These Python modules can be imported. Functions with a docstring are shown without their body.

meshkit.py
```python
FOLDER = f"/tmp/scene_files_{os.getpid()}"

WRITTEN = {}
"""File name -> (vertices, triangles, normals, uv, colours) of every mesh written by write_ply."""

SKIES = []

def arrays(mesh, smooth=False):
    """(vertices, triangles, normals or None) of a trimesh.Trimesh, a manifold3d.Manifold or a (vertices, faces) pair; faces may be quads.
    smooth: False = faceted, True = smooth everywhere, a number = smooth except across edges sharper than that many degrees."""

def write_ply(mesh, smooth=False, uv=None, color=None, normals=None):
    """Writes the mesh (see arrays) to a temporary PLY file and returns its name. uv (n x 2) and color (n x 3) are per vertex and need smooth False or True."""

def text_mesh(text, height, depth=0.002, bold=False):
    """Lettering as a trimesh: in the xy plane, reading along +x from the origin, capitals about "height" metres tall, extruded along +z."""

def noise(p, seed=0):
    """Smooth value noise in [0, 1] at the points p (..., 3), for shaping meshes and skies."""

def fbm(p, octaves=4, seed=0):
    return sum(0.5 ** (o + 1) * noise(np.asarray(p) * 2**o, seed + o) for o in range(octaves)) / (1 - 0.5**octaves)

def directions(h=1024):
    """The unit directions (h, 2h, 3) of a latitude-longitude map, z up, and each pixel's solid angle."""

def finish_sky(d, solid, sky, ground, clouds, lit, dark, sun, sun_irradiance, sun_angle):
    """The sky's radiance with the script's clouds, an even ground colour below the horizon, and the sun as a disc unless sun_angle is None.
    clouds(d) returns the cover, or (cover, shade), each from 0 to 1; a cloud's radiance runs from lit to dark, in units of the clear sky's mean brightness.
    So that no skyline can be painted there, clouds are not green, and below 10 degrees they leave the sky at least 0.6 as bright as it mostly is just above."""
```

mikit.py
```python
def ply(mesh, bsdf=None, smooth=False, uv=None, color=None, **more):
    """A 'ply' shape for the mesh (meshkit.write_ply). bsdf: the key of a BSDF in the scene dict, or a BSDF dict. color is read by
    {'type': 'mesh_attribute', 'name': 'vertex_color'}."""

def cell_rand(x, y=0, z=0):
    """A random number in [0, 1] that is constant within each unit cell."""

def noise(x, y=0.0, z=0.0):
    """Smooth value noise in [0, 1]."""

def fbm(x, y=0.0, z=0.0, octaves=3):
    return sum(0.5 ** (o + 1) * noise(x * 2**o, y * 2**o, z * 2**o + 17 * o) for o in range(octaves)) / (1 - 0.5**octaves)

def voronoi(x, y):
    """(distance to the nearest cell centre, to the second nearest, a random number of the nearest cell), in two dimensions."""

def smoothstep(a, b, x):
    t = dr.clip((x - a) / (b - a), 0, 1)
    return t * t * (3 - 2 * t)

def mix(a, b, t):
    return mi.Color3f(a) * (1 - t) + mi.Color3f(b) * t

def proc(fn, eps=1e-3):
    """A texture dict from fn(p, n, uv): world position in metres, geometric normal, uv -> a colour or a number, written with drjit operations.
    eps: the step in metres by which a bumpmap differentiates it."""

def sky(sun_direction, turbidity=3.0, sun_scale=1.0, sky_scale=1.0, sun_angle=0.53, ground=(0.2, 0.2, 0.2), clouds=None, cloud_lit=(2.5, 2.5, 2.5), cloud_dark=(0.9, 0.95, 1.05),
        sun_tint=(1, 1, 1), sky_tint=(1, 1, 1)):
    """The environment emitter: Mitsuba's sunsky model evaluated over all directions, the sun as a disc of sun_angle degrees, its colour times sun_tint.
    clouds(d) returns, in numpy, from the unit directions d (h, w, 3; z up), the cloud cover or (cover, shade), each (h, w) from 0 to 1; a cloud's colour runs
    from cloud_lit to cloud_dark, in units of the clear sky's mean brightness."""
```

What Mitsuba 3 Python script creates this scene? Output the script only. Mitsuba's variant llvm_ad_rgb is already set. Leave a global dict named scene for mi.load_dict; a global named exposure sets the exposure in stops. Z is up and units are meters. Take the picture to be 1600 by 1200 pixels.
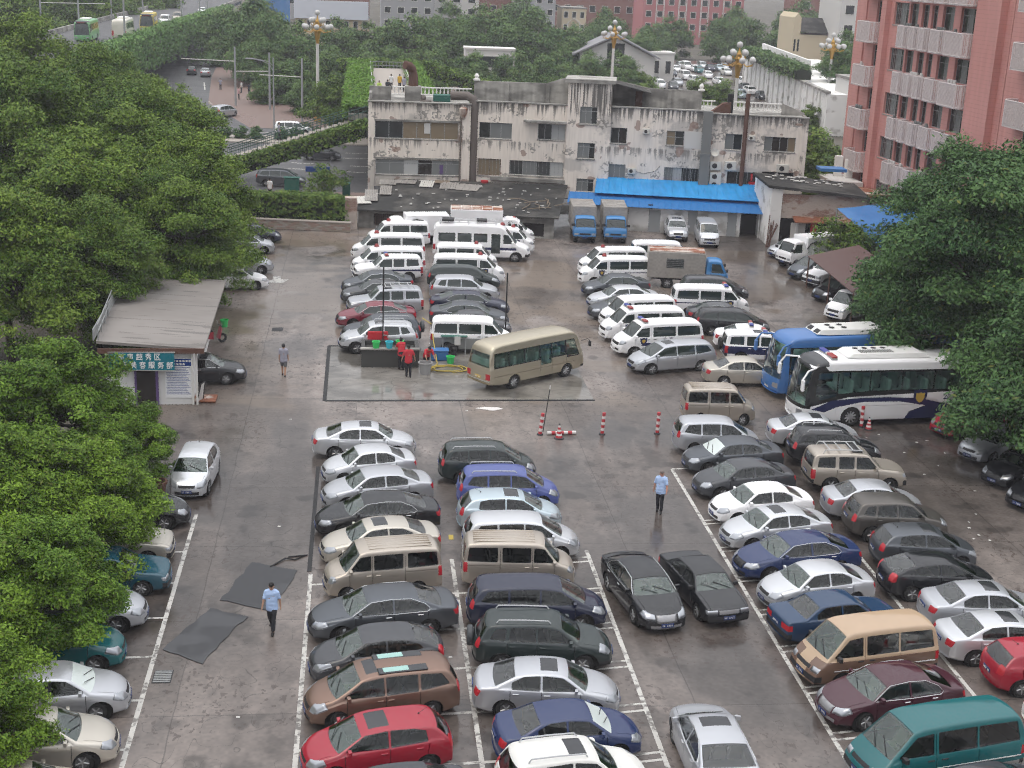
import math, random
import numpy as np, trimesh, drjit as dr, mitsuba as mi, mikit
import manifold3d as m3
import shapely
from shapely.geometry import Polygon, LineString, box as sbox
from mikit import proc, noise, fbm, voronoi, cell_rand, smoothstep, mix
import meshkit

T = mi.ScalarTransform4f
scene, labels = {}, {}
# ---------------------------------------------------------------- camera, sky, exposure
CAM_H, YAW, PITCH, ROLL, FOCAL = 21.7, math.radians(6.63), math.radians(17.17), math.radians(-2.3), 2150.0


def camera_axes():
    f = np.array([math.sin(YAW) * math.cos(PITCH), math.cos(YAW) * math.cos(PITCH), -math.sin(PITCH)])
    r = np.array([math.cos(YAW), -math.sin(YAW), 0.0])
    d = np.cross(f, r)
    c, s = math.cos(ROLL), math.sin(ROLL)
    return c * r + s * d, -s * r + c * d, f


_r, _d, _f = camera_axes()
scene['camera'] = {'type': 'perspective', 'fov': math.degrees(2 * math.atan(800 / FOCAL)), 'fov_axis': 'x', 'near_clip': 0.5, 'far_clip': 3000.0,
                   'to_world': T().look_at(origin=[0, 0, CAM_H], target=list(np.array([0, 0, CAM_H]) + _f), up=list(-_d))}


def overcast(d):
    """an even overcast sky, brightest overhead and about a third as bright at the horizon, with soft cloud texture"""
    up = np.clip(d[..., 2], 0, 1)
    return 1.0, np.clip(1.0 - (.02 + .98 * up ** 1.15) + .22 * (meshkit.fbm(d * 2.6, 3) - .5), 0, 1)


scene['sky_light'] = mikit.sky((-0.35, -0.30, 0.88), turbidity=4, sun_scale=0.12, sun_angle=30, clouds=overcast, cloud_lit=(5.7, 5.75, 5.95), cloud_dark=(.80, .84, .93))
exposure = 1.66

# ---------------------------------------------------------------- helpers
rng = np.random.default_rng(7)
random.seed(7)


def srgb(r, g=None, b=None):
    c = np.array([r, g, b], float) / 255.0
    return [float(x) for x in np.where(c <= 0.04045, c / 12.92, ((c + 0.055) / 1.055) ** 2.4)]


def numbered(key):
    if key not in used:
        used.add(key)
        return key
    i = 1
    while f'{key}_{i:03d}' in used:
        i += 1
    k = f'{key}_{i:03d}'
    used.add(k)
    return k


used = set()


def thing(name, label=None, cat=None, group=None, kind=None):
    key = numbered(name)
    d = {}
    if label: d['label'] = label
    if cat: d['category'] = cat
    if group: d['group'] = group
    if kind: d['kind'] = kind
    labels[key] = d
    return key


def part(name, parent, shape, to_world=None, label=None, kind=None):
    key = numbered(parent + '__' + name)
    s = dict(shape)
    if to_world is not None:
        s['to_world'] = to_world
    scene[key] = s
    if label or kind:
        labels[key] = {k: v for k, v in (('label', label), ('kind', kind)) if v}
    return key


def single(name, shape, label, cat=None, group=None, kind=None, to_world=None):
    key = thing(name, label, cat, group, kind)
    s = dict(shape)
    if to_world is not None:
        s['to_world'] = to_world
    scene[key] = s
    return key


def box(x0, x1, y0, y1, z0, z1):
    m = trimesh.creation.box((x1 - x0, y1 - y0, z1 - z0))
    m.apply_translation(((x0 + x1) / 2, (y0 + y1) / 2, (z0 + z1) / 2))
    return m


def rbox(x0, x1, y0, y1, z0, z1, r=0.02):
    """box with chamfered edges"""
    r = min(r, (x1 - x0) / 2.2, (y1 - y0) / 2.2, (z1 - z0) / 2.2)
    pts = []
    for sx, X in ((1, x0), (-1, x1)):
        for sy, Y in ((1, y0), (-1, y1)):
            for sz, Z in ((1, z0), (-1, z1)):
                pts += [(X, Y + sy * r, Z + sz * r), (X + sx * r, Y, Z + sz * r), (X + sx * r, Y + sy * r, Z)]
    return trimesh.convex.convex_hull(np.array(pts))


def cat(ms):
    return trimesh.util.concatenate([m for m in ms if m is not None and len(m.faces)])


def tube(pts, r, sides=8, r1=None):
    pts = np.asarray(pts, float)
    rad = np.linspace(r, r if r1 is None else r1, len(pts))
    t = np.gradient(pts, axis=0)
    t /= np.linalg.norm(t, axis=1, keepdims=True) + 1e-12
    a = np.cross(t, np.where(np.abs(t[:, 2:]) < 0.9, [0, 0, 1.0], [1.0, 0, 0]))
    a /= np.linalg.norm(a, axis=1, keepdims=True) + 1e-12
    b = np.cross(t, a)
    ang = np.arange(sides) * 2 * np.pi / sides
    v = pts[:, None] + rad[:, None, None] * (np.cos(ang)[None, :, None] * a[:, None] + np.sin(ang)[None, :, None] * b[:, None])
    n = len(pts)
    f = []
    for i in range(n - 1):
        for j in range(sides):
            k = (j + 1) % sides
            p, q, r_, s = i * sides + j, i * sides + k, (i + 1) * sides + k, (i + 1) * sides + j
            f += [(p, r_, q), (p, s, r_)]
    V = np.vstack([v.reshape(-1, 3), pts[:1], pts[-1:]])
    for j in range(sides):
        k = (j + 1) % sides
        f += [(n * sides, j, k), (n * sides + 1, (n - 1) * sides + k, (n - 1) * sides + j)]
    m = trimesh.Trimesh(V, f, process=False)
    return m


def lathe(profile, seg=20):
    return trimesh.creation.revolve(np.array(profile, float), sections=seg)


def ext(poly, h, z0=0.0):
    if not isinstance(poly, Polygon): poly = Polygon(poly)
    m = trimesh.creation.extrude_polygon(poly, h, engine='earcut')
    m.apply_translation((0, 0, z0))
    return m


def moved(m, x=0, y=0, z=0, rz=0.0, s=None):
    m = m.copy()
    if s is not None: m.apply_scale(s)
    if rz: m.apply_transform(trimesh.transformations.rotation_matrix(math.radians(rz), [0, 0, 1]))
    m.apply_translation((x, y, z))
    return m


def P(mesh, mat, smooth=30, **k):
    return mikit.ply(mesh, 'mtl_' + mat, smooth=smooth, **k)


def quad_sheet(pts, z, thick=0.0):
    return trimesh.Trimesh(np.array([[x, y, z] for x, y in pts]), [[0, i, i + 1] for i in range(1, len(pts) - 1)], process=False)


def at(x, y, z=0.0, deg=0.0, s=None):
    t = T().translate([float(x), float(y), float(z)]).rotate([0, 0, 1], float(deg))
    return t.scale(s) if s is not None else t
# ---------------------------------------------------------------- materials
def rgb(c):
    return {'type': 'rgb', 'value': list(map(float, c))}


def mat(name, color, rough=0.5, metallic=0.0, coat=0.0, spec=0.5, two=True, **k):
    col = color if isinstance(color, dict) else rgb(color)
    b = {'type': 'principled', 'base_color': col, 'roughness': rough if isinstance(rough, dict) else float(rough), 'metallic': float(metallic), 'specular': float(spec), **k}
    if coat: b.update(clearcoat=float(coat), clearcoat_gloss=0.985)
    scene['mtl_' + name] = {'type': 'twosided', 'b': b} if two else b
    return name


PAINTS = {'white': (.80, .80, .81), 'pearl': (.66, .66, .63), 'silver': (.50, .515, .545), 'light_silver': (.62, .635, .66), 'blue_silver': (.50, .59, .64), 'champagne': (.47, .42, .36), 'pale_champagne': (.56, .525, .46),
          'grey': (.10, .11, .125), 'dark_grey': (.045, .048, .055), 'black': (.012, .013, .016), 'navy': (.014, .018, .042), 'blue': (.020, .035, .105), 'mid_blue': (.065, .09, .28), 'old_blue': (.018, .045, .10),
          'teal': (.012, .115, .125), 'teal_blue': (.016, .075, .11), 'dark_green': (.018, .028, .028), 'red': (.32, .018, .035), 'maroon': (.055, .014, .024), 'dark_red': (.17, .02, .035), 'bronze': (.235, .15, .115), 'tan': (.44, .32, .215),
          'bronze_dark': (.155, .095, .068), 'taupe': (.12, .11, .10), 'gold': (.50, .45, .345), 'truck_blue': (.035, .19, .45), 'coach_blue': (.055, .165, .42), 'orange_rust': (.35, .13, .06), 'cream': (.62, .60, .52), 'bus_green': (.16, .40, .17)}
for n_, c_ in PAINTS.items():
    met = .65 if n_ in ('silver', 'light_silver', 'blue_silver', 'champagne', 'pale_champagne', 'grey', 'bronze', 'taupe', 'gold') else .0
    mat('paint_' + n_, c_, .32 if met else .075, met, 1.0, .45)
mat('glass', (.020, .030, .028), .05, 0, 0, .85)
mat('glass_light', (.045, .06, .055), .06, 0, 0, .8)
mat('sunroof', (.03, .032, .036), .12, 0, .5)
mat('roof_glass', (.30, .50, .46), .08, 0, .5)
mat('headlight', (.40, .42, .45), .12, .6, 1.0)
mat('taillight', (.42, .02, .03), .12, 0, 1.0)
mat('grille', (.02, .02, .022), .4)
mat('trim', (.022, .022, .024), .55)
mat('black', (.006, .006, .006), .8)
mat('tyre', (.018, .018, .018), .8)
mat('rim_back', (.17, .17, .175), .4, .4)
mat('alloy', (.48, .49, .50), .3, .7)
mat('chrome', (.72, .73, .74), .12, .9)
mat('rail', (.50, .51, .52), .35, .5)
mat('spare_cover', (.05, .055, .06), .5)
mat('silver_low', (.28, .29, .29), .4, .3)
mat('plate_blue', (.012, .030, .12), .4)
mat('plate_yellow', (.65, .42, .02), .4)
mat('plate_white', (.65, .65, .65), .4)
mat('police_blue', (.012, .018, .075), .35, 0, .5)
mat('lamp_red', (.30, .03, .03), .15, 0, 1.0)
mat('lamp_blue', (.03, .05, .28), .15, 0, 1.0)
mat('white_plastic', (.72, .72, .70), .4)

scene['mtl_bus_glass'] = {'type': 'thindielectric', 'specular_transmittance': {'type': 'rgb', 'value': [.62, .72, .69]}}
mat('seat_cover', (.74, .77, .77), .8)
mat('gold_mark', (.50, .34, .06), .5)
mat('radiator', (.03, .03, .03), .5)
mat('sun_shade', (.62, .68, .66), .35, .3)
mat('grille_bright', (.34, .34, .35), .3, .5)
mat('band_black', (.012, .013, .014), .15, 0, .6)

scene['mtl_screen_glass'] = {'type': 'thindielectric', 'specular_transmittance': {'type': 'rgb', 'value': [.56, .68, .63]}}
scene['mtl_side_glass'] = {'type': 'thindielectric', 'specular_transmittance': {'type': 'rgb', 'value': [.26, .31, .30]}}
mat('lining', (.10, .10, .095), .9)
mat('dash', (.05, .05, .052), .7)
mat('seat_grey', (.16, .16, .155), .9)
mat('seat_beige', (.40, .35, .27), .9)
mat('seat_dark', (.035, .035, .037), .8)
# ---------------------------------------------------------------- ground
def lot_col(p, n, uv):
    big = fbm(p.x * .16, p.y * .11, 0, 4)
    fine = fbm(p.x * 2.3 + 40, p.y * 1.7, 0, 3)
    grain = noise(p.x * 17, p.y * 17)
    c = mix((.096, .081, .073), (.190, .163, .148), smoothstep(.30, .70, big))
    c = c * (.90 + .20 * cell_rand(dr.round((p.x - 7.7) / 5.25), dr.round((p.y - 3.05) / 6.1)))
    c = c * (.88 + .24 * smoothstep(.2, .8, .6 * noise(p.x * 2.3, p.y * .10, 4) + .4 * noise(p.x * .5, p.y * 2.0, 8)))
    c = c * (.86 + .28 * noise(p.x * 9, p.y * 9, 2))
    c = c * (0.80 + .36 * fine + .10 * grain)
    wet = smoothstep(.50, .66, fbm(p.x * .33 + 9, p.y * .21 + 3, 0, 4))
    c = c * (1 - .36 * wet)
    oil = smoothstep(.62, .78, fbm(p.x * .9 + 70, p.y * .8 + 11, 0, 4))
    c = c * (1 - .45 * oil)
    far = smoothstep(60, 68, p.y) * smoothstep(.45, .62, fbm(p.x * .22 + 31, p.y * .3 + 8, 0, 3))
    c = mix(c, mi.Color3f(.165, .132, .105), .65 * far)
    jx = dr.abs(p.x - 10.35 - dr.round((p.x - 10.35) / 5.25) * 5.25 + .05 * (noise(p.x * .7, p.y * 1.1) - .5))
    jy = dr.abs(p.y - dr.round(p.y / 6.1) * 6.1 + .05 * (noise(p.x * 1.1, 7) - .5))
    j = dr.maximum(1 - smoothstep(.012, .03, jx), 1 - smoothstep(.012, .03, jy))
    d1, d2, w = voronoi(p.x * .42 + 1.2 * noise(p.x * 1.5, p.y * 1.5), p.y * .42 + 1.2 * noise(p.x * 1.5 + 9, p.y * 1.5))
    crack = (1 - smoothstep(.0, .022, d2 - d1)) * smoothstep(.46, .6, noise(p.x * .23 + 5, p.y * .23))
    c = c * (1 - .42 * j) * (1 - .5 * crack)
    leaf = smoothstep(.66, .72, fbm(p.x * 7.3, p.y * 5.1, 3, 3)) * smoothstep(.5, .66, noise(p.x * .35 + 60, p.y * .35))
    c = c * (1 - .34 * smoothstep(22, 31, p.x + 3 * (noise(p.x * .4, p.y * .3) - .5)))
    return mix(c, mi.Color3f(.045, .03, .025), .6 * leaf)


def lot_rough(p, n, uv):
    wet = smoothstep(.44, .64, fbm(p.x * .33 + 9, p.y * .21 + 3, 0, 4))
    wet = dr.maximum(wet, smoothstep(66, 74, p.y) * smoothstep(.48, .56, fbm(p.x * .22 + 31, p.y * .3 + 8, 0, 3)))
    return .34 - .25 * wet + .10 * fbm(p.x * 3, p.y * 3, 0, 2)


def wash_col(p, n, uv):
    f = fbm(p.x * .5, p.y * .9, 4, 4)
    c = mix((.105, .098, .088), (.19, .178, .162), smoothstep(.3, .7, f))
    d1, d2, w = voronoi(p.x * .42 + noise(p.x, p.y), p.y * .55 + noise(p.x + 9, p.y))
    return c * (0.86 + .28 * noise(p.x * 4, p.y * 6)) * (1 - .4 * (1 - smoothstep(.0, .03, d2 - d1)))


def wash_rough(p, n, uv):
    return .09 + .30 * smoothstep(.46, .66, fbm(p.x * .45 + 3, p.y * .7, 2, 3))


def road_col(p, n, uv):
    return mix((.050, .050, .054), (.082, .080, .082), fbm(p.x * .25, p.y * .8, 0, 4)) * (.88 + .24 * noise(p.x * 5, p.y * 5))


def earth_col(p, n, uv):
    return mix((.045, .042, .034), (.095, .085, .068), fbm(p.x * .3, p.y * .3, 0, 4))


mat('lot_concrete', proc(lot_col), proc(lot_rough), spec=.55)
mat('wash_concrete', proc(wash_col), proc(wash_rough), spec=.6)
mat('road_asphalt', proc(road_col), .45)
mat('earth', proc(earth_col), .9)
mat('red_paving', (.165, .115, .10), .6)


def paint_col(p, n, uv):
    w = fbm(p.x * 3.1, p.y * 3.1, 5, 4)
    return mix((.50, .49, .46), (.17, .16, .15), smoothstep(.47, .66, .5 * w + .5 * fbm(p.x * 9, p.y * 9, 2, 3) + .10 * (noise(p.x * 31, p.y * 31) - .5)))


mat('line_paint', proc(paint_col), .6)
mat('drain_dark', (.012, .012, .013), .6)
mat('kerb_stone', (.30, .27, .24), .7)


def sheet(name, pts, z, m, lab, kind='structure', cat_=None):
    return single(name, P(quad_sheet(pts, z), m, False), lab, cat_, kind=kind)


sheet('ground', [(-1500, -60), (1500, -60), (1500, 2400), (-1500, 2400)], -.03, 'earth', 'dark bare ground reaching from the car park to the far city')
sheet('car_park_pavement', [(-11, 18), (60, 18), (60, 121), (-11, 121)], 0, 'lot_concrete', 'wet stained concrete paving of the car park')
sheet('wash_slab', [(-1.74, 66.75), (12.1, 67.05), (12.1, 76.9), (-1.74, 76.9)], .004, 'wash_concrete', 'pale puddled concrete slab of the car wash bay')
sheet('road', [(-260, 128.5), (60, 125.5), (60, 176), (-14, 178), (-14, 190), (-22, 206), (-26, 250), (-30, 320), (-34, 420), (-60, 420), (-46, 250), (-44, 184), (-260, 188)], -.02, 'road_asphalt', 'grey asphalt road with dashed lanes beyond the hedge')
sheet('pavement', [(-30, 117), (2, 117), (2, 130.5), (-30, 130.5)], -.012, 'red_paving', 'reddish pavement between hedge and road')
sheet('corner_pavement', [(-14, 178.5), (60, 176.5), (60, 205), (-2, 260), (-22, 345), (-30, 320), (-26, 250), (-22, 206), (-14, 190)], -.012, 'red_paving', 'reddish corner pavement under the trees across the road')
sheet('far_car_park', [(40, 205), (110, 195), (140, 330), (50, 330)], -.008, 'lot_concrete', 'brownish yard of the far car park behind the old building')


def line(parent, x0, y0, x1, y1, w=.13, z=.004):
    d = np.array([x1 - x0, y1 - y0])
    L = np.linalg.norm(d)
    n = np.array([-d[1], d[0]]) / L * w / 2
    pts = [(x0 - n[0], y0 - n[1]), (x1 - n[0], y1 - n[1]), (x1 + n[0], y1 + n[1]), (x0 + n[0], y0 + n[1])]
    part('painted_line', parent, P(quad_sheet(pts, z), 'line_paint', False))


CP = 'car_park_pavement'
line(CP, -6.45, 24, -6.45, 52, .15)
line(CP, -1.72, 24, -1.72, 46.3, .15)
line(CP, 3.5, 24, 3.5, 47.5, .15)
line(CP, 8.75, 24, 8.75, 48.2, .15)
line(CP, 14.03, 24, 14.03, 57, .15)
line(CP, 14.03, 57, 15.2, 57.1, .13)
line(CP, 19.4, 24, 19.4, 48, .14)
for k in range(9):
    y = 28.1 + 2.7 * k
    if y < 48: line(CP, -8.2, y + 1.3, -6.5, y + 1.35, .12)
    if y < 46:
        line(CP, 7.5, y + 2.72, 8.68, y + 2.9, .11)
        line(CP, 7.5, y + 3.10, 8.68, y + 3.28, .11)
        line(CP, 2.3, y + .2, 4.6, y + .35, .13)
        line(CP, -1.64, y + 1.1, -.8, y + 1.2, .12)
    line(CP, 14.1, y + 1.0, 15.4, y + 1.2, .11)
    line(CP, 14.1, y + 1.36, 15.4, y + 1.56, .11)
# dark drain channels around the wash bay and along the left row
dk = thing('drain_channel', 'black channel edging the wet car wash slab', kind='structure')
for a, b in (((-1.74, 66.7), (-1.74, 76.95)), ((-1.74, 66.7), (12.15, 67.0)), ((-1.74, 76.95), (-.6, 76.95))):
    a, b = np.array(a), np.array(b)
    d = (b - a) / np.linalg.norm(b - a)
    n = np.array([-d[1], d[0]])
    part('channel_cover', dk, P(cat([ext(Polygon([a - n * .10, b - n * .10, b + n * .10, a + n * .10]), .018, 0)]), 'drain_dark', False))
single('kerb_strip', P(box(-1.86, -1.70, 46.5, 57.3, 0, .02), 'drain_dark', False), 'dark strip beside the first row of parked cars', kind='structure')
rd = 'road'
for (a, b), (c, d) in (((-7.43, 148.8), (-4.91, 148.6)), ((-8.47, 144.58), (-5.77, 144.5)), ((-1.11, 147.5), (1.9, 147.3)), ((-1.86, 143.4), (1.5, 143)), ((-1.9, 157.4), (2, 157.4)), ((-1.85, 153.3), (2, 153.4)), ((-14, 149.2), (-11, 149)), ((-15, 145), (-12, 144.8)), ((-17.15, 173.9), (-9, 173.9)), ((-19.58, 194.87), (-17.6, 185.5)), ((-22.2, 208.7), (-20.4, 200)), ((-26, 238), (-24.6, 226)), ((-24, 192), (-23.4, 186))):
    line(rd, a, b, c, d, .2, -.012)
mk = thing('median_strip', 'narrow grassy median strip with kerb along the road', kind='structure')
part('kerb', mk, P(box(-60, 40, 163.9, 170.1, -.02, .12), 'kerb_stone', False))

# ---------------------------------------------------------------- foliage
def leaf_mesh(centres, outs, size, r, tint=(1, 1, 1), tones=((.020, .048, .012), (.060, .115, .022)), spread=.35, per=14, yellow=.12, flat=.55, tone=None):
    n = len(centres)
    C_ = np.repeat(centres, per, 0)
    O_ = np.repeat(outs, per, 0)
    tone = np.repeat(r.random(n) ** 1.3 if tone is None else np.clip(.65 * tone + .35 * r.random(n), 0, 1), per)
    N = n * per
    off = r.normal(size=(N, 3)) * spread * [1, 1, flat]
    C_ = C_ + off
    nr = O_ * .7 + [0, 0, .55] + r.normal(size=(N, 3)) * .55
    nr /= np.linalg.norm(nr, axis=1, keepdims=True)
    a = np.cross(nr, r.normal(size=(N, 3)))
    a /= np.linalg.norm(a, axis=1, keepdims=True)
    b = np.cross(nr, a)
    s = size * (.5 + 1.0 * r.random((N, 1)) ** 1.3)
    a, b = a * s, b * s * .42
    fold = nr * s * .10
    V = np.stack([C_ - a, C_ + b + fold, C_ + a, C_ - b + fold], 1).reshape(-1, 3)
    i = np.arange(N)[:, None] * 4
    F = np.concatenate([i + [0, 1, 2], i + [0, 2, 3]], 0)
    t = np.clip(tone + .22 * r.normal(size=N), 0, 1)[:, None]
    col = np.array(tones[0]) * (1 - t) + np.array(tones[1]) * t
    y = (r.random((N, 1)) < yellow) * r.random((N, 1))
    col = col * (1 - y) + np.array([.13, .15, .03]) * y
    col = np.clip(col * np.array(tint), 0, 1)
    return trimesh.Trimesh(V, F, process=False), np.repeat(col, 4, 0)


scene['mtl_leaf'] = {'type': 'twosided', 'b': {'type': 'principled', 'base_color': {'type': 'mesh_attribute', 'name': 'vertex_color'}, 'roughness': .55, 'specular': .22}}
mat('bark', (.075, .062, .05), .85)
mat('bark_pale', (.19, .17, .14), .85)


def crown_points(blobs, n, r, low=-.85, bough=.75, seed=0):
    """leaf cluster centres: boughs sit on the big blobs, each a small drooping dome with gaps round it"""
    B = np.array(blobs)
    w = B[:, 3] * B[:, 4] + B[:, 4] * B[:, 5] + B[:, 3] * B[:, 5]
    nb = int(max(12, .62 * w.sum() * 4.2 / (bough * bough * 3.1)))
    k = r.choice(len(B), nb, p=w / w.sum())
    d = r.normal(size=(nb, 3))
    d[:, 2] = np.where(d[:, 2] < low * np.linalg.norm(d, axis=1), -d[:, 2], d[:, 2])
    d /= np.linalg.norm(d, axis=1, keepdims=True)
    rad = .55 + .60 * r.random((nb, 1)) ** .8
    bc = B[k, :3] + d * B[k, 3:6] * rad
    bs = bough * (.45 + 1.1 * r.random(nb) ** 1.6)
    # drop boughs buried deep in another blob
    q = (bc[:, None] - B[None, :, :3]) / B[None, :, 3:6]
    deep = (np.linalg.norm(q, axis=2).min(1) < .50)
    bc, bs, d = bc[~deep], bs[~deep], d[~deep]
    j = r.choice(len(bc), n, p=bs ** 2 / (bs ** 2).sum())
    e = r.normal(size=(n, 3))
    e[:, 2] = np.abs(e[:, 2]) * .9 - .25
    e /= np.linalg.norm(e, axis=1, keepdims=True)
    f = (.55 + .5 * r.random((n, 1)) ** .5)
    pts = bc[j] + (e * [1, 1, .62] + d[j] * .25) * bs[j, None] * f
    pts[:, 2] -= .35 * bs[j] * (e[:, 0] ** 2 + e[:, 1] ** 2)
    return pts, e * .7 + d[j] * .5, (j * 0.618034) % 1.0


def trunk_mesh(h, r0, blobs, r):
    ms = [tube([(0, 0, -.05), (.05, .02, h * .35), (-.05, .08, h * .7), (0, 0, h)], r0, 9, r0 * .6)]
    for b in blobs:
        e = np.array(b[:3])
        s = np.array([0, 0, h * (.55 + .35 * r.random())])
        mid = (s + e) / 2 + [0, 0, -.12 * np.linalg.norm(e - s)]
        ms.append(tube([s, mid, e], r0 * .42, 6, r0 * .12))
        for _ in range(2):
            q = e + r.normal(size=3) * np.array(b[3:6]) * .45
            ms.append(tube([mid * .4 + e * .6, q], r0 * .16, 5, r0 * .05))
    return cat(ms)


TREES = {}


def tree_model(name, blobs, n, size, h, r0, seed, bark='bark', **k):
    r = np.random.default_rng(seed)
    lk = {q: k.pop(q) for q in ('bough', 'low') if q in k}
    c, d, tn = crown_points(blobs, n, r, seed=seed, **lk)
    m, col = leaf_mesh(c, d, size, r, tone=tn, **k)
    TREES[name] = f'{name}_kind'
    scene[TREES[name]] = {'type': 'shapegroup', 'crown': mikit.ply(m, 'mtl_leaf', smooth=False, color=col), 'trunk': mikit.ply(trunk_mesh(h, r0, blobs, r), 'mtl_' + bark, smooth=40)}


def place_tree(model, x, y, label, s=1.0, deg=0.0, z=0.0, sz=None, name='tree', cat_='tree', group=None):
    key = thing(name, label, cat_, group)
    scene[key] = {'type': 'instance', 'to_world': T().translate([float(x), float(y), float(z)]).rotate([0, 0, 1], float(deg)).scale([s, s, sz or s]), 'group': {'type': 'ref', 'id': TREES[model]}}
    return key


def rand_blobs(seed, n, R, H, rb, zlow=None, squash=.85):
    """n lobes round an axis, from low skirts up to a top lobe"""
    r = np.random.default_rng(seed)
    zlow = H * .45 if zlow is None else zlow
    out = [(0, 0, H + rb * .55, R * .50, R * .50, rb), (.2, -.1, (H + zlow) / 2, R * .62, R * .62, (H - zlow) * .45 + rb * .4)]
    for i in range(n):
        a = 2 * math.pi * (i * .38197 + .12 * r.random())
        t = i / max(n - 1, 1)
        z = zlow + (H + rb * .3 - zlow) * t + .3 * r.normal()
        q = R * (.78 - .34 * t * t) * (.85 + .3 * r.random())
        s = rb * (.70 + .5 * r.random())
        out.append((q * math.cos(a), q * math.sin(a), z, s, s, s * squash))
    return out


BRIGHT = ((.045, .100, .008), (.205, .335, .032))
MIDG = ((.042, .098, .014), (.165, .250, .038))
DARKG = ((.026, .072, .024), (.090, .175, .050))
FARG = ((.050, .105, .038), (.140, .225, .068))
tree_model('near_a', rand_blobs(1, 14, 4.9, 5.4, 1.55, 2.0), 10500, .098, 4.6, .24, 11, tones=BRIGHT, spread=.17, per=13, bough=.62)
tree_model('near_b', rand_blobs(2, 13, 4.5, 5.0, 1.45, 1.8), 9800, .098, 4.2, .22, 12, tones=((.040, .095, .008), (.170, .295, .030)), spread=.17, per=13, bough=.62)
tree_model('tall_a', rand_blobs(3, 18, 5.6, 10.5, 2.1, 2.6), 12000, .135, 9.0, .34, 13, tones=MIDG, spread=.30, per=10, bough=.95)
tree_model('tall_b', rand_blobs(4, 16, 5.0, 9.5, 1.9, 2.2), 11000, .135, 8.0, .32, 14, tones=((.046, .105, .012), (.195, .285, .040)), spread=.30, per=10, bough=.9)
tree_model('right_a', rand_blobs(5, 18, 5.4, 9.0, 1.9, 2.6), 12000, .125, 7.6, .30, 15, tones=DARKG, spread=.26, per=11, yellow=.05, bough=.85)
tree_model('right_b', rand_blobs(6, 15, 4.6, 7.0, 1.7, 2.0), 10000, .125, 5.8, .26, 16, tones=DARKG, spread=.26, per=11, yellow=.05, bough=.8)
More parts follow.
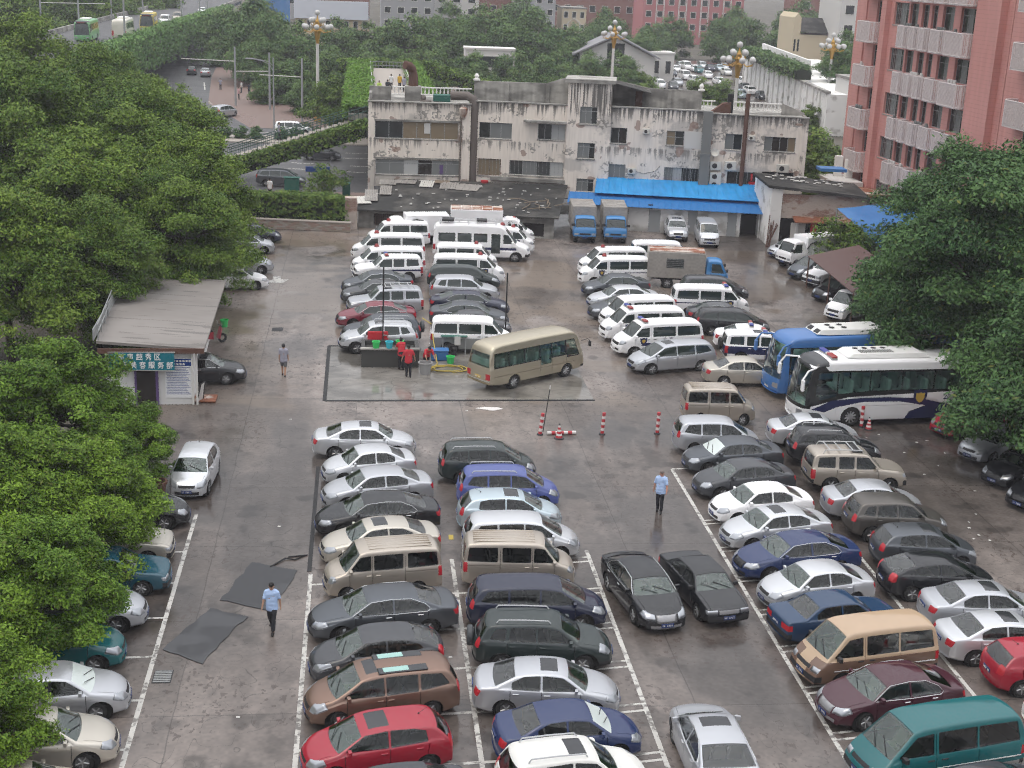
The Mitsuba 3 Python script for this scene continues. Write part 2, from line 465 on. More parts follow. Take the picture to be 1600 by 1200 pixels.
tree_model('far_a', rand_blobs(7, 12, 5.5, 8.0, 2.2, 2.8), 3600, .25, 7.0, .26, 17, tones=FARG, spread=.45, per=8, bark='bark_pale', bough=1.2)
tree_model('far_b', rand_blobs(8, 11, 4.8, 7.0, 2.0, 2.4), 3100, .25, 6.0, .24, 18, tones=FARG, spread=.45, per=8, bark='bark_pale', bough=1.1)
tree_model('far_dark', rand_blobs(9, 12, 5.0, 7.5, 2.1, 2.4), 3200, .25, 6.4, .24, 19, tones=MIDG, spread=.45, per=8, bough=1.1)
tree_model('shrubby', rand_blobs(10, 9, 2.3, 3.0, 1.1, .8), 1500, .15, 2.2, .09, 20, tones=MIDG, spread=.2, per=10, bough=.5)
tree_model('round_bush', [(0, 0, .8, .75, .75, .8)], 260, .12, .5, .05, 21, tones=DARKG, spread=.14, per=9, bough=.3)
tree_model('wispy', rand_blobs(12, 8, 1.9, 2.6, .8, .9), 420, .15, 2.2, .06, 22, tones=MIDG, spread=.3, per=8, bough=.45)


def hedge(name, label, path, w, z0, z1, n, size, tones=MIDG, seed=1, kind=None, cat_='hedge', droop=0.0, per=9, lean=0.0, stuffpart=True):
    """clipped planting along a path [(x, y, z offset)], box section w wide"""
    r = np.random.default_rng(seed)
    p = np.asarray(path, float)
    seg = np.linalg.norm(np.diff(p, axis=0), axis=1)
    t = np.r_[0, np.cumsum(seg)]
    q = r.random(n) * t[-1]
    base = np.stack([np.interp(q, t, p[:, i]) for i in range(3)], 1)
    i = np.clip(np.searchsorted(t, q) - 1, 0, len(p) - 2)
    d = np.diff(p, axis=0)[i][:, :2]
    d /= np.linalg.norm(d, axis=1, keepdims=True)
    nrm = np.stack([-d[:, 1], d[:, 0]], 1)
    f = r.random(n)
    side = r.choice([-1, 1], n)
    top = f < w / (w + (z1 - z0)) + .1
    u = np.where(top, r.uniform(-1, 1, n), side)
    zz = np.where(top, z1, z0 + (z1 - z0) * r.random(n) ** .8)
    lump = meshkit.fbm(np.stack([base[:, 0] * .7, base[:, 1] * .7, zz * .9 + side], 1), 3, seed) - .5
    u = u * (1 + .5 * lump / max(w, .6))
    zz = zz + .5 * lump * (z1 - z0) ** .5 - droop * r.random(n) ** 2
    P_ = np.stack([base[:, 0] + nrm[:, 0] * u * w / 2, base[:, 1] + nrm[:, 1] * u * w / 2, base[:, 2] + zz], 1)
    O_ = np.where(top[:, None], [0, 0, 1.0], np.stack([nrm[:, 0] * side, nrm[:, 1] * side, side * 0 + .2], 1))
    m, col = leaf_mesh(P_, O_, size, r, tones=tones, spread=size * 1.3, per=per)
    key = thing(name, label, cat_, kind=kind)
    part('foliage', key, mikit.ply(m, 'mtl_leaf', smooth=False, color=col))
    # woody inside
    ms = []
    for a, b in zip(p[:-1], p[1:]):
        dd = (b - a)[:2] / np.linalg.norm((b - a)[:2])
        nn = np.array([-dd[1], dd[0]]) * w * .36
        pts = [(*(a[:2] - nn), a[2]), (*(b[:2] - nn), b[2]), (*(b[:2] + nn), b[2]), (*(a[:2] + nn), a[2])]
        v = np.array([(x, y, z + z0 - droop * .4) for x, y, z in pts] + [(x, y, z + z1 - .18 * (z1 - z0)) for x, y, z in pts])
        ms.append(trimesh.convex.convex_hull(v))
    part('stems', key, P(cat(ms), 'stem_dark', False))
    return key


mat('stem_dark', (.012, .018, .008), .9)
# ---------------------------------------------------------------- buildings
def plaster(p, n, uv):
    h = p.x - .18 * p.y
    big = fbm(h * .30 + 3, p.z * .42, p.y * .05, 4)
    streak = .55 * noise(h * 5.5, p.z * .30, 2) + .45 * noise(h * 13, p.z * .55, 5)
    under = dr.maximum(smoothstep(7.9, 9.7, p.z), .75 * smoothstep(5.1, 6.3, p.z) * (1 - smoothstep(6.35, 6.6, p.z)))
    base = mix((.80, .735, .665), (.71, .645, .58), fbm(h * 1.1, p.z * .22, 8, 3))
    base = base * (.90 + .14 * noise(h * 9, p.z * 1.1, 3))
    grey = smoothstep(.56, .66, big + .16 * (fbm(h * 4, p.z * 4, 2, 3) - .5))
    c = mix(base, mi.Color3f(.30, .29, .275), .50 * grey)
    run = smoothstep(.40, .66, streak * (.55 + .60 * under) + .18 * (big - .5))
    c = mix(c, mi.Color3f(.085, .080, .075), .88 * run * (.10 + .90 * under))
    mould = smoothstep(.58, .66, fbm(h * .9 + 20, p.z * 1.2, 4, 4)) * smoothstep(.44, .6, fbm(h * 7, p.z * 7, 9, 2))
    c = mix(c, mi.Color3f(.10, .098, .09), .62 * mould)
    brick = smoothstep(.745, .765, fbm(h * .8 + 50, p.z * 1.1 + 9, 1, 3))
    return mix(c, mi.Color3f(.25, .15, .115), .7 * brick)


def conc(p, n, uv):
    f = fbm(p.x * .8, p.y * .8 + p.z * .6, p.z * 1.2, 4)
    s = noise(p.x * 5, p.z * .6, p.y * 5)
    return mix((.16, .155, .145), (.37, .36, .335), smoothstep(.3, .75, f)) * (.75 + .4 * s)


def felt(p, n, uv):
    f = fbm(p.x * .5, p.y * .7, 3, 4)
    return mix((.022, .022, .021), (.070, .066, .060), smoothstep(.35, .75, f)) * (.8 + .4 * noise(p.x * 6, p.y * 6))


def brickwork(p, n, uv):
    h = p.x * .98 + p.y * .9
    row = p.z / .072
    o = h / .25 + .5 * (dr.floor(row) - 2 * dr.floor(row / 2))
    mort = dr.maximum(1 - smoothstep(.03, .09, dr.abs(o - dr.round(o))), 1 - smoothstep(.08, .2, dr.abs(row - dr.round(row))))
    c = mix((.20, .10, .075), (.30, .19, .15), cell_rand(o, row))
    c = mix(c, mi.Color3f(.36, .33, .30), .5 * mort)
    return mix(c, mi.Color3f(.46, .42, .38), .7 * smoothstep(.40, .58, fbm(h * .5, p.z * .9, 2, 4) + .2 * (noise(h * 5, p.z * 6) - .5)))


def pinkwall(p, n, uv):
    t = p.z / .30
    j = 1 - smoothstep(.02, .09, dr.abs(t - dr.round(t)))
    c = mix((.50, .225, .20), (.57, .28, .25), fbm(p.x * .3, p.y * .5, p.z * .25, 3))
    return c * (1 - .12 * j) * (.93 + .14 * noise(p.y * 3.3, p.z * .5, p.x * 3))


def rusty(p, n, uv):
    f = fbm(p.x * 1.2, p.y * 1.6, p.z, 4)
    return mix((.23, .085, .045), (.48, .42, .37), smoothstep(.46, .66, f)) * (.75 + .4 * noise(p.x * 9, p.y * 7))


def dirtymetal(p, n, uv):
    f = fbm(p.x * 1.1, p.y * 1.1, p.z * 1.3, 4)
    return mix((.25, .235, .22), (.42, .395, .365), f) * (.85 + .25 * noise(p.x * 8, p.y * 8, p.z * 8))


def bluesheet(p, n, uv):
    f = fbm(p.x * .6, p.y * .9, 7, 4)
    return mix((.020, .23, .56), (.040, .34, .70), f) * (.86 + .22 * noise(p.x * 4, p.y * .8))


def whitewash(p, n, uv):
    f = fbm(p.x * .9, p.z * 1.2, p.y, 4)
    low = 1 - smoothstep(.2, 1.0, p.z)
    return mix((.68, .675, .66), (.40, .39, .37), smoothstep(.54, .78, f + .16 * low))


def officeroof(p, n, uv):
    f = fbm(p.x * .45, p.y * .6, 1, 4)
    c = mix((.17, .155, .145), (.26, .24, .225), f)
    s = smoothstep(.60, .72, noise(p.x * .55, p.y * 3.2, 5)) * smoothstep(.45, .6, noise(p.x * .5 + 7, p.y * 6))
    return mix(c, mi.Color3f(.07, .065, .06), .45 * s)


def tarp(p, n, uv):
    return mix((.030, .13, .36), (.055, .20, .46), fbm(p.x * .5, p.y * .5, 2, 4))


mat('plaster', proc(plaster), .85)
mat('concrete_dirty', proc(conc), .85)
mat('roof_felt', proc(felt), .8)
mat('brickwork', proc(brickwork), .9)
mat('pink_tiles', proc(pinkwall), .55)
mat('rust', proc(rusty), .75)
mat('dirty_metal', proc(dirtymetal), .55, .2)
mat('blue_sheet', proc(bluesheet), .42)
mat('blue_sheet_dark', (.025, .16, .42), .45)
mat('whitewash', proc(whitewash), .8)
mat('office_roof', proc(officeroof), .7)
mat('blue_tarp', proc(tarp), .5)
mat('frame_grey', (.28, .29, .29), .5)
mat('frame_white', (.62, .61, .58), .5)
mat('pane_dark', (.020, .024, .024), .08, spec=.6)
mat('pane_grey', (.17, .18, .18), .2, spec=.5)
mat('pane_light', (.42, .43, .43), .3, spec=.4)
mat('pane_brown', (.20, .155, .10), .5)
mat('room_dark', (.020, .016, .014), .9)
mat('stone_white', (.76, .75, .72), .7)
mat('ac_white', (.55, .54, .50), .5)
mat('duct_brown', (.12, .10, .09), .6)
mat('duct_grey', (.17, .175, .17), .6)
mat('rust_dark', (.11, .055, .04), .8)
mat('wood_grey', (.20, .16, .12), .85)
mat('green_metal', (.02, .11, .085), .5)
mat('rail_green', (.018, .065, .05), .5)
mat('red_cloth', (.50, .025, .035), .8)
mat('door_grey', (.30, .315, .32), .6)
mat('purple', (.10, .06, .17), .8)
mat('panel_white', (.55, .54, .52), .7)


def upright(poly, t):
    """polygon in (s, z) as a slab from depth 0 (the front) to t"""
    m = ext(poly, t)
    v = m.vertices
    return trimesh.Trimesh(np.stack([v[:, 0], v[:, 2], v[:, 1]], 1), m.faces[:, ::-1], process=False)


class Frame:
    def __init__(s, key, x, y, deg): s.key, s.tw = key, at(x, y, 0, deg)

    def add(s, name, mesh, m, parent=None, smooth=30, **k): return part(name, parent or s.key, P(mesh, m, smooth), s.tw, **k)


def wall_with(fr, name, outline, holes, m, t=.25, y=0.0, **k):
    pl = Polygon(outline)
    for (a, b, c, d) in holes: pl = pl.difference(sbox(a, c, b, d))
    mm = upright(pl, t)
    mm.apply_translation((0, y, 0))
    return fr.add(name, mm, m, smooth=False, **k)


def window(fr, a, b, c, d, panes, y=0.12, frame='frame_grey', transom=0.0, sill=True, bars=0):
    """panes: list of materials left to right"""
    n = len(panes)
    w, f = (b - a) / n, .045
    bars_ = [box(a, b, y, y + .07, c, c + f), box(a, b, y, y + .07, d - f, d), box(a, a + f, y + .002, y + .068, c + f, d - f), box(b - f, b, y + .002, y + .068, c + f, d - f)]
    for i in range(1, n): bars_.append(box(a + w * i - f / 2, a + w * i + f / 2, y + .004, y + .066, c + f, d - f))
    if transom: bars_.append(box(a + f, b - f, y + .008, y + .062, c + (d - c) * transom, c + (d - c) * transom + f))
    wk = fr.add('window', cat(bars_), frame, smooth=False)
    for i, pm in enumerate(panes):
        fr.add('pane', box(a + w * i + .01, a + w * (i + 1) - .01, y + .03 + .012 * (i % 2), y + .036 + .012 * (i % 2), c + .01, d - .01), pm, wk, False)
    if bars:
        fr.add('grille', cat([box(x - .012, x + .012, y - .06, y - .035, c, d) for x in np.linspace(a + .1, b - .1, bars)]), 'frame_grey', wk, False)
    if sill: fr.add('sill', box(a - .06, b + .06, -.07, .12, c - .08, c - .003), 'concrete_dirty', wk, False)
    return wk


def ac_unit(fr, a, b, c, d, fans=1, y=-.42):
    """outdoor air conditioner on a bracket"""
    k = fr.add('air_conditioner', rbox(a, b, y, y + .34, c, d, .03), 'ac_white')
    h = (d - c) / fans
    for i in range(fans):
        r = min(h, (b - a)) * .36
        cy = c + h * (i + .5)
        ring = lathe([(r * .98, -.01), (r, .012), (r * .9, .02), (r * .86, 0), (r * .98, -.01)], 18)
        disc = trimesh.creation.cylinder(r * .88, .012, sections=18)
        fan = cat([disc] )
        for nm, mm, mt in (('fan_grille', ring, 'ac_white'), ('fan', fan, 'trim')):
            mm = mm.copy()
            mm.apply_transform(trimesh.transformations.rotation_matrix(math.pi / 2, [1, 0, 0]))
            mm.apply_translation((a + (b - a) * .42, y - .008, cy))
            fr.add(nm, mm, mt, k)
    fr.add('bracket', cat([box(x, x + .04, y, .0, c - .05, c - .003) for x in (a + .08, b - .12)]), 'rust_dark', k, False)


BAL = lathe([(.07, 0), (.07, .06), (.045, .1), (.075, .22), (.05, .38), (.04, .46), (.065, .5), (.065, .56), (0.0, .56)], 8)


def balustrade(fr, a, b, y, z, step=.34):
    k = fr.add('balustrade', cat([box(a, b, y - .11, y + .11, z, z + .06), box(a, b, y - .11, y + .11, z + .62, z + .72)]), 'stone_white', smooth=False)
    for x in np.arange(a + .2, b - .1, step):
        fr.add('baluster', moved(BAL, x, y, z + .06), 'stone_white', k)


# --- old weathered building: left section
OB = thing('old_building', 'weathered two storey white building with black streaked plaster and a stair tower', 'building')
L = Frame(OB, .2, 121.0, -1)
lw = (1.02, 8.27, 6.38, 7.86)
ll = (1.11, 8.50, 3.25, 4.57)
wall_with(L, 'wall', [(.98, 2.2), (8.57, 2.2), (8.57, 9.45), (.98, 9.45)], [lw, ll], 'plaster')
for a, b in ((.44, .98), (8.57, 9.30)): L.add('pilaster', box(a, b, -.18, .25, 0, 9.46), 'plaster', smooth=False)
L.add('side_wall', box(.44, .7, .25, 9.0, 0, 9.44), 'plaster', smooth=False)
L.add('roof_slab', box(.42, 9.3, .2, 9.2, 9.12, 9.40), 'concrete_dirty', smooth=False)
L.add('coping', box(.38, 9.34, -.26, .32, 9.462, 9.56), 'concrete_dirty', smooth=False)
L.add('lintel', box(.98, 8.57, -.05, -.002, 7.86, 8.02), 'concrete_dirty', smooth=False)
L.add('lintel', box(.98, 8.57, -.05, -.002, 4.6, 4.74), 'concrete_dirty', smooth=False)
L.add('room', box(.9, 8.6, .45, .5, 2.4, 9.0), 'room_dark', smooth=False)
window(L, *lw, ['pane_dark', 'pane_dark', 'pane_brown', 'pane_brown', 'pane_brown', 'pane_brown'])
window(L, *ll, ['pane_grey', 'pane_grey', 'pane_light', 'room_dark', 'pane_grey', 'pane_grey'], transom=.74)
L.add('notice', box(5.28, 5.80, .10, .115, 6.85, 7.75), 'panel_white', smooth=False)
L.add('curtain', box(6.70, 7.0, .09, .105, 3.35, 4.15), 'purple', smooth=False)
L.add('downpipe', tube([(8.45, -.22, 8.6), (8.45, -.22, 2.4)], .07, 8), 'duct_brown')
L.add('hopper', lathe([(.05, 0), (.12, .1), (.36, .6), (.36, .95), (.2, 1.05), (0, 1.05)], 10).apply_translation((8.62, -.3, 8.2)), 'rust')
L.add('duct', cat([tube([(9.62, .25, 2.2), (9.62, .25, 9.3), (9.5, .3, 9.9), (9.0, .5, 10.15), (7.6, .9, 10.1)], .38, 14)]), 'duct_brown', smooth=60)
L.add('terrace_wall', box(.5, 2.4, 2.2, 2.5, 9.4, 10.6), 'concrete_dirty', smooth=False)
L.add('terrace_wall', box(.5, .75, .3, 2.2, 9.4, 10.2), 'concrete_dirty', smooth=False)
L.add('chimney_base', box(3.58, 4.97, 1.3, 2.4, 9.4, 10.75), 'concrete_dirty', smooth=False)
L.add('vent_elbow', tube([(4.3, 1.9, 10.7), (4.3, 1.9, 11.6), (4.2, 1.85, 12.1), (3.95, 1.6, 12.45), (3.55, 1.3, 12.55)], .42, 12, .36), 'rust_dark', smooth=60)
balustrade(L, 2.5, 9.6, 4.2, 9.75)
L.add('water_tank', rbox(6.1, 7.6, 2.2, 3.2, 9.4, 10.0, .04), 'green_metal')
L.add('roof_junk', cat([rbox(4.9, 5.9, 1.0, 1.6, 9.4, 9.62, .03), trimesh.creation.icosphere(2, .3).apply_translation((5.15, 1.6, 9.75))]), 'duct_brown', kind='stuff')
# --- centre and right sections
Rr = Frame(OB, 9.6, 121.0, -11)
C_w = [(.68, 3.55, 6.62, 8.00), (.61, 2.69, 3.39, 4.85), (5.82, 8.20, 6.74, 8.11), (3.43, 8.2, 3.57, 4.83)]
wall_with(Rr, 'wall', [(.3, 2.0), (8.31, 2.0), (8.31, 9.74), (.3, 9.74)], C_w, 'plaster')
T_w = [(9.40, 10.90, 8.30, 9.76), (9.34, 10.85, 5.32, 6.68), (9.40, 10.90, 2.45, 3.56)]
wall_with(Rr, 'tower_wall', [(8.31, 1.8), (12.10, 1.8), (12.10, 11.76), (8.31, 11.76)], T_w, 'plaster', .25, -.30)
Rr.add('tower_wall', box(8.31, 8.55, -.05, 3.2, 9.75, 11.75), 'plaster', smooth=False)
Rr.add('tower_wall', box(11.86, 12.10, -.05, 3.2, 1.8, 11.75), 'plaster', smooth=False)
Rr.add('tower_roof', box(8.02, 12.36, -.62, 3.6, 11.765, 12.08), 'concrete_dirty', smooth=False)
R_w = [(12.15, 13.55, 6.73, 8.08), (12.15, 13.60, 3.50, 4.93), (16.96, 18.48, 6.80, 8.04), (16.96, 20.0, 3.56, 4.90)]
wall_with(Rr, 'wall', [(12.10, 2.0), (20.3, 2.0), (20.3, 9.80), (12.10, 9.80)], R_w, 'plaster')
E_w = [(21.99, 23.45, 6.67, 8.03), (25.33, 28.0, 6.70, 7.95), (22.39, 25.05, 3.57, 4.82), (25.35, 28.1, 4.15, 4.95)]
wall_with(Rr, 'wall', [(20.3, 1.5), (28.45, 1.5), (28.45, 9.60), (20.3, 9.60)], E_w, 'plaster')
Rr.add('pilaster', box(28.45, 28.95, -.15, .25, 0, 9.62), 'plaster', smooth=False)
Rr.add('side_wall', box(28.7, 28.95, .25, 9, 0, 9.6), 'plaster', smooth=False)
Rr.add('room', box(.4, 28.4, .5, .55, 1.6, 9.3), 'room_dark', smooth=False)
Rr.add('roof_slab', box(.3, 28.9, .2, 9, 9.2, 9.5), 'concrete_dirty', smooth=False)
for a, b, z in ((.28, 8.3, 9.742), (12.11, 20.3, 9.802), (20.3, 28.98, 9.622)): Rr.add('coping', box(a, b, -.14, .36, z, z + .10), 'concrete_dirty', smooth=False)
Rr.add('back_wall', upright(Polygon([(-.2, 9.5), (8.3, 9.5), (8.3, 12.0), (6.2, 11.3), (-.2, 11.25)]), .2).apply_translation((0, 3.0, 0)), 'concrete_dirty', smooth=False)
Rr.add('back_wall', upright(Polygon([(12.1, 9.5), (19.9, 9.5), (19.9, 11.25), (15.2, 11.3), (12.1, 11.9)]), .2).apply_translation((0, 3.0, 0)), 'concrete_dirty', smooth=False)
for x in (2.6, 6.2, 15.0, 16.9): Rr.add('buttress', box(x, x + .3, 2.8, 2.997, 9.5, 11.2), 'concrete_dirty', smooth=False)
Rr.add('lean_to_roof', upright(Polygon([(12.2, 11.75), (15.4, 11.05), (15.4, 11.13), (12.2, 11.85)]), 2.6).apply_translation((0, .3, 0)), 'roof_felt', smooth=False)
Rr.add('rusty_door', box(14.1, 14.7, 2.85, 2.95, 9.5, 11.0), 'rust_dark', smooth=False)
for x in (0.0, 19.8): Rr.add('finial', lathe([(.12, 0), (.3, .02), (.3, .16), (.12, .2), (.22, .42), (.1, .62), (0, .66)], 10).apply_translation((x, 3.1, 11.25)), 'stone_white')
window(Rr, *C_w[0], ['pane_dark', 'pane_grey', 'pane_grey'])
window(Rr, *C_w[1], ['pane_brown', 'pane_brown'], frame='rust_dark', bars=7)
window(Rr, *C_w[2], ['pane_dark', 'pane_dark', 'pane_light', 'pane_light'])
window(Rr, *C_w[3], ['pane_dark', 'pane_grey', 'pane_dark', 'pane_light'], bars=14)
for i, w_ in enumerate(T_w):
    window(Rr, *w_, ['pane_grey', 'pane_grey', 'pane_dark'], y=-.2, transom=.72, sill=False)
    Rr.add('sill', box(w_[0] - .08, w_[1] + .08, -.4, -.302, w_[2] - .1, w_[2]), 'concrete_dirty', smooth=False)
window(Rr, *R_w[0], ['pane_dark', 'room_dark'])
window(Rr, *R_w[1], ['pane_grey', 'pane_grey', 'pane_grey'])
window(Rr, *R_w[2], ['pane_brown', 'pane_dark'], transom=.55)
window(Rr, *R_w[3], ['pane_grey', 'pane_light', 'pane_dark', 'pane_dark'], bars=12)
window(Rr, *E_w[0], ['pane_grey', 'pane_dark'])
window(Rr, *E_w[1], ['pane_grey', 'room_dark', 'room_dark', 'pane_brown'])
window(Rr, *E_w[2], ['room_dark', 'pane_dark', 'room_dark'])
window(Rr, *E_w[3], ['room_dark', 'pane_dark'], sill=False)
Rr.add('red_laundry', cat([box(24.3, 24.9, .06, .1, 3.6, 4.0), box(24.45, 24.62, .06, .1, 4.1, 4.7)]), 'red_cloth', smooth=False)
Rr.add('blind_panel', box(18.5, 20.05, -.04, -.002, 6.61, 8.06), 'panel_white', smooth=False)
Rr.add('awning', box(4.6, 8.3, -.75, -.002, 8.25, 8.42), 'concrete_dirty', smooth=False)
Rr.add('awning', box(1.8, 8.4, -.35, -.002, 3.05, 3.35), 'concrete_dirty', smooth=False)
Rr.add('duct', cat([box(19.95, 20.8, -.65, -.2, 2.6, 6.2), box(19.98, 20.77, -.62, -.2, 6.202, 9.9), box(19.9, 20.85, -.7, -.15, 6.15, 6.3)]), 'duct_grey', smooth=False)
Rr.add('flue_pipe', tube([(23.62, -.35, 2.4), (23.62, -.35, 11.5)], .19, 10), 'rust_dark', smooth=60)
Rr.add('flue_cap', tube([(23.62, -.35, 11.45), (23.62, -.35, 11.75)], .13, 8), 'frame_white')
ac_unit(Rr, 20.85, 21.80, 4.92, 5.64)
ac_unit(Rr, 20.9, 21.9, 3.32, 4.70, 2)
ac_unit(Rr, 22.1, 23.1, 4.95, 5.72)
ac_unit(Rr, 26.55, 27.6, 4.98, 5.68)
ac_unit(Rr, 13.8, 14.5, 4.2, 4.72)
ac_unit(Rr, 14.9, 15.5, 7.7, 8.15)
ac_unit(Rr, 23.9, 24.5, 7.6, 8.0)
Rr.add('satellite_dish', lathe([(0, 0), (.2, .04), (.36, .13), (.34, .15), (.19, .06), (0, .02)], 14).apply_transform(trimesh.transformations.rotation_matrix(math.radians(70), [1, 0, 0])).apply_translation((21.2, -.4, 6.4)), 'ac_white')
Rr.add('cable', tube([(14.5, -.12, 4.4), (15.2, -.1, 4.25), (16.2, -.1, 4.5), (16.6, -.08, 5.0)], .022, 5), 'trim')
balustrade(Rr, 19.9, 21.1, 3.4, 9.75)
balustrade(Rr, 22.4, 26.9, 3.4, 9.75)
Rr.add('terrace_wall', upright(Polygon([(26.9, 9.5), (28.9, 9.5), (28.9, 9.75), (26.9, 10.5)]), .18).apply_translation((0, 3.3, 0)), 'concrete_dirty', smooth=False)
Rr.add('vent_hood', upright(Polygon([(20.4, 9.55), (22.3, 9.55), (22.3, 10.6), (21.6, 10.5)]), .9).apply_translation((0, .6, 0)), 'rust_dark', smooth=False)
Rr.add('chimney', box(22.0, 22.5, .9, 1.4, 9.5, 11.3), 'drain_dark', smooth=False)
Rr.add('roof_pot', trimesh.creation.icosphere(2, .16).apply_translation((12.9, .5, 9.65)), 'red_cloth')
L.add('red_basin', lathe([(0, 0), (.25, 0), (.36, .3), (.34, .3), (.22, .04), (0, .04)], 12).apply_translation((10.6, -1.0, 2.75)), 'red_cloth')

# --- dark felt roofed shed in front of the left section
DS = thing('dark_shed', 'low shed with patched black felt roof in front of the old white building', 'shed')
D = Frame(DS, -.15, 113.2, -13)
wall_with(D, 'wall', [(0, 0), (16.2, 0), (16.2, 1.75), (0, 1.5)], [(1.3, 3.0, .25, 1.25), (13.6, 15.4, .1, 1.2)], 'concrete_dirty', .2)
D.add('opening', box(1.2, 15.6, .3, .34, 0, 1.6), 'room_dark', smooth=False)
D.add('window_bars', cat([box(x - .02, x + .02, .02, .06, .25, 1.25) for x in np.linspace(1.45, 2.9, 9)]), 'rust_dark', smooth=False)
rf = np.array([(-.5, -.5, 1.55), (16.6, -.5, 1.85), (16.4, 9.8, 2.95), (1.2, 8.4, 2.85)])
D.add('roof', trimesh.convex.convex_hull(np.vstack([rf, rf - [0, 0, .12]])), 'roof_felt', smooth=False)
r_ = np.random.default_rng(5)


def on_roof(x, y): return 1.66 + .0175 * x + (y + .5) * (.143 - .0024 * x)


for x, y, w, h, a, m in ((1.0, 6.9, 1.5, 1.5, 8, 'dirty_metal'), (2.5, 7.3, 1.8, 1.1, 2, 'dirty_metal'), (4.4, 7.1, 1.2, 2.0, 4, 'ac_white'), (6.4, 6.9, 1.6, 2.0, 5, 'dirty_metal'), (8.1, 6.7, 1.9, 1.9, -3, 'dirty_metal'), (.4, 3.0, 1.1, 3.2, 12, 'dirty_metal'), (-.1, 1.6, 1.3, 2.0, 25, 'ac_white'), (1.3, 4.6, 1.0, 2.6, 10, 'dirty_metal'), (5.6, 7.9, 1.3, .9, 3, 'wood_grey')):
    n_ = 7
    xs = np.linspace(-w / 2, w / 2, n_ * 2)
    ms = []
    for i in range(n_): ms.append(rbox(-w / 2 + w * i / n_ + .01, -w / 2 + w * (i + 1) / n_ - .01, -h / 2, h / 2, .0, .03 + .02 * (i % 2), .008))
    c = cat(ms)
    c.apply_transform(trimesh.transformations.rotation_matrix(math.atan(.128), [1, 0, 0]))
    D.add('patch_sheet', moved(c, x, y, on_roof(x, y) + .03, a), m, smooth=False)
for i in range(8):
    x, y = 12.4 + 3.6 * r_.random(), 1.0 + 2.2 * r_.random()
    a = r_.uniform(0, 3)
    D.add('branch', tube([(x, y, on_roof(x, y) + .06), (x + 1.1 * math.cos(a), y + 1.1 * math.sin(a), on_roof(x, y) + .22), (x + 2.0 * math.cos(a + .2), y + 2.0 * math.sin(a + .2), on_roof(x, y) + .2)], .04, 5), 'wood_grey')
D.add('rubble', cat([trimesh.creation.box((.10 + .22 * r_.random(), .10 + .1 * r_.random(), .05)).apply_translation((x, y, on_roof(x, y) + .03)) for x, y in zip(r_.uniform(.5, 16, 60), r_.uniform(.3, 8, 60))]), 'panel_white', smooth=False, kind='stuff')
BP = thing('brick_pillar', 'old red brick gate pillar at left end of the dark shed', 'pillar')
for i in range(18):
    part('brick', BP, P(rbox(-1.25 + .01 * (i % 2), -.25 - .01 * (i % 3), 112.0, 113.0 - .01 * (i % 2), .145 * i, .145 * i + .138, .01), 'brickwork', False))

# --- blue roofed store
BS = thing('blue_roof_store', 'long white store with bright blue ribbed metal roofs behind the blue trucks', 'building')
B_ = Frame(BS, 17.8, 114.9, -12)
doors = [(3.9, 4.9, 0, 1.9), (6.6, 7.6, 0, 1.9), (9.9, 10.7, .2, 2.0), (13.2, 14.0, 0, 2.0), (14.3, 15.8, 0, 2.1)]
wall_with(B_, 'wall', [(0, 0), (15.9, 0), (15.9, 2.25), (0, 2.1)], doors, 'whitewash', .2)
B_.add('side_wall', box(0, .2, .2, 4.2, 0, 2.2), 'whitewash', smooth=False)
B_.add('dark_room', box(14.2, 15.85, 1.6, 1.7, 0, 2.2), 'room_dark', smooth=False)
for a, b, c, d in doors[:4]: B_.add('door', box(a + .03, b - .03, .06, .1, c, d - .03), 'door_grey', smooth=False)


def ribbed(fr, a, b, y0, z0, y1, z1, step, m, name):
    """metal roof sheets, each with a raised seam, sloping from (y0, z0) up to (y1, z1)"""
    ang = math.atan2(z1 - z0, y1 - y0)
    Lg = math.hypot(z1 - z0, y1 - y0)
    n = int(round((b - a) / step))
    w = (b - a) / n
    M_ = trimesh.transformations.rotation_matrix(ang, [1, 0, 0])
    for i in range(n):
        c = cat([box(.006, w - .006, 0, Lg, 0, .03), rbox(-.035, .035, 0, Lg, .0, .085, .015), box(w * .5 - .015, w * .5 + .015, 0, Lg, .031, .05)])
        c.apply_transform(M_)
        c.apply_translation((a + w * i, y0, z0))
        fr.add(name, c, m, smooth=False)


ribbed(B_, -.3, 16.1, -.65, 2.12, 2.0, 2.72, .55, 'blue_sheet_dark', 'lower_roof_sheet')
ribbed(B_, 1.9, 16.1, 1.2, 2.86, 4.6, 3.75, .55, 'blue_sheet', 'upper_roof_sheet')
B_.add('lamp_box', box(6.5, 6.9, -.2, -.01, 2.0, 2.35), 'trim', smooth=False)

# --- brick shed at the right
KS = thing('brick_shed', 'dirty brick shed with flat dark felt roof between blue store and pink block', 'shed')
K = Frame(KS, 32.9, 108.6, -4)
K.add('wall', box(1.2, 8.2, 0, .25, 2.3, 4.25), 'brickwork', smooth=False)
K.add('wall', box(0.3, 1.2, -.2, .25, 0, 4.9), 'whitewash', smooth=False)
K.add('wall', box(.3, .55, .25, 6.5, 0, 4.9), 'whitewash', smooth=False)
K.add('dark_room', box(1.2, 8.2, 1.2, 1.3, 0, 2.4), 'room_dark', smooth=False)
K.add('post', cat([box(x, x + .2, 0, .2, 0, 2.3) for x in (2.6, 5.2, 7.9)]), 'whitewash', smooth=False)
K.add('fridge_panel', box(2.2, 3.4, .1, .2, 0, 1.9), 'panel_white', smooth=False)
K.add('coat', rbox(3.8, 4.3, -.05, .1, .8, 1.9, .05), 'red_cloth')
rf = np.array([(.0, -.4, 5.0), (8.3, -.4, 4.3), (8.6, 5.4, 4.5), (-.2, 5.4, 5.2)])
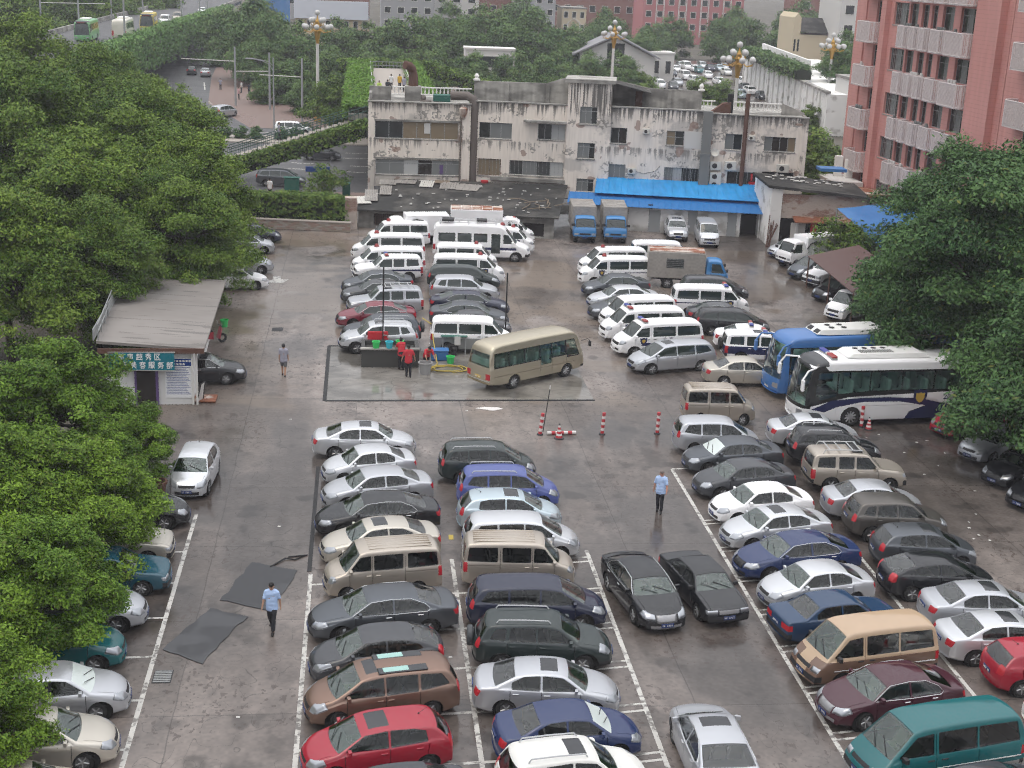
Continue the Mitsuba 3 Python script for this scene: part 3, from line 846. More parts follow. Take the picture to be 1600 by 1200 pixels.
K.add('roof', trimesh.convex.convex_hull(np.vstack([rf, rf - [0, 0, .22]])), 'roof_felt', smooth=False)
K.add('eave', trimesh.convex.convex_hull(np.array([(2.2, -1.1, 2.2), (8.2, -1.1, 2.2), (8.2, 0, 2.5), (2.2, 0, 2.5), (2.2, -1.1, 2.12), (8.2, -1.1, 2.12), (8.2, 0, 2.42), (2.2, 0, 2.42)])), 'rust', smooth=False)
K.add('rubble', cat([trimesh.creation.box((.12 + .3 * r_.random(), .1 + .15 * r_.random(), .06)).apply_translation((x, y, 5.06 - .08 * x + .045 * y)) for x, y in zip(r_.uniform(.5, 7, 40), r_.uniform(2.5, 5.2, 40))]), 'panel_white', smooth=False, kind='stuff')
K.add('scrap', cat([tube([(.1 + .3 * r_.random(), -.5 - .4 * r_.random(), 0), (.1 + .9 * r_.random(), -.35, 1.6 + r_.random())], .04, 5) for _ in range(7)]), 'rust_dark', kind='stuff')
FR = thing('flat_roof_annex', 'low annex with pale terrace at foot of the pink block', 'building')
part('wall', FR, P(box(40.6, 47.0, 112.0, 120, 0, 3.6), 'concrete_dirty', False))
part('roof', FR, P(box(40.4, 47.2, 111.6, 120, 3.6, 3.8), 'rust', False))
part('terrace', FR, P(box(41, 43.6, 116, 121, 3.8, 4.2), 'panel_white', False))
part('chimney', FR, P(cat([box(42.2, 42.8, 119.4, 120, 4.2, 6.0), box(42.9, 43.5, 118.6, 119.2, 4.2, 5.8)]), 'stone_white', False))

# --- pink apartment block
PK = thing('pink_apartment_block', 'tall pink tiled apartment block with rows of white barred balconies', 'building')
F = Frame(PK, 44.0, 122.0, -88)
ph, fl, z00 = 23.6, 3.68, 2.0
holes = []
cols = [(7.0, 9.9, 'w'), (10.2, 11.8, 'n'), (12.5, 13.8, 'n'), (14.3, 15.4, 'n'), (16.3, 18.3, 'n'), (19.4, 22.8, 'b')]
small = (1.9, 5.2)
for k in range(6):
    zb = z00 + fl * k
    for a, b, t in cols: holes.append((a, b, zb + .95, zb + 2.75))
    holes.append((3.3, 4.4, zb + .95, zb + 2.75))
wall_with(F, 'wall', [(-1.0, 0), (27.5, 0), (27.5, ph), (-1.0, ph)], holes, 'pink_tiles', .35)
F.add('room', box(-.8, 27, .5, .55, .5, ph), 'room_dark', smooth=False)
F.add('end_wall', box(-1.0, -.7, .35, 14, 0, ph), 'pink_tiles', smooth=False)
for a, b, d in ((5.3, 6.3, .45), (22.9, 26.6, .55), (-1.0, 1.2, .12)): F.add('pilaster', box(a, b, -d, -.002, 0, ph), 'pink_tiles', smooth=False)
for k in range(6):
    zb = z00 + fl * k
    for a, b, t in cols + [(3.3, 4.4, 'n')]:
        n = 3 if t == 'w' else (4 if t == 'b' else 2)
        window(F, a, b, zb + .95, zb + 2.75, ['pane_dark', 'pane_grey', 'pane_dark', 'pane_grey'][:n], y=.2, sill=(t == 'w'), transom=.7, bars=9 if t == 'w' else 0)
    for bi, (a, b) in enumerate(((1.7, 5.0), (10.0, 11.8), (12.35, 13.75), (14.25, 15.6), (16.25, 18.4), (19.2, 22.7))):
        d = .95 if b - a < 3 else 1.1
        zt, zl = zb + .98 + .0, zb - .75
        pts = [(a, 0), (a, -d * .72), (a + .3, -d), (b - .3, -d), (b, -d * .72), (b, 0)]
        slab = ext(Polygon(pts), .12, zl)
        bk = F.add('balcony', cat([slab, tube([(x, y, zt) for x, y in pts[0:6]], .05, 5), tube([(x, y, zl + .10) for x, y in pts], .05, 5)] + [tube([(x, y, zl), (x, y, zt + .02)], .05, 5) for x, y in pts]), 'balcony_paint', smooth=False)
        bars_ = []
        for (x0, y0), (x1, y1) in zip(pts[:-1], pts[1:]):
            Ls = math.hypot(x1 - x0, y1 - y0)
            for q in np.arange(.06, Ls, .13):
                x, y = x0 + (x1 - x0) * q / Ls, y0 + (y1 - y0) * q / Ls
                bars_.append(box(x - .035, x + .035, y - .035, y + .035, zl + .12, zt))
        F.add('bars', cat(bars_), 'balcony_paint', bk, False, kind='stuff')
        if (bi + k) % 3 != 1: F.add('laundry', cat([rbox(a + .5 + .5 * j, a + .85 + .5 * j, -.6, -.45, zt - .5 - .1 * (j % 2), zt + .25, .03) for j in range(1 + (bi + k) % 3)]), 'panel_white' if k % 2 else 'pane_grey', bk)
F.add('stair_glass_wall', box(27.5, 30.5, .4, .6, 0, ph), 'pane_grey', smooth=False)
for k in range(9): F.add('glass_transom', box(27.5, 30.5, .3, .398, 1.2 + 2.5 * k, 1.4 + 2.5 * k), 'trim', smooth=False)
F.add('wing_wall', box(30.5, 44, -1.5, -1.2, 0, ph), 'pink_tiles', smooth=False)
F.add('wing_side', box(30.5, 30.8, -1.2, .6, 0, ph), 'pink_tiles', smooth=False)
for k in range(6):
    zb = z00 + fl * k
    window(F, 34, 39, zb + .95, zb + 2.75, ['pane_dark', 'pane_grey', 'pane_dark'], y=-1.56, sill=False)
    pts = [(32.6, -1.5), (32.6, -2.3), (33.2, -2.7), (39.4, -2.7), (40, -2.3), (40, -1.5)]
    zt, zl = zb + .98, zb - .75
    bk = F.add('balcony', cat([ext(Polygon(pts), .12, zl), tube([(x, y, zt) for x, y in pts], .05, 5)] + [tube([(x, y, zl), (x, y, zt + .02)], .05, 5) for x, y in pts]), 'balcony_paint', smooth=False)
    bars_ = []
    for (x0, y0), (x1, y1) in zip(pts[:-1], pts[1:]):
        Ls = math.hypot(x1 - x0, y1 - y0)
        for q in np.arange(.06, Ls, .13):
            x, y = x0 + (x1 - x0) * q / Ls, y0 + (y1 - y0) * q / Ls
            bars_.append(box(x - .035, x + .035, y - .035, y + .035, zl + .12, zt))
    F.add('bars', cat(bars_), 'balcony_paint', bk, False, kind='stuff')
mat('balcony_paint', (.58, .52, .51), .6)

# --- car wash office at the left
OF = thing('car_wash_office', 'low white office with broad grey felt roof under the left trees', 'building')
O = Frame(OF, -8.1, 66.3, 92)
# local x runs along the depth, y to the left
O.add('end_wall', box(-.2, .0, .1, 4.2, 0, 2.75), 'office_white', smooth=False)
O.add('front_wall', box(0, 12, 0.1, .3, 0, 2.75), 'office_white', smooth=False)
O.add('corner_post', cat([box(-.32, -.22, .02, .12, 0, 2.8), box(-.3, -.18, -.18, -.08, 0, 2.8)]), 'frame_white', smooth=False)
rf = np.array([(-.55, -.55, 2.95), (14.2, -.75, 2.95), (14.6, 5.2, 3.25), (-.2, 4.6, 3.25)])
O.add('roof', trimesh.convex.convex_hull(np.vstack([rf, rf - [0, 0, .14]])), 'office_roof', smooth=False)
O.add('back_railing', cat([tube([(-.2, 4.5, 3.2 + h), (13, 5.0, 3.2 + h)], .03, 6) for h in (.45, .85)] + [tube([(x, 4.5 + .038 * x, 3.1), (x, 4.5 + .038 * x, 4.08)], .03, 5) for x in np.linspace(-.1, 12.9, 9)] + [box(-.1, 13, 4.72, 4.76, 3.22, 3.8)]), 'frame_grey', smooth=False)
O.add('roof_edge', box(-.62, -.552, -.55, 4.5, 2.72, 2.97), 'rust_dark', smooth=False)
O.add('doorway', box(-.27, -.21, 1.85, 2.75, 0, 2.0), 'room_dark', smooth=False)
O.add('door_frame', cat([box(-.3, -.202, 1.72, 1.85, 0, 2.1), box(-.3, -.202, 2.75, 2.85, 0, 2.1)]), 'purple', smooth=False)
mat('office_white', (.62, .62, .61), .6)
mat('sign_teal', (.008, .16, .21), .4)
mat('sign_blue', (.015, .05, .22), .4)
mat('sign_white', (.70, .71, .72), .5)
mat('ink', (.12, .15, .30), .6)

STROKES = {
    '公': [[(.42, .95), (.30, .75), (.10, .55)], [(.58, .95), (.72, .72), (.92, .55)], [(.52, .58), (.38, .35), (.2, .12), (.75, .18)], [(.66, .38), (.84, .06)]],
    '安': [[(.5, 1), (.53, .88)], [(.12, .68), (.14, .84), (.88, .84), (.84, .68)], [(.46, .74), (.30, .34), (.74, .06)], [(.68, .54), (.54, .26), (.16, .04)], [(.08, .46), (.92, .46)]],
    '市': [[(.48, 1), (.52, .88)], [(.08, .80), (.92, .80)], [(.2, .2), (.2, .62), (.8, .62), (.8, .22), (.7, .22)], [(.5, .8), (.5, 0)]],
    '越': [[(.3, .98), (.3, .56)], [(.1, .82), (.48, .82)], [(.06, .64), (.5, .64)], [(.3, .56), (.3, .16)], [(.3, .4), (.5, .4)], [(.18, .46), (.06, .06), (.34, .08), (.96, .04)], [(.58, .72), (.6, .34)], [(.54, .80), (.94, .80)], [(.74, .98), (.78, .5), (.92, .26)], [(.9, .62), (.66, .24)]],
    '秀': [[(.72, .98), (.3, .90)], [(.08, .80), (.92, .80)], [(.5, .92), (.5, .5)], [(.46, .76), (.1, .52)], [(.54, .76), (.9, .52)], [(.22, .44), (.7, .44), (.62, .28), (.84, .28), (.78, .04), (.64, .06)], [(.42, .44), (.34, .2), (.12, .02)]],
    '区': [[(.9, .92), (.12, .92), (.12, .06), (.92, .06)], [(.74, .78), (.3, .24)], [(.32, .72), (.76, .24)]],
    '车': [[(.16, .86), (.84, .86)], [(.46, 1), (.24, .58), (.84, .58)], [(.08, .32), (.92, .32)], [(.54, .72), (.54, 0)]],
    '美': [[(.3, 1), (.38, .88)], [(.7, 1), (.6, .88)], [(.12, .84), (.88, .84)], [(.18, .69), (.82, .69)], [(.08, .54), (.92, .54)], [(.5, .84), (.5, .40)], [(.1, .36), (.9, .36)], [(.5, .40), (.36, .14), (.08, .02)], [(.52, .34), (.9, .02)]],
    '容': [[(.5, 1), (.53, .9)], [(.12, .72), (.14, .86), (.88, .86), (.84, .72)], [(.38, .76), (.22, .6)], [(.62, .76), (.8, .6)], [(.5, .66), (.08, .34)], [(.5, .66), (.92, .34)], [(.3, .32), (.3, .04), (.72, .04), (.72, .32), (.3, .32)]],
    '服': [[(.16, .94), (.16, .3), (.06, .02)], [(.16, .94), (.42, .94), (.42, .06), (.32, .08)], [(.16, .68), (.42, .68)], [(.16, .42), (.42, .42)], [(.54, 0), (.54, .94), (.88, .94), (.86, .66), (.76, .68)], [(.56, .5), (.88, .5), (.6, .04)], [(.6, .44), (.94, .02)]],
    '务': [[(.42, 1), (.12, .68)], [(.38, .86), (.78, .86), (.12, .46)], [(.34, .76), (.92, .46)], [(.16, .36), (.82, .36), (.76, .04), (.6, .06)], [(.5, .5), (.42, .22), (.1, .02)]],
    '部': [[(.28, 1), (.32, .88)], [(.08, .84), (.54, .84)], [(.2, .76), (.24, .62)], [(.44, .76), (.38, .62)], [(.04, .56), (.58, .56)], [(.14, .38), (.14, .04), (.48, .04), (.48, .38), (.14, .38)], [(.68, 0), (.68, .94), (.92, .94), (.78, .62), (.92, .36), (.76, .28)]],
    '州': [[(.24, .92), (.22, .4), (.08, .04)], [(.5, .9), (.5, .1)], [(.8, .96), (.8, .02)], [(.1, .66), (.06, .44)], [(.38, .66), (.4, .46)], [(.64, .66), (.68, .46)]],
}


def glyph(ch, h, w=None, bold=.085):
    """a character as polygons, h metres tall, origin at its lower left"""
    g = shapely.union_all([LineString(s).buffer(bold / 2, cap_style=2, join_style=2) for s in STROKES[ch]])
    return shapely.affinity.scale(g, (w or h), h, origin=(0, 0))


def lettering(text, h, gap, t=.02, bold=.095):
    ms = []
    for i, ch in enumerate(text):
        if ch == ' ': continue
        g = shapely.affinity.translate(glyph(ch, h, bold=bold), i * gap, 0)
        for q in getattr(g, 'geoms', [g]): ms.append(ext(q, t))
    m = cat(ms)
    v = m.vertices
    return trimesh.Trimesh(np.stack([v[:, 0], -v[:, 2], v[:, 1]], 1), m.faces, process=False)   # upright, facing -y


SG = thing('office_sign', 'teal signboard with white Chinese lettering above the office doorway', 'sign')
S_ = Frame(SG, -12.05, 65.55, 0)
S_.add('board', box(0, 3.1, 0, .1, 1.92, 2.78), 'sign_teal', smooth=False)
S_.add('frame', cat([box(-.04, 3.14, -.02, .1, 2.781, 2.82), box(-.04, 3.14, -.02, .1, 1.87, 1.919)]), 'frame_grey', smooth=False)
S_.add('lettering', lettering('州市越秀区', .33, .43, bold=.115).apply_translation((.42, -.002, 2.42)), 'sign_white', smooth=False)
S_.add('lettering', lettering('车美容服务部', .33, .43, bold=.115).apply_translation((.56, -.002, 2.0)), 'sign_white', smooth=False)
NB = thing('notice_board', 'white notice with blue heading on the office end wall below the teal sign', 'notice')
N_ = Frame(NB, -9.35, 66.02, 0)
N_.add('board', box(-.15, 1.15, 0, .04, .35, 2.35), 'sign_white', smooth=False)
N_.add('heading', box(-.15, 1.15, -.012, -.001, 2.0, 2.35), 'sign_blue', smooth=False)
N_.add('heading_marks', cat([box(-.02 + .15 * i, .08 + .15 * i, -.02, -.013, z, z + .10) for z in (2.04, 2.20) for i in range(8 if z > 2.1 else 6)]), 'sign_white', smooth=False, kind='stuff')
N_.add('text_lines', cat([box(-.08 + .02 * (i % 3), 1.08 - .25 * ((i * 7) % 4) / 4, -.008, -.001, 1.90 - .085 * i, 1.93 - .085 * i) for i in range(17)]), 'ink', smooth=False, kind='stuff')

# --- low brick wall and hedge at the back left
BW = thing('low_brick_wall', 'low pale brick wall below the hedge at the back of the car park', 'wall')
W_ = Frame(BW, -9.9, 112.1, -8)
W_.add('core', box(0, 9.2, .06, .5, 0, .70), 'kerb_stone', smooth=False)
for j in range(5):
    for i in range(20):
        a = i * .46 + (.23 if j % 2 else 0)
        W_.add('brick', rbox(a + .01, min(a + .45, 9.2), 0, .2, .02 + .14 * j, .15 + .14 * j, .012), ('stone_tan', 'kerb_stone', 'stone_pink')[int(r_.integers(3))], smooth=False)
W_.add('coping', box(-.02, 9.22, -.04, .54, .722, .80), 'kerb_stone', smooth=False)
mat('stone_tan', (.26, .22, .18), .8)
mat('stone_pink', (.27, .19, .16), .8)
# ---------------------------------------------------------------- vehicles: lofted bodies with panes, lamps and trim cut out of them
def man(tm):
    return m3.Manifold(m3.Mesh(np.asarray(tm.vertices, np.float32), np.asarray(tm.faces, np.uint32)))


def tmesh(m):
    q = m.to_mesh()
    return trimesh.Trimesh(np.array(q.vert_properties[:, :3], float), np.array(q.tri_verts), process=False)


def resample(path, step, sig):
    p = np.asarray(path, float)
    d = np.r_[0, np.cumsum(np.linalg.norm(np.diff(p, axis=0), axis=1))]
    n = max(8, int(d[-1] / 0.02))
    t = np.linspace(0, d[-1], n)
    q = np.stack([np.interp(t, d, p[:, k]) for k in (0, 1)], 1)
    h = d[-1] / (n - 1)
    w = int(3 * sig / h) + 1
    k = np.exp(-0.5 * (np.arange(-w, w + 1) * h / sig) ** 2)
    k /= k.sum()
    ext_ = np.vstack([2 * q[0] - q[w:0:-1], q, 2 * q[-1] - q[-2:-w - 2:-1]])
    q = np.stack([np.convolve(ext_[:, i], k, 'valid') for i in (0, 1)], 1)
    # adaptive pick: keep points by curvature
    keep, last = [0], 0
    for i in range(1, n - 1):
        a = q[i] - q[last]
        chord = np.linalg.norm(a)
        mid = q[(last + i) // 2] - q[last]
        dev = abs(a[0] * mid[1] - a[1] * mid[0]) / max(chord, 1e-9)
        if chord > step or dev > 0.0035:
            keep.append(i)
            last = i
    keep.append(n - 1)
    return q[keep]


class Body:
    def __init__(s, spec, lod=0):
        s.sp = spec
        s.lod = lod
        s.prof = resample(spec['top'], 0.16 if lod < 2 else 0.35, spec.get('sig', 0.05))

    def I(s, key, x):
        k = np.array(s.sp[key], float)
        return np.interp(x, k[:, 0], k[:, 1])

    def width(s, x, z):
        """half width of the body at station x and height z"""
        W, zb = s.I('W', x), s.I('belt', x)
        t = s.sp['tumble']
        z0 = s.sp.get('sill', 0.22)
        u = np.clip((z - z0) / np.maximum(zb - z0, 0.05), 0, 1)
        low = W * (0.945 + 0.055 * np.sin(np.pi * np.clip(u * 0.62 + 0.12, 0, 1)) ** 0.8) - 0.02 * np.clip((u - 0.8) / 0.2, 0, 1) ** 2
        return low - t * np.maximum(z - zb, 0) - s.sp.get('shoulder', 0.03) * np.clip((z - zb) / 0.05, 0, 1)

    def bow(s, x):
        k = np.array(s.sp['bow'], float)
        return np.interp(x, k[:, 0], k[:, 1])

    def bend(s, x, y):
        return x - s.bow(x) * (np.abs(y) / s.sp['Wmax']) ** 2.2

    def solid(s, inset=0.0):
        sp = s.sp
        pr = s.prof
        tan = np.gradient(pr, axis=0)
        tan /= np.linalg.norm(tan, axis=1, keepdims=True) + 1e-9
        nor = np.stack([tan[:, 1], -tan[:, 0]], 1)
        pr = pr + nor * inset
        nb, n1, n2, nt = (3, 6, 5, 6) if s.lod < 2 else (2, 3, 3, 3)
        rings = []
        for x, zt in pr:
            zbot = float(s.I('bot', x)) + inset
            zt = max(zt, zbot + 0.02)
            crown = sp['crown'] * min(1.0, max(0.15, (zt - 0.5) / 0.8))
            r = min(sp['rr'], 0.45 * (zt - zbot))
            zbelt = min(float(s.I('belt', x)), zt - r - crown * 0.5)
            zbelt = max(zbelt, zbot + 0.3 * (zt - zbot))
            zside = max(zt - crown - r, zbelt)
            pts = []
            wb = float(s.width(x, zbot)) - inset
            rb = min(0.07, 0.3 * (zt - zbot))
            for k in range(nb): pts.append((wb * 0.9 * k / (nb - 1), zbot))
            pts.append((wb - 0.03, zbot + rb * 0.4))
            for k in range(n1):
                z = zbot + rb + (zbelt - zbot - rb) * k / (n1 - 1)
                pts.append((float(s.width(x, z)) - inset, z))
            for k in range(1, n2 + 1):
                z = zbelt + (zside - zbelt) * k / n2
                pts.append((float(s.width(x, z)) - inset, z))
            ye, ze = pts[-1]
            r = max(zt - crown - ze, 0.004)
            for a in (30, 60):
                a = math.radians(a)
                pts.append((ye - 0.6 * r * (1 - math.cos(a)) - 0.25 * r * math.sin(a), ze + r * math.sin(a)))
            yt = ye - 0.85 * r - 0.01
            for k in range(nt):
                y = yt * (1 - k / (nt - 1))
                pts.append((y, zt - crown * (y / max(yt, 0.05)) ** 2))
            rings.append([(x, y, z) for y, z in pts])
        R = np.array(rings)
        m = R.shape[1]
        full = np.concatenate([R, R[:, -2:0:-1] * [1, -1, 1]], 1)
        full[..., 0] = s.bend(full[..., 0], full[..., 1])
        n, k = full.shape[:2]
        V = full.reshape(-1, 3)
        F = []
        for i in range(n - 1):
            for j in range(k):
                a, b, c, d = i * k + j, i * k + (j + 1) % k, (i + 1) * k + (j + 1) % k, (i + 1) * k + j
                F += [(a, b, c), (a, c, d)]
        c0, c1 = len(V), len(V) + 1
        V = np.vstack([V, [full[0, :, 0].mean(), 0, full[0, :, 2].mean()], [full[-1, :, 0].mean(), 0, full[-1, :, 2].mean()]])
        for j in range(k):
            F += [(c0, (j + 1) % k, j), (c1, (n - 1) * k + j, (n - 1) * k + (j + 1) % k)]
        tm = trimesh.Trimesh(V, F, process=False)
        if tm.volume < 0:
            tm.invert()
        return man(tm)

    def ztop(s, x):
        o = s.prof
        best = np.interp(x, o[:, 0], o[:, 1]) if np.all(np.diff(o[:, 0]) > 0) else None
        if best is None:
            c = np.abs(o[:, 0] - x)
            i = np.argsort(c)[:3]
            best = o[i, 1].max()
            # linear between neighbours on the upper chain
            up = o[np.argmax(o[:, 1]) :]
            dn = o[: np.argmax(o[:, 1]) + 1]
            ch = up if x > o[np.argmax(o[:, 1]), 0] else dn
            j = np.argsort(ch[:, 0])
            best = np.interp(x, ch[j, 0], ch[j, 1])
        return float(best)

    def edge(s, x):
        z = s.ztop(x)
        return float(s.width(x, z - s.sp['crown'] - 0.5 * s.sp['rr']))

    def plan_prism(s, x0, x1, gap=0.06, z0=None, z1=4.0, yfix=None, n=8):
        """vertical prism between stations x0..x1, as wide as the roof edge less the gap, following the bow"""
        pts = []
        xs = np.linspace(x0, x1, n)
        E = [(x, (s.edge(x) - gap) if yfix is None else yfix) for x in xs]
        for x, e in E: pts.append((s.bend(x, e), e))
        for q in np.linspace(1, -1, 9)[1:-1]: pts.append((s.bend(x1, q * E[-1][1]), q * E[-1][1]))
        for x, e in E[::-1]: pts.append((s.bend(x, e), -e))
        for q in np.linspace(-1, 1, 9)[1:-1]: pts.append((s.bend(x0, q * E[0][1]), q * E[0][1]))
        pl = shapely.make_valid(Polygon(pts)).buffer(-0.03).buffer(0.03)
        if pl.geom_type != "Polygon": pl = max(pl.geoms, key=lambda g: g.area)
        return man(ext(pl, z1 - z0, z0))


def side_prism(pts, y0, y1, r=0.03):
    """polygon in (x, z) extruded from y0 to y1"""
    pl = Polygon(pts).buffer(-r).buffer(r, quad_segs=3)
    m = ext(pl, y1 - y0)
    v = m.vertices.copy()
    m.vertices = np.stack([v[:, 0], -v[:, 2] - y0, v[:, 1]], 1)
    out = man(m)
    return out.mirror((0, 1, 0)) if True else out


def front_prism(pts, x0, x1, r=0.02):
    """polygon in (y, z) extruded from x0 to x1"""
    pl = Polygon(pts).buffer(-r).buffer(r, quad_segs=3)
    m = ext(pl, x1 - x0)
    v = m.vertices.copy()
    m.vertices = np.stack([v[:, 2] + x0, v[:, 0], v[:, 1]], 1)
    return man(m)


def mirror_y(p):
    return [(-y, z) for y, z in p][::-1]


def wheel_meshes(r, w, lod=0, spokes=5):
    """tyre and rim, axis y, outer face at +y = w/2"""
    seg = 20 if lod < 2 else 12
    tyre = lathe([(r * .62, -w / 2), (r * .93, -w / 2), (r, -w * .36), (r, w * .36), (r * .93, w / 2), (r * .64, w / 2), (r * .6, w * .3), (r * .62, -w / 2)], seg)
    rim = [lathe([(0.0, w * .2), (r * .6, w * .2), (r * .62, w * .42), (r * .66, w * .5), (r * .64, w * .36), (r * .60, w * .1), (0, w * .1)], seg)]
    hub = lathe([(0, w * .2), (r * .15, w * .2), (r * .15, w * .42), (0, w * .44)], 10)
    sp = [hub]
    for k in range(spokes):
        b = rbox(r * .1, r * .63, -r * .075, r * .075, w * .2, w * .40, .015)
        b.apply_transform(trimesh.transformations.rotation_matrix(2 * math.pi * k / spokes + .3, [0, 0, 1]))
        sp.append(b)
    R_ = trimesh.transformations.rotation_matrix(-math.pi / 2, [1, 0, 0])
    out = []
    for m in (tyre, rim[0], cat(sp)):
        m = m.copy()
        m.apply_transform(R_)
        out.append(m)
    return out


STYLES, MODELS = {}, {}
NO_CABIN = {'city_bus'}


def style(name, **k):
    STYLES[name] = k
    k['Wmax'] = max(w for _, w in k['W'])


def build_model(name, lod=0):
    """list of (part name, mesh, material or 'paint', parent part or None)"""
    if (name, lod) in MODELS: return MODELS[(name, lod)]
    k = STYLES[name]
    B = Body(k, lod)
    outer, inner = B.solid(0.0), B.solid(0.014)
    lens_in = B.solid(0.004)
    cabin = bool(k.get('hollow')) or (lod == 0 and name not in NO_CABIN)
    hollow_in = B.solid(0.024) if cabin else None
    prisms = []
    body = outer
    parts = []

    def carve(pname, prism, mat, solid=None, parent=None):
        nonlocal body
        g = (inner if solid is None else solid) ^ prism
        if cabin and mat == 'glass':
            g = g - hollow_in
            mat = 'bus_glass' if k.get('hollow') else {'windscreen': 'screen_glass'}.get(pname, 'side_glass')
            prisms.append(prism)
        body = body - prism
        if g.num_tri() > 0: parts.append((pname, tmesh(g), mat, parent))

    Wm = k['Wmax']
    # panes
    for kind, a, b, *o in [k['screen']]:
        pr = B.plan_prism(a, b, gap=k.get('pillar', .06), z0=k.get('screen_z', .7)) if kind == 'plan' else front_prism([(-B.width(o[0], a) + .09, a), (B.width(o[0], a) - .09, a), (B.width(o[0], b) - .11, b), (-B.width(o[0], b) + .11, b)], o[0], 6)
        carve('windscreen', pr, 'glass')
    if k.get('rear'):
        kind, a, b, *o = k['rear']
        pr = B.plan_prism(a, b, gap=.07, z0=k.get('screen_z', .7)) if kind == 'plan' else front_prism([(-B.width(o[0], a) + .1, a), (B.width(o[0], a) - .1, a), (B.width(o[0], b) - .13, b), (-B.width(o[0], b) + .13, b)], -6, o[0])
        carve('rear_window', pr, 'glass')
    for poly in k['sides']:
        for sgn in (1, -1):
            pr = side_prism(poly, 0.3, 2.2, .04 if lod < 2 else .02)
            if sgn < 0: pr = pr.mirror((0, 1, 0))
            carve('side_window', pr, 'glass')
    for (x0, x1, yh) in k.get('sunroof', []):
        carve('sunroof', B.plan_prism(x0, x1, yfix=yh, z0=k['h'] - .3), 'sunroof', lens_in)
    if lod < 2:
        for pts in k.get('grille', []):
            carve('grille', front_prism(pts, B.prof[:, 0].max() - .4, 8), 'grille')
        for pts, x0 in k.get('bumper', []):
            carve('bumper', front_prism(pts, x0, 8) if x0 > 0 else front_prism(pts, -8, x0), 'trim', lens_in)
    for pts, y0 in k.get('head', []):
        for sgn in (1, -1):
            pr = side_prism(pts, y0, 2.2)
            carve('headlight', pr if sgn > 0 else pr.mirror((0, 1, 0)), 'headlight', lens_in)
    for pts in k.get('headf', []):
        for q in (pts, mirror_y(pts)): carve('headlight', front_prism(q, B.prof[:, 0].max() - .32, 8), 'headlight', lens_in)
    for pts, y0 in k.get('tail', []):
        for sgn in (1, -1):
            pr = side_prism(pts, y0, 2.2)
            carve('taillight', pr if sgn > 0 else pr.mirror((0, 1, 0)), 'taillight', lens_in)
    for pts in k.get('tailf', []):
        for q in (pts, mirror_y(pts)): carve('taillight', front_prism(q, -8, B.prof[:, 0].min() + .22), 'taillight', lens_in)
    for pts in k.get('cladding', []):
        for sgn in (1, -1):
            pr = side_prism(pts, .3, 2.2, .01)
            carve('lower_panel', pr if sgn > 0 else pr.mirror((0, 1, 0)), k.get('clad_mat', 'trim'), body)
    for pts, bm in k.get('bands', []):
        for sgn in (1, -1):
            pr = side_prism(pts, .3, 2.2, .01)
            carve('window_band', pr if sgn > 0 else pr.mirror((0, 1, 0)), bm, body - hollow_in)
    for pts, x0, bm in k.get('masks', []):
        carve('front_mask', front_prism(pts, x0, 8), bm, body - hollow_in)
    # arches
    rw, zw = k['rw'], k['rw']
    for xa in k['axles']:
        c = trimesh.creation.cylinder(rw + .055, 2 * Wm + 1, sections=24)
        c.apply_transform(trimesh.transformations.rotation_matrix(math.pi / 2, [1, 0, 0]))
        c.apply_translation((xa, 0, zw))
        c = man(c)
        core = man(box(-9, 9, -Wm + .26, Wm - .26, -2, 4))
        cut = c - core
        for i, (pn, pm, mt, par) in enumerate(parts):
            if pn in ('lower_panel', 'bumper'):
                parts[i] = (pn, tmesh(man(pm) - cut), mt, par)
        body = body - cut
    # door gaps
    if lod < 2:
        for (x0, z0, x1, z1) in k.get('gaps', []):
            for sgn in (1, -1):
                pr = side_prism(list(LineString([(x0, z0), (x1, z1)]).buffer(.010, cap_style=2).exterior.coords), .45, 2.2, .0005)
                body = body - (pr if sgn > 0 else pr.mirror((0, 1, 0)))
        for (x0, y0, x1, y1) in k.get('hood_gaps', []):
            for sgn in (1, -1):
                q = LineString([(x0, sgn * y0), (x1, sgn * y1)]).buffer(.007, cap_style=2)
                body = body - man(ext(q, 1.0, .66))
    if k.get('hollow'):
        body = body - (B.solid(.09) ^ man(box(-30, 30, -5, 5, k['hollow'], 9)))
    elif cabin:
        sx_ = [q[0] for p in k['sides'] for q in p]
        belt = min(q[1] for p in k['sides'] for q in p)
        x0, x1 = min(sx_) - .18, max(max(sx_) + .12, k['screen'][2] - .06 if k['screen'][0] == 'plan' else 0)
        zf = belt - .42
        room = B.solid(.07) ^ man(box(x0, x1, -5, 5, zf, 9))
        body = body - room
        lining = (B.solid(.072) ^ man(box(x0 + .004, x1 - .004, -5, 5, zf + .004, 9))) - (B.solid(.082) ^ man(box(x0 + .02, x1 - .02, -5, 5, zf + .02, 9)))
        for q in prisms: lining = lining - q
        parts.append(('cabin_lining', tmesh(lining), 'lining', None))
        hw = float(B.width((x0 + x1) / 2, belt)) - .12
        xs = [max(sx_) - .72]
        while xs[-1] - .92 > min(sx_) + .05: xs.append(xs[-1] - .92)
        for i, xx in enumerate(xs[:3]):
            for yy in ((-.5, .5) if i == 0 else (-.62, 0, .62)):
                w_ = .23 if i == 0 else .20
                y_ = yy * hw
                seat = [rbox(xx - .05, xx + .45, y_ - w_, y_ + w_, belt - .40, belt - .25, .05), trimesh.convex.convex_hull(np.array([(xx - .05 + a_, y_ + s_ * w_, belt - .38) for a_ in (0, .14) for s_ in (1, -1)] + [(xx - .24 + a_, y_ + s_ * w_ * .85, belt + .16) for a_ in (0, .10) for s_ in (1, -1)])), rbox(xx - .28, xx - .18, y_ - .12, y_ + .12, belt + .17, belt + .33, .04)]
                parts.append(('seat', cat(seat), 'seat_grey', None))
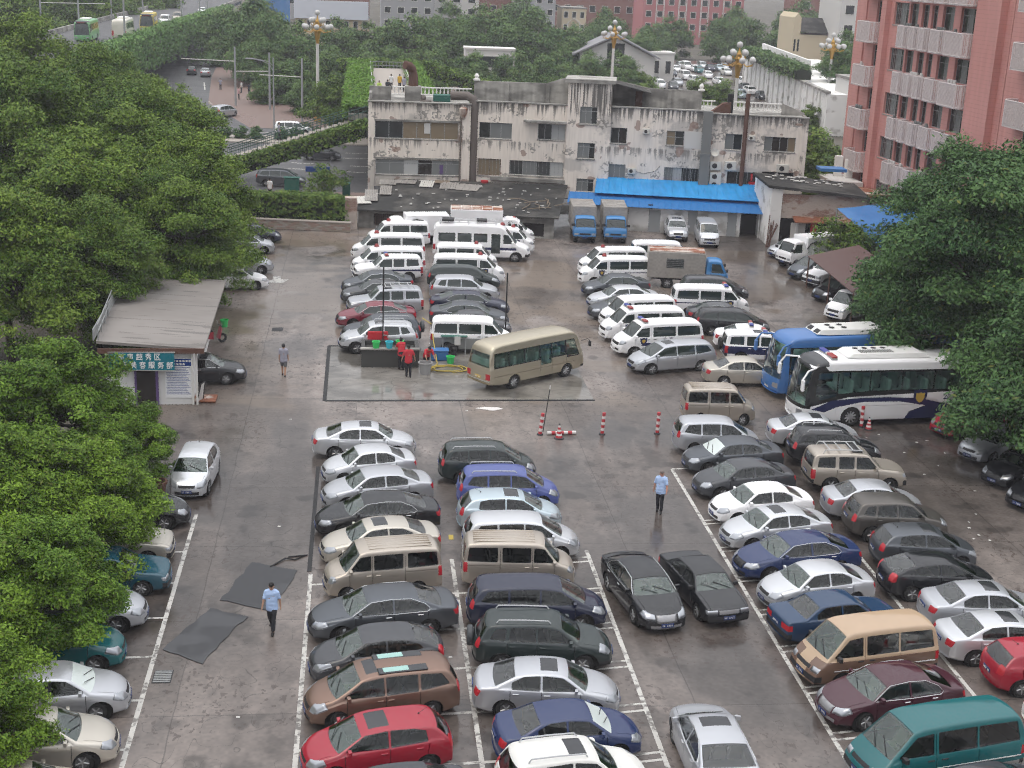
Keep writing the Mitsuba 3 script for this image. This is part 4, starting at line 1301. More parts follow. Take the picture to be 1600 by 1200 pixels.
        parts.append(('dashboard', trimesh.convex.convex_hull(np.array([(x1 - .05, s_ * hw * .9, belt - .05) for s_ in (1, -1)] + [(x1 - .42, s_ * hw, belt - .02) for s_ in (1, -1)] + [(x1 - .48, s_ * hw, belt - .2) for s_ in (1, -1)] + [(x1 - .08, s_ * hw * .9, belt - .3) for s_ in (1, -1)])), 'dash', None))
        wheel = lathe([(.15, -.012), (.19, 0), (.15, .012), (.15, -.012)], 14)
        wheel.apply_transform(trimesh.transformations.rotation_matrix(math.radians(-62), [0, 1, 0]))
        parts.append(('steering_wheel', wheel.apply_translation((x1 - .56, .42 * hw, belt - .0)), 'trim', None))
    parts.insert(0, ('body', tmesh(body), 'paint', None))
    # wheels
    ty, rim, spk = wheel_meshes(rw, k.get('tw', .2), lod, k.get('spokes', 5))
    for xa in k['axles']:
        for sgn in (1, -1):
            wy = float(B.width(xa, zw)) - k.get('tw', .2) / 2 - .025 - float(B.bow(xa)) * 0
            M_ = np.eye(4)
            if sgn < 0: M_[1, 1] = -1
            M_[:3, 3] = (B.bend(xa, wy), sgn * wy, zw)
            ms = []
            for m in ((ty, rim, spk) if lod < 2 else (ty, rim)):
                m = m.copy()
                m.apply_transform(M_)
                if sgn < 0: m.invert()
                ms.append(m)
            if lod < 2:
                parts.append(('wheel', ms[0], 'tyre', None))
                parts.append(('rim', ms[1], 'rim_back', 'wheel'))
                parts.append(('spokes', ms[2], 'alloy', 'wheel'))
            else:
                parts.append(('wheel', ms[0], 'tyre', None))
                parts.append(('rim', ms[1], 'alloy', 'wheel'))
        # dark liner
    for xa in k['axles']:
        for sgn in (1, -1):
            c = trimesh.creation.cylinder(rw + .05, .24, sections=16)
            c.apply_transform(trimesh.transformations.rotation_matrix(math.pi / 2, [1, 0, 0]))
            c.apply_translation((xa, sgn * (float(B.width(xa, zw)) - .22), zw + .002))
            parts.append(('wheel_liner', c, 'black', None))
    # mirrors
    if k.get('mirror'):
        mx, mz = k['mirror']
        ms = k.get('mirror_size', 1.0)
        for sgn in (1, -1):
            y = float(B.width(mx, mz))
            pts = [(mx + .05 * ms, 0, -.02), (mx + .06 * ms, .0, .06 * ms), (mx + .07 * ms, .05, -.05 * ms), (mx + .08 * ms, .08, .09 * ms), (mx + .06 * ms, .2 * ms, .07 * ms), (mx + .05 * ms, .2 * ms, -.04 * ms), (mx - .02, .06, -.05 * ms), (mx - .02, .06, .09 * ms), (mx - .03, .2 * ms, .08 * ms), (mx - .03, .2 * ms, -.05 * ms)]
            h = trimesh.convex.convex_hull(np.array([(a, sgn * (y + b), mz + c) for a, b, c in pts]))
            parts.append(('side_mirror', h, k.get('mirror_mat', 'paint'), None))
    if lod < 2:
        for (hx, hz) in k.get('handles', []):
            for sgn in (1, -1):
                y = float(B.width(hx, hz))
                parts.append(('door_handle', rbox(hx - .1, hx + .1, min(sgn * (y - .01), sgn * (y + .025)), max(sgn * (y - .01), sgn * (y + .025)), hz - .02, hz + .02, .012), k.get('handle_mat', 'paint'), None))
        for sx, z, mat in k.get('plates', []):
            q = B.prof[B.prof[:, 0] * sx > 0]
            x = float(q[np.argmin(np.abs(q[:, 1] - z)), 0])
            parts.append(('number_plate', rbox(x - .02 - .010 * sx, x + .02 - .014 * sx, -.22, .22, z - .07, z + .07, .008), mat, None))
            if lod == 0: parts.append(('plate_characters', cat([rbox(x - .012 + .014 * sx, x - .008 + .014 * sx, -.19 + .056 * i_, -.155 + .056 * i_, z - .035, z + .04, .001) for i_ in range(7) if i_ != 2]), 'plate_white' if mat != 'plate_white' else 'trim', 'number_plate'))
    for (nm, ms_fn, mat) in k.get('extras', []):
        for m in ms_fn(B):
            parts.append((nm, m, mat, None))
    MODELS[(name, lod)] = parts
    return parts


PLYS = {}


def place_vehicle(name, st, paint, x, y, deg, label, cat_, group=None, lod=0, sx=1.0, sy=1.0, sz=1.0, z=0.0, over=None, skip=(), roll=0.0):
    """one vehicle of a style: a thing and its parts under its own key"""
    key = thing(name, label, cat_, group)
    tw = T().translate([float(x), float(y), float(z)]).rotate([0, 0, 1], float(deg))
    if roll: tw = tw.rotate([0, 1, 0], float(roll))
    tw = tw.scale([float(sx), float(sy), float(sz)])
    last = {}
    for i, (pn, pm, mat, par) in enumerate(build_model(st, lod)):
        if pn in skip: continue
        mt = paint if mat == 'paint' else mat
        if over and pn in over: mt = over[pn]
        ck = (st, lod, i)
        if ck not in PLYS:
            sm = {'body': 42, 'wheel': 50, 'spokes': 25}.get(pn, 35)
            PLYS[ck] = mikit.ply(pm, None, smooth=sm)
        k = part(pn, last[par] if par else key, {**PLYS[ck], 'bsdf': {'type': 'ref', 'id': 'mtl_' + mt}}, tw)
        last[pn] = k
    return key
def rails(xa, xb, yo, zz, lift=.06, bars=()):
    def fn(B):
        out = []
        for s in (1, -1):
            p = [(x, s * yo, z) for x, z in [(xa, B.ztop(xa) - .03), (xa + .08, zz + lift), ((xa + xb) / 2, zz + lift + .015), (xb - .08, zz + lift), (xb, B.ztop(xb) - .03)]]
            out.append(tube(p, .022, 6))
        for bx in bars: out.append(rbox(bx - .03, bx + .03, -yo, yo, zz + lift - .02, zz + lift + .015, .01))
        return out
    return fn


def spare(xc, zc, r=.34):
    def fn(B):
        m = lathe([(0, -.1), (r * .8, -.1), (r, -.05), (r, .06), (r * .9, .1), (0, .11)], 20)
        m.apply_transform(trimesh.transformations.rotation_matrix(-math.pi / 2, [0, 1, 0]))
        m.apply_translation((xc, 0, zc))
        return [m]
    return fn


def aerial(x, y=0, l=.22):
    return lambda B: [cat([tube([(x, y, B.ztop(x) - .03), (x - .02, y, B.ztop(x) + .03)], .03, 6, .02), tube([(x - .02, y, B.ztop(x) + .02), (x - .02 - l, y, B.ztop(x) + .02 + l * .7)], .006, 4)])]


def wiper(x0, z0, x1):
    def fn(B):
        return [tube([(B.bend(x0, .5 * s + .1), .5 * s + .1, B.ztop(x0) + .0), (B.bend(x1, .45 * s), .45 * s - .45, B.ztop(x1) + .015)], .012, 4) for s in (.9, -.1)]
    return fn


PB, PY, PW = 'plate_blue', 'plate_yellow', 'plate_white'
BOW = [(-3, -.22), (-1.9, -.13), (-.9, -.06), (-.3, 0), (.3, .0), (.8, .10), (1.3, .17), (1.9, .26), (3, .34)]
style('sedan', h=1.46,
      top=[(-2.20, .25), (-2.25, .45), (-2.25, .75), (-2.20, .93), (-2.10, 1.02), (-1.75, 1.065), (-1.62, 1.08), (-.98, 1.38), (-.5, 1.445), (0, 1.46), (.35, 1.435), (.62, 1.36), (1.22, .99), (1.35, .955), (1.8, .86), (2.05, .75), (2.19, .62), (2.25, .45), (2.22, .22)],
      belt=[(-2.3, .93), (-1.6, .97), (-.3, .93), (1.2, .88), (1.8, .74), (2.3, .55)], bot=[(-2.3, .32), (-1.8, .2), (1.8, .18), (2.3, .24)],
      W=[(-2.26, .74), (-2.0, .82), (-1.3, .865), (0, .875), (1.3, .868), (1.8, .84), (2.1, .76), (2.26, .66)], tumble=.46, crown=.05, rr=.09, bow=BOW,
      screen=('plan', .62, 1.24), rear=('plan', -1.64, -1.0),
      sides=[[(1.02, .95), (.45, 1.31), (-.16, 1.36), (-.16, .95)], [(-.22, .95), (-.22, 1.36), (-.72, 1.33), (-1.08, 1.17), (-1.08, .98)]],
      head=[([(1.72, .66), (1.78, .80), (2.1, .70), (2.3, .60), (2.3, .50), (2.0, .56)], .40)], tail=[([(-2.4, .66), (-2.4, .93), (-1.98, .92), (-2.08, .72)], .46)],
      grille=[[(-.34, .56), (-.36, .67), (.36, .67), (.34, .56)], [(-.5, .25), (-.52, .40), (.52, .40), (.5, .25)]],
      gaps=[(-.19, .3, -.19, .94), (.98, .28, .98, .9), (-1.12, .5, -1.12, .95)], hood_gaps=[(1.30, .68, 2.1, .58)],
      rw=.315, tw=.2, axles=(1.36, -1.27), mirror=(.82, .99), handles=[(-.02, .84), (-.95, .86)], plates=[(1, .40, PB), (-1, .74, PB)],
      extras=[('wiper', wiper(1.20, 1, .95), 'trim')])


def var(base, name, **k):
    d = {q: v for q, v in STYLES[base].items()}
    d.update(k)
    style(name, **d)


var('sedan', 'sedan_sunroof', sunroof=[(-.22, .30, .40)])
var('sedan', 'sedan_large',
    top=[(-2.42, .25), (-2.47, .45), (-2.47, .78), (-2.42, .95), (-2.32, 1.04), (-1.95, 1.09), (-1.85, 1.10), (-1.10, 1.39), (-.55, 1.45), (0, 1.465), (.35, 1.44), (.64, 1.36), (1.28, 1.00), (1.42, .965), (1.95, .87), (2.25, .76), (2.39, .64), (2.46, .45), (2.43, .22)],
    belt=[(-2.5, .95), (-1.8, .99), (-.3, .95), (1.3, .90), (1.9, .75), (2.5, .55)], W=[(-2.48, .76), (-2.2, .85), (-1.4, .905), (0, .915), (1.4, .905), (2.0, .87), (2.3, .79), (2.48, .68)],
    screen=('plan', .62, 1.30), rear=('plan', -1.86, -1.08),
    sides=[[(1.08, .97), (.48, 1.32), (-.2, 1.375), (-.2, .965)], [(-.26, .965), (-.26, 1.375), (-.8, 1.345), (-1.22, 1.19), (-1.38, 1.04), (-1.3, .985)]],
    head=[([(1.85, .66), (1.92, .80), (2.28, .71), (2.5, .62), (2.5, .52), (2.1, .57)], .42)], tail=[([(-2.6, .70), (-2.6, .92), (-2.15, .93), (-2.25, .74)], .42)],
    grille=[[(-.36, .46), (-.40, .72), (.40, .72), (.36, .46)], [(-.55, .25), (-.57, .38), (.57, .38), (.55, .25)]],
    gaps=[(-.23, .3, -.23, .95), (1.03, .28, 1.03, .92), (-1.28, .5, -1.35, .95)], hood_gaps=[(1.36, .72, 2.3, .62)],
    axles=(1.47, -1.38), rw=.33, mirror=(.86, 1.01), handles=[(-.05, .86), (-1.08, .88)], handle_mat='chrome', plates=[(1, .38, PB), (-1, .76, PB)],
    extras=[('wiper', wiper(1.25, 1, 1.0), 'trim'), ('window_trim', lambda B: [tube([(x, s * (float(B.width(x, z)) + .003), z) for x, z in [(1.14, .955), (.5, 1.335), (-.2, 1.395), (-.82, 1.365), (-1.25, 1.2), (-1.43, 1.03), (-1.3, .972), (-.2, .952), (1.14, .955)]], .011, 5) for s in (1, -1)], 'chrome')])
var('sedan_large', 'sedan_large_sunroof', sunroof=[(-.25, .30, .42)])
style('sedan_old', h=1.42,
      top=[(-2.24, .28), (-2.27, .45), (-2.27, .85), (-2.24, .97), (-2.15, 1.0), (-1.55, 1.02), (-.98, 1.36), (-.75, 1.40), (0, 1.42), (.35, 1.40), (.55, 1.35), (1.08, .97), (1.2, .94), (1.9, .84), (2.15, .77), (2.22, .68), (2.26, .45), (2.24, .26)],
      belt=[(-2.3, .93), (-1.5, .93), (1.1, .88), (1.9, .80), (2.3, .66)], bot=[(-2.3, .34), (-1.8, .22), (1.8, .2), (2.3, .28)],
      W=[(-2.28, .79), (-2.1, .82), (0, .845), (1.4, .84), (2.0, .82), (2.28, .77)], tumble=.42, crown=.035, rr=.06, bow=[(-3, -.07), (-1.5, -.06), (-.5, 0), (.4, 0), (1.0, .08), (1.8, .10), (3, .14)],
      screen=('plan', .54, 1.10), rear=('plan', -1.56, -.98), sig=.035,
      sides=[[(.92, .94), (.42, 1.31), (-.14, 1.335), (-.14, .94)], [(-.2, .94), (-.2, 1.335), (-.78, 1.31), (-1.12, 1.12), (-1.12, .94)]],
      headf=[[(.42, .56), (.42, .72), (.80, .70), (.80, .56)]], tailf=[[(.36, .66), (.36, .86), (.85, .86), (.85, .66)]],
      grille=[[(-.38, .57), (-.38, .71), (.38, .71), (.38, .57)]], bumper=[([(-.9, .30), (-.9, .50), (.9, .50), (.9, .30)], 2.0), ([(-.9, .34), (-.9, .55), (.9, .55), (.9, .34)], -2.05)],
      gaps=[(-.17, .3, -.17, .94), (.9, .28, .9, .88)], hood_gaps=[(1.16, .68, 2.15, .66)],
      rw=.30, tw=.19, axles=(1.33, -1.24), mirror=(.78, .98), mirror_mat='trim', handles=[(0, .84), (-.95, .84)], handle_mat='trim', plates=[(1, .44, PB), (-1, .72, PB)], spokes=7,
      extras=[('wiper', wiper(1.10, 1, .85), 'trim')])
style('hatch', h=1.50,
      top=[(-2.02, .25), (-2.08, .45), (-2.09, .72), (-2.03, .98), (-1.93, 1.10), (-1.66, 1.35), (-1.48, 1.44), (-1.2, 1.475), (-.3, 1.51), (.2, 1.49), (.55, 1.40), (1.28, 1.01), (1.40, .97), (1.75, .87), (1.95, .76), (2.06, .62), (2.10, .45), (2.07, .22)],
      belt=[(-2.1, 1.02), (-1.4, 1.01), (-.3, .96), (1.2, .90), (1.7, .76), (2.2, .55)], bot=[(-2.1, .32), (-1.7, .2), (1.7, .18), (2.2, .24)],
      W=[(-2.1, .74), (-1.85, .81), (-1.2, .855), (0, .865), (1.2, .858), (1.7, .82), (1.95, .75), (2.12, .66)], tumble=.40, crown=.05, rr=.09, bow=[(-3, -.24), (-1.9, -.16), (-1.3, -.10), (-.6, 0), (.3, 0), (.8, .11), (1.3, .18), (1.8, .25), (3, .32)],
      screen=('plan', .56, 1.30), rear=('plan', -1.98, -1.60),
      sides=[[(1.08, .98), (.45, 1.36), (-.18, 1.425), (-.18, .985)], [(-.24, .985), (-.24, 1.425), (-.9, 1.40), (-1.22, 1.33), (-1.28, 1.04)]],
      head=[([(1.5, .68), (1.58, .84), (1.92, .74), (2.15, .60), (2.15, .50), (1.85, .56)], .42)], tail=[([(-2.3, .70), (-2.3, 1.06), (-1.83, 1.06), (-1.9, .78)], .50)],
      grille=[[(-.34, .55), (-.36, .66), (.36, .66), (.34, .55)], [(-.5, .25), (-.52, .40), (.52, .40), (.5, .25)]],
      gaps=[(-.21, .3, -.21, .98), (1.02, .28, 1.02, .93), (-1.22, .55, -1.3, 1.0)], hood_gaps=[(1.38, .68, 1.95, .58)],
      rw=.315, tw=.2, axles=(1.28, -1.27), mirror=(.88, 1.02), handles=[(-.04, .87), (-1.02, .90)], plates=[(1, .40, PB), (-1, .66, PB)],
      extras=[('wiper', wiper(1.26, 1, 1.0), 'trim'), ('aerial', aerial(-1.15), 'trim')])
var('hatch', 'hatch_sunroof', sunroof=[(-.25, .32, .42)])
var('hatch', 'fastback',
    top=[(-2.10, .25), (-2.16, .45), (-2.17, .75), (-2.12, .98), (-2.02, 1.08), (-1.45, 1.33), (-1.0, 1.43), (-.3, 1.475), (.2, 1.46), (.55, 1.38), (1.28, 1.01), (1.40, .97), (1.8, .86), (2.02, .75), (2.13, .62), (2.18, .45), (2.15, .22)],
    W=[(-2.18, .74), (-1.9, .81), (-1.2, .855), (0, .87), (1.2, .858), (1.75, .82), (2.0, .75), (2.2, .66)], rear=('plan', -1.98, -1.15),
    sides=[[(1.08, .98), (.45, 1.34), (-.18, 1.385), (-.18, .985)], [(-.24, .985), (-.24, 1.385), (-.85, 1.35), (-1.25, 1.21), (-1.40, 1.06)]])
style('suv', h=1.68,
      top=[(-2.17, .35), (-2.24, .55), (-2.24, .85), (-2.18, 1.06), (-2.02, 1.30), (-1.84, 1.56), (-1.70, 1.63), (-1.3, 1.66), (-.3, 1.69), (.25, 1.66), (.55, 1.57), (1.16, 1.13), (1.28, 1.09), (1.8, .99), (2.05, .88), (2.19, .70), (2.25, .50), (2.22, .30)],
      belt=[(-2.3, 1.08), (-1.4, 1.08), (-.3, 1.05), (1.2, 1.0), (1.8, .88), (2.3, .66)], bot=[(-2.3, .42), (-1.8, .27), (1.8, .25), (2.3, .33)], sill=.3,
      W=[(-2.26, .78), (-2.0, .85), (-1.3, .90), (0, .91), (1.3, .905), (1.8, .87), (2.1, .80), (2.26, .71)], tumble=.36, crown=.05, rr=.08, bow=[(-3, -.22), (-1.8, -.14), (-1.2, -.06), (-.6, 0), (.3, 0), (.8, .09), (1.3, .15), (1.9, .22), (3, .3)],
      screen=('plan', .56, 1.17), rear=('yz', 1.10, 1.50, -1.75),
      sides=[[(.98, 1.08), (.42, 1.49), (-.2, 1.565), (-.2, 1.09)], [(-.26, 1.09), (-.26, 1.565), (-1.05, 1.53), (-1.12, 1.11)], [(-1.22, 1.12), (-1.16, 1.52), (-1.5, 1.48), (-1.72, 1.17)]],
      head=[([(1.7, .82), (1.76, .97), (2.08, .86), (2.3, .74), (2.3, .62), (2.0, .70)], .46)], tail=[([(-2.4, .82), (-2.4, 1.16), (-1.98, 1.16), (-2.04, .88)], .56)],
      grille=[[(-.38, .62), (-.42, .80), (.42, .80), (.38, .62)], [(-.5, .38), (-.52, .52), (.52, .52), (.5, .38)]],
      gaps=[(-.23, .38, -.23, 1.08), (.95, .38, .95, 1.02), (-1.18, .6, -1.15, 1.1)], hood_gaps=[(1.26, .72, 2.08, .64)], cladding=[[(-3, .2), (-3, .48), (3, .48), (3, .2)]],
      rw=.36, tw=.23, axles=(1.33, -1.30), mirror=(.8, 1.12), handles=[(-.04, .96), (-1.0, .98)], plates=[(1, .50, PB), (-1, .88, PB)], mirror_size=1.15,
      extras=[('wiper', wiper(1.14, 1, .9), 'trim'), ('roof_rail', rails(-1.5, .2, .52, 1.66), 'rail')])
var('suv', 'suv_sunroof', sunroof=[(-.3, .22, .40)])
var('suv', 'suv_plain', extras=STYLES['suv']['extras'][:1], clad_mat='paint')
var('suv', 'suv_spare', extras=STYLES['suv']['extras'] + [('spare_wheel_cover', spare(-2.30, .92), 'spare_cover')], rails=None)
style('suv_box', h=1.82,
      top=[(-2.22, .4), (-2.28, .6), (-2.28, 1.05), (-2.20, 1.45), (-2.12, 1.70), (-2.0, 1.78), (-1.4, 1.81), (-.3, 1.82), (.2, 1.80), (.42, 1.74), (.95, 1.23), (1.08, 1.17), (1.9, 1.08), (2.15, 1.0), (2.24, .8), (2.28, .55), (2.25, .36)],
      belt=[(-2.3, 1.12), (-.3, 1.10), (1.0, 1.08), (1.8, .98), (2.3, .80)], bot=[(-2.3, .48), (-1.8, .34), (1.8, .32), (2.3, .38)], sill=.36,
      W=[(-2.3, .84), (-2.1, .87), (0, .90), (1.3, .90), (1.9, .88), (2.3, .82)], tumble=.22, crown=.04, rr=.07, bow=[(-3, -.08), (-1.8, -.06), (-.5, 0), (.3, 0), (1.0, .08), (1.8, .10), (3, .14)], sig=.04,
      screen=('plan', .42, .96), rear=('yz', 1.16, 1.62, -2.0),
      sides=[[(.82, 1.14), (.34, 1.64), (-.2, 1.66), (-.2, 1.14)], [(-.30, 1.14), (-.30, 1.66), (-1.0, 1.66), (-1.0, 1.14)], [(-1.16, 1.18), (-1.16, 1.66), (-1.9, 1.62), (-1.98, 1.2)]],
      headf=[[(.50, .80), (.50, .97), (.84, .95), (.84, .80)]], tailf=[[(.70, .70), (.70, 1.12), (.92, 1.12), (.92, .70)]],
      grille=[[(-.46, .78), (-.46, .96), (.46, .96), (.46, .78)]], bumper=[([(-1, .42), (-1, .66), (1, .66), (1, .42)], 2.0), ([(-1, .48), (-1, .66), (1, .66), (1, .48)], -2.1)],
      gaps=[(-.25, .4, -.25, 1.12), (.82, .4, .82, 1.08), (-1.08, .7, -1.08, 1.12)], hood_gaps=[(1.06, .74, 2.1, .72)],
      rw=.38, tw=.25, axles=(1.38, -1.30), mirror=(.66, 1.16), handles=[(0, 1.0), (-.85, 1.0)], plates=[(1, .58, PB), (-1, .80, PB)], mirror_size=1.15,
      extras=[('wiper', wiper(.94, 1, .75), 'trim'), ('roof_rail', rails(-1.9, .1, .58, 1.80, .08), 'rail')])
var('suv_box', 'suv_rack', extras=[('wiper', wiper(.94, 1, .75), 'trim'), ('roof_rack', rails(-1.7, .15, .56, 1.80, .12, (-1.4, -.9, -.35, .0)), 'rail'), ('roof_panel', lambda B: [ext(Polygon([(-.35, -.5), (.12, -.5), (.12, .5), (-.35, .5)]), .02, 1.812)], 'sunroof')])
style('mpv', h=1.62,
      top=[(-2.32, .3), (-2.38, .5), (-2.38, .85), (-2.32, 1.08), (-2.12, 1.40), (-1.98, 1.53), (-1.8, 1.58), (-1.2, 1.61), (-.2, 1.63), (.4, 1.60), (.78, 1.52), (1.62, 1.06), (1.75, 1.0), (2.05, .90), (2.26, .76), (2.35, .62), (2.40, .45), (2.37, .24)],
      belt=[(-2.4, 1.04), (-1.4, 1.02), (0, .98), (1.5, .90), (2.0, .76), (2.4, .58)], bot=[(-2.4, .36), (-1.9, .22), (1.9, .2), (2.4, .26)],
      W=[(-2.4, .78), (-2.1, .85), (-1.3, .89), (0, .90), (1.3, .89), (1.9, .85), (2.2, .77), (2.4, .68)], tumble=.36, crown=.05, rr=.09, bow=[(-3, -.22), (-2.0, -.14), (-1.4, -.06), (-.6, 0), (.5, 0), (1.0, .11), (1.6, .18), (2.0, .25), (3, .32)],
      screen=('plan', .80, 1.64), rear=('yz', 1.06, 1.44, -2.0),
      sides=[[(1.38, 1.0), (.72, 1.42), (.08, 1.50), (.08, 1.0)], [(.02, 1.0), (.02, 1.50), (-.96, 1.49), (-.96, 1.02)], [(-1.04, 1.03), (-1.04, 1.485), (-1.7, 1.44), (-1.96, 1.12)]],
      head=[([(1.78, .74), (1.86, .90), (2.18, .78), (2.45, .64), (2.45, .54), (2.1, .60)], .44)], tail=[([(-2.6, .82), (-2.6, 1.14), (-2.14, 1.14), (-2.2, .86)], .54)],
      grille=[[(-.36, .54), (-.38, .68), (.38, .68), (.36, .54)], [(-.52, .27), (-.54, .42), (.54, .42), (.52, .27)]],
      gaps=[(.05, .32, .05, 1.0), (1.22, .3, 1.22, .95), (-1.0, .55, -1.0, 1.02)], hood_gaps=[(1.74, .66, 2.25, .58)],
      rw=.325, tw=.21, axles=(1.52, -1.36), mirror=(1.16, 1.04), handles=[(.22, .88), (-.1, .88)], plates=[(1, .42, PB), (-1, .78, PB)], mirror_size=1.1,
      extras=[('wiper', wiper(1.58, 1, 1.3), 'trim')])
var('mpv', 'mpv_sunroof', sunroof=[(.05, .55, .36)])
var('mpv', 'mpv_rails', extras=STYLES['mpv']['extras'] + [('roof_rail', rails(-1.75, .3, .54, 1.60, .05), 'rail')])
var('mpv', 'mpv_glassroof', sunroof=[(.22, .58, .42)], h=1.62,
    extras=STYLES['mpv']['extras'] + [('roof_window', lambda B: [cat([rbox(a, b, s * .42 - .13, s * .42 + .13, B.ztop((a + b) / 2) - .05, B.ztop((a + b) / 2) + .004, .01)]) for s in (1, -1) for a, b in ((-.72, .06), (-1.25, -.76))], 'roof_glass'),
                                      ('roof_window_frame', lambda B: [rbox(-1.3, .22, s * .42 - .17, s * .42 + .17, B.ztop(-.5) - .06, B.ztop(-.5) - .004, .02) for s in (1, -1)], 'sunroof')])
VB = [(-3, -.08), (-1.8, -.06), (-1.0, 0), (.6, 0), (1.2, .10), (1.8, .16), (3, .22)]


def ribs(x0, x1, n, yh):
    return lambda B: [rbox(x0, x1, y - .015, y + .015, B.ztop(0) - .05, B.ztop((x0 + x1) / 2) + .012 - B.sp['crown'] * (y / .7) ** 2, .008) for y in np.linspace(-yh, yh, n)]


style('minivan', h=1.90,
      top=[(-2.28, .35), (-2.33, .55), (-2.33, 1.0), (-2.27, 1.5), (-2.20, 1.76), (-2.08, 1.85), (-1.6, 1.885), (-.3, 1.91), (.7, 1.89), (1.0, 1.83), (1.62, 1.20), (1.72, 1.14), (2.05, 1.03), (2.2, .92), (2.28, .72), (2.32, .5), (2.3, .32)],
      belt=[(-2.4, 1.12), (0, 1.12), (1.5, 1.08), (2.0, .95), (2.4, .72)], bot=[(-2.4, .40), (-1.9, .27), (1.9, .25), (2.4, .32)], sill=.28,
      W=[(-2.34, .80), (-2.1, .83), (0, .85), (1.5, .85), (2.0, .82), (2.34, .74)], tumble=.13, crown=.05, rr=.09, bow=VB, sig=.045,
      screen=('plan', 1.02, 1.64), rear=('yz', 1.18, 1.68, -2.0),
      sides=[[(1.42, 1.16), (.98, 1.66), (.55, 1.70), (.55, 1.16)], [(.44, 1.16), (.44, 1.70), (-.72, 1.70), (-.72, 1.16)], [(-.90, 1.16), (-.90, 1.70), (-2.05, 1.68), (-2.12, 1.18)]],
      head=[([(1.9, .84), (1.95, .99), (2.2, .92), (2.4, .80), (2.4, .68), (2.15, .74)], .50)], tailf=[[(.66, .80), (.66, 1.16), (.9, 1.16), (.9, .80)]],
      grille=[[(-.44, .66), (-.46, .82), (.46, .82), (.44, .66)], [(-.5, .40), (-.5, .52), (.5, .52), (.5, .40)]],
      gaps=[(.5, .36, .5, 1.7), (1.4, .36, 1.4, 1.1), (-.8, .36, -.8, 1.6), (-.8, 1.05, -2.1, 1.05)], hood_gaps=[(1.70, .66, 2.2, .6)],
      rw=.31, tw=.19, axles=(1.50, -1.30), mirror=(1.34, 1.18), handles=[(.66, 1.0), (.28, 1.0)], plates=[(1, .48, PB), (-1, .70, PB)], mirror_size=1.2, spokes=6,
      extras=[('roof_rib', ribs(-1.9, .6, 6, .5), 'paint'), ('wiper', wiper(1.60, 1, 1.4), 'trim')])
style('police_van', h=1.98,
      top=[(-2.40, .35), (-2.45, .55), (-2.45, 1.0), (-2.38, 1.55), (-2.30, 1.84), (-2.16, 1.94), (-1.6, 1.98), (0, 2.0), (.95, 1.97), (1.2, 1.90), (1.80, 1.28), (1.92, 1.20), (2.18, 1.08), (2.32, .96), (2.40, .75), (2.45, .5), (2.42, .32)],
      belt=[(-2.5, 1.18), (0, 1.18), (1.6, 1.12), (2.1, 1.0), (2.5, .75)], bot=[(-2.5, .40), (-2.0, .27), (2.0, .25), (2.5, .32)], sill=.28,
      W=[(-2.46, .84), (-2.2, .88), (0, .90), (1.6, .90), (2.1, .86), (2.46, .78)], tumble=.14, crown=.05, rr=.10, bow=VB, sig=.045,
      screen=('plan', 1.22, 1.82), rear=('yz', 1.22, 1.74, -2.1),
      sides=[[(1.60, 1.22), (1.18, 1.68), (.72, 1.74), (.72, 1.20)], [(.52, 1.20), (.52, 1.75), (-.76, 1.75), (-.76, 1.20)], [(-.88, 1.20), (-.88, 1.75), (-2.12, 1.73), (-2.2, 1.22)]],
      head=[([(2.0, .88), (2.05, 1.04), (2.3, .96), (2.5, .84), (2.5, .70), (2.25, .78)], .52)], tailf=[[(.72, .80), (.72, 1.16), (.95, 1.16), (.95, .80)]],
      grille=[[(-.48, .70), (-.50, .86), (.50, .86), (.48, .70)], [(-.6, .40), (-.6, .54), (.6, .54), (.6, .40)]],
      gaps=[(.62, .36, .62, 1.75), (1.55, .36, 1.55, 1.15), (-.82, .36, -.82, 1.6)], hood_gaps=[(1.90, .7, 2.3, .64)],
      rw=.33, tw=.2, axles=(1.55, -1.42), mirror=(1.50, 1.24), handles=[(.82, 1.06), (.42, 1.06)], handle_mat='trim', plates=[(1, .50, PW), (-1, .72, PW)], mirror_size=1.25, spokes=6,
      extras=[('wiper', wiper(1.76, 1, 1.5), 'trim'), ('stripe', lambda B: [rbox(-2.3, -.4, s * float(B.width(-1, .98)) - .006, s * float(B.width(-1, .98)) + .006, .95, 1.01, .004) for s in (1, -1)], 'police_blue')])
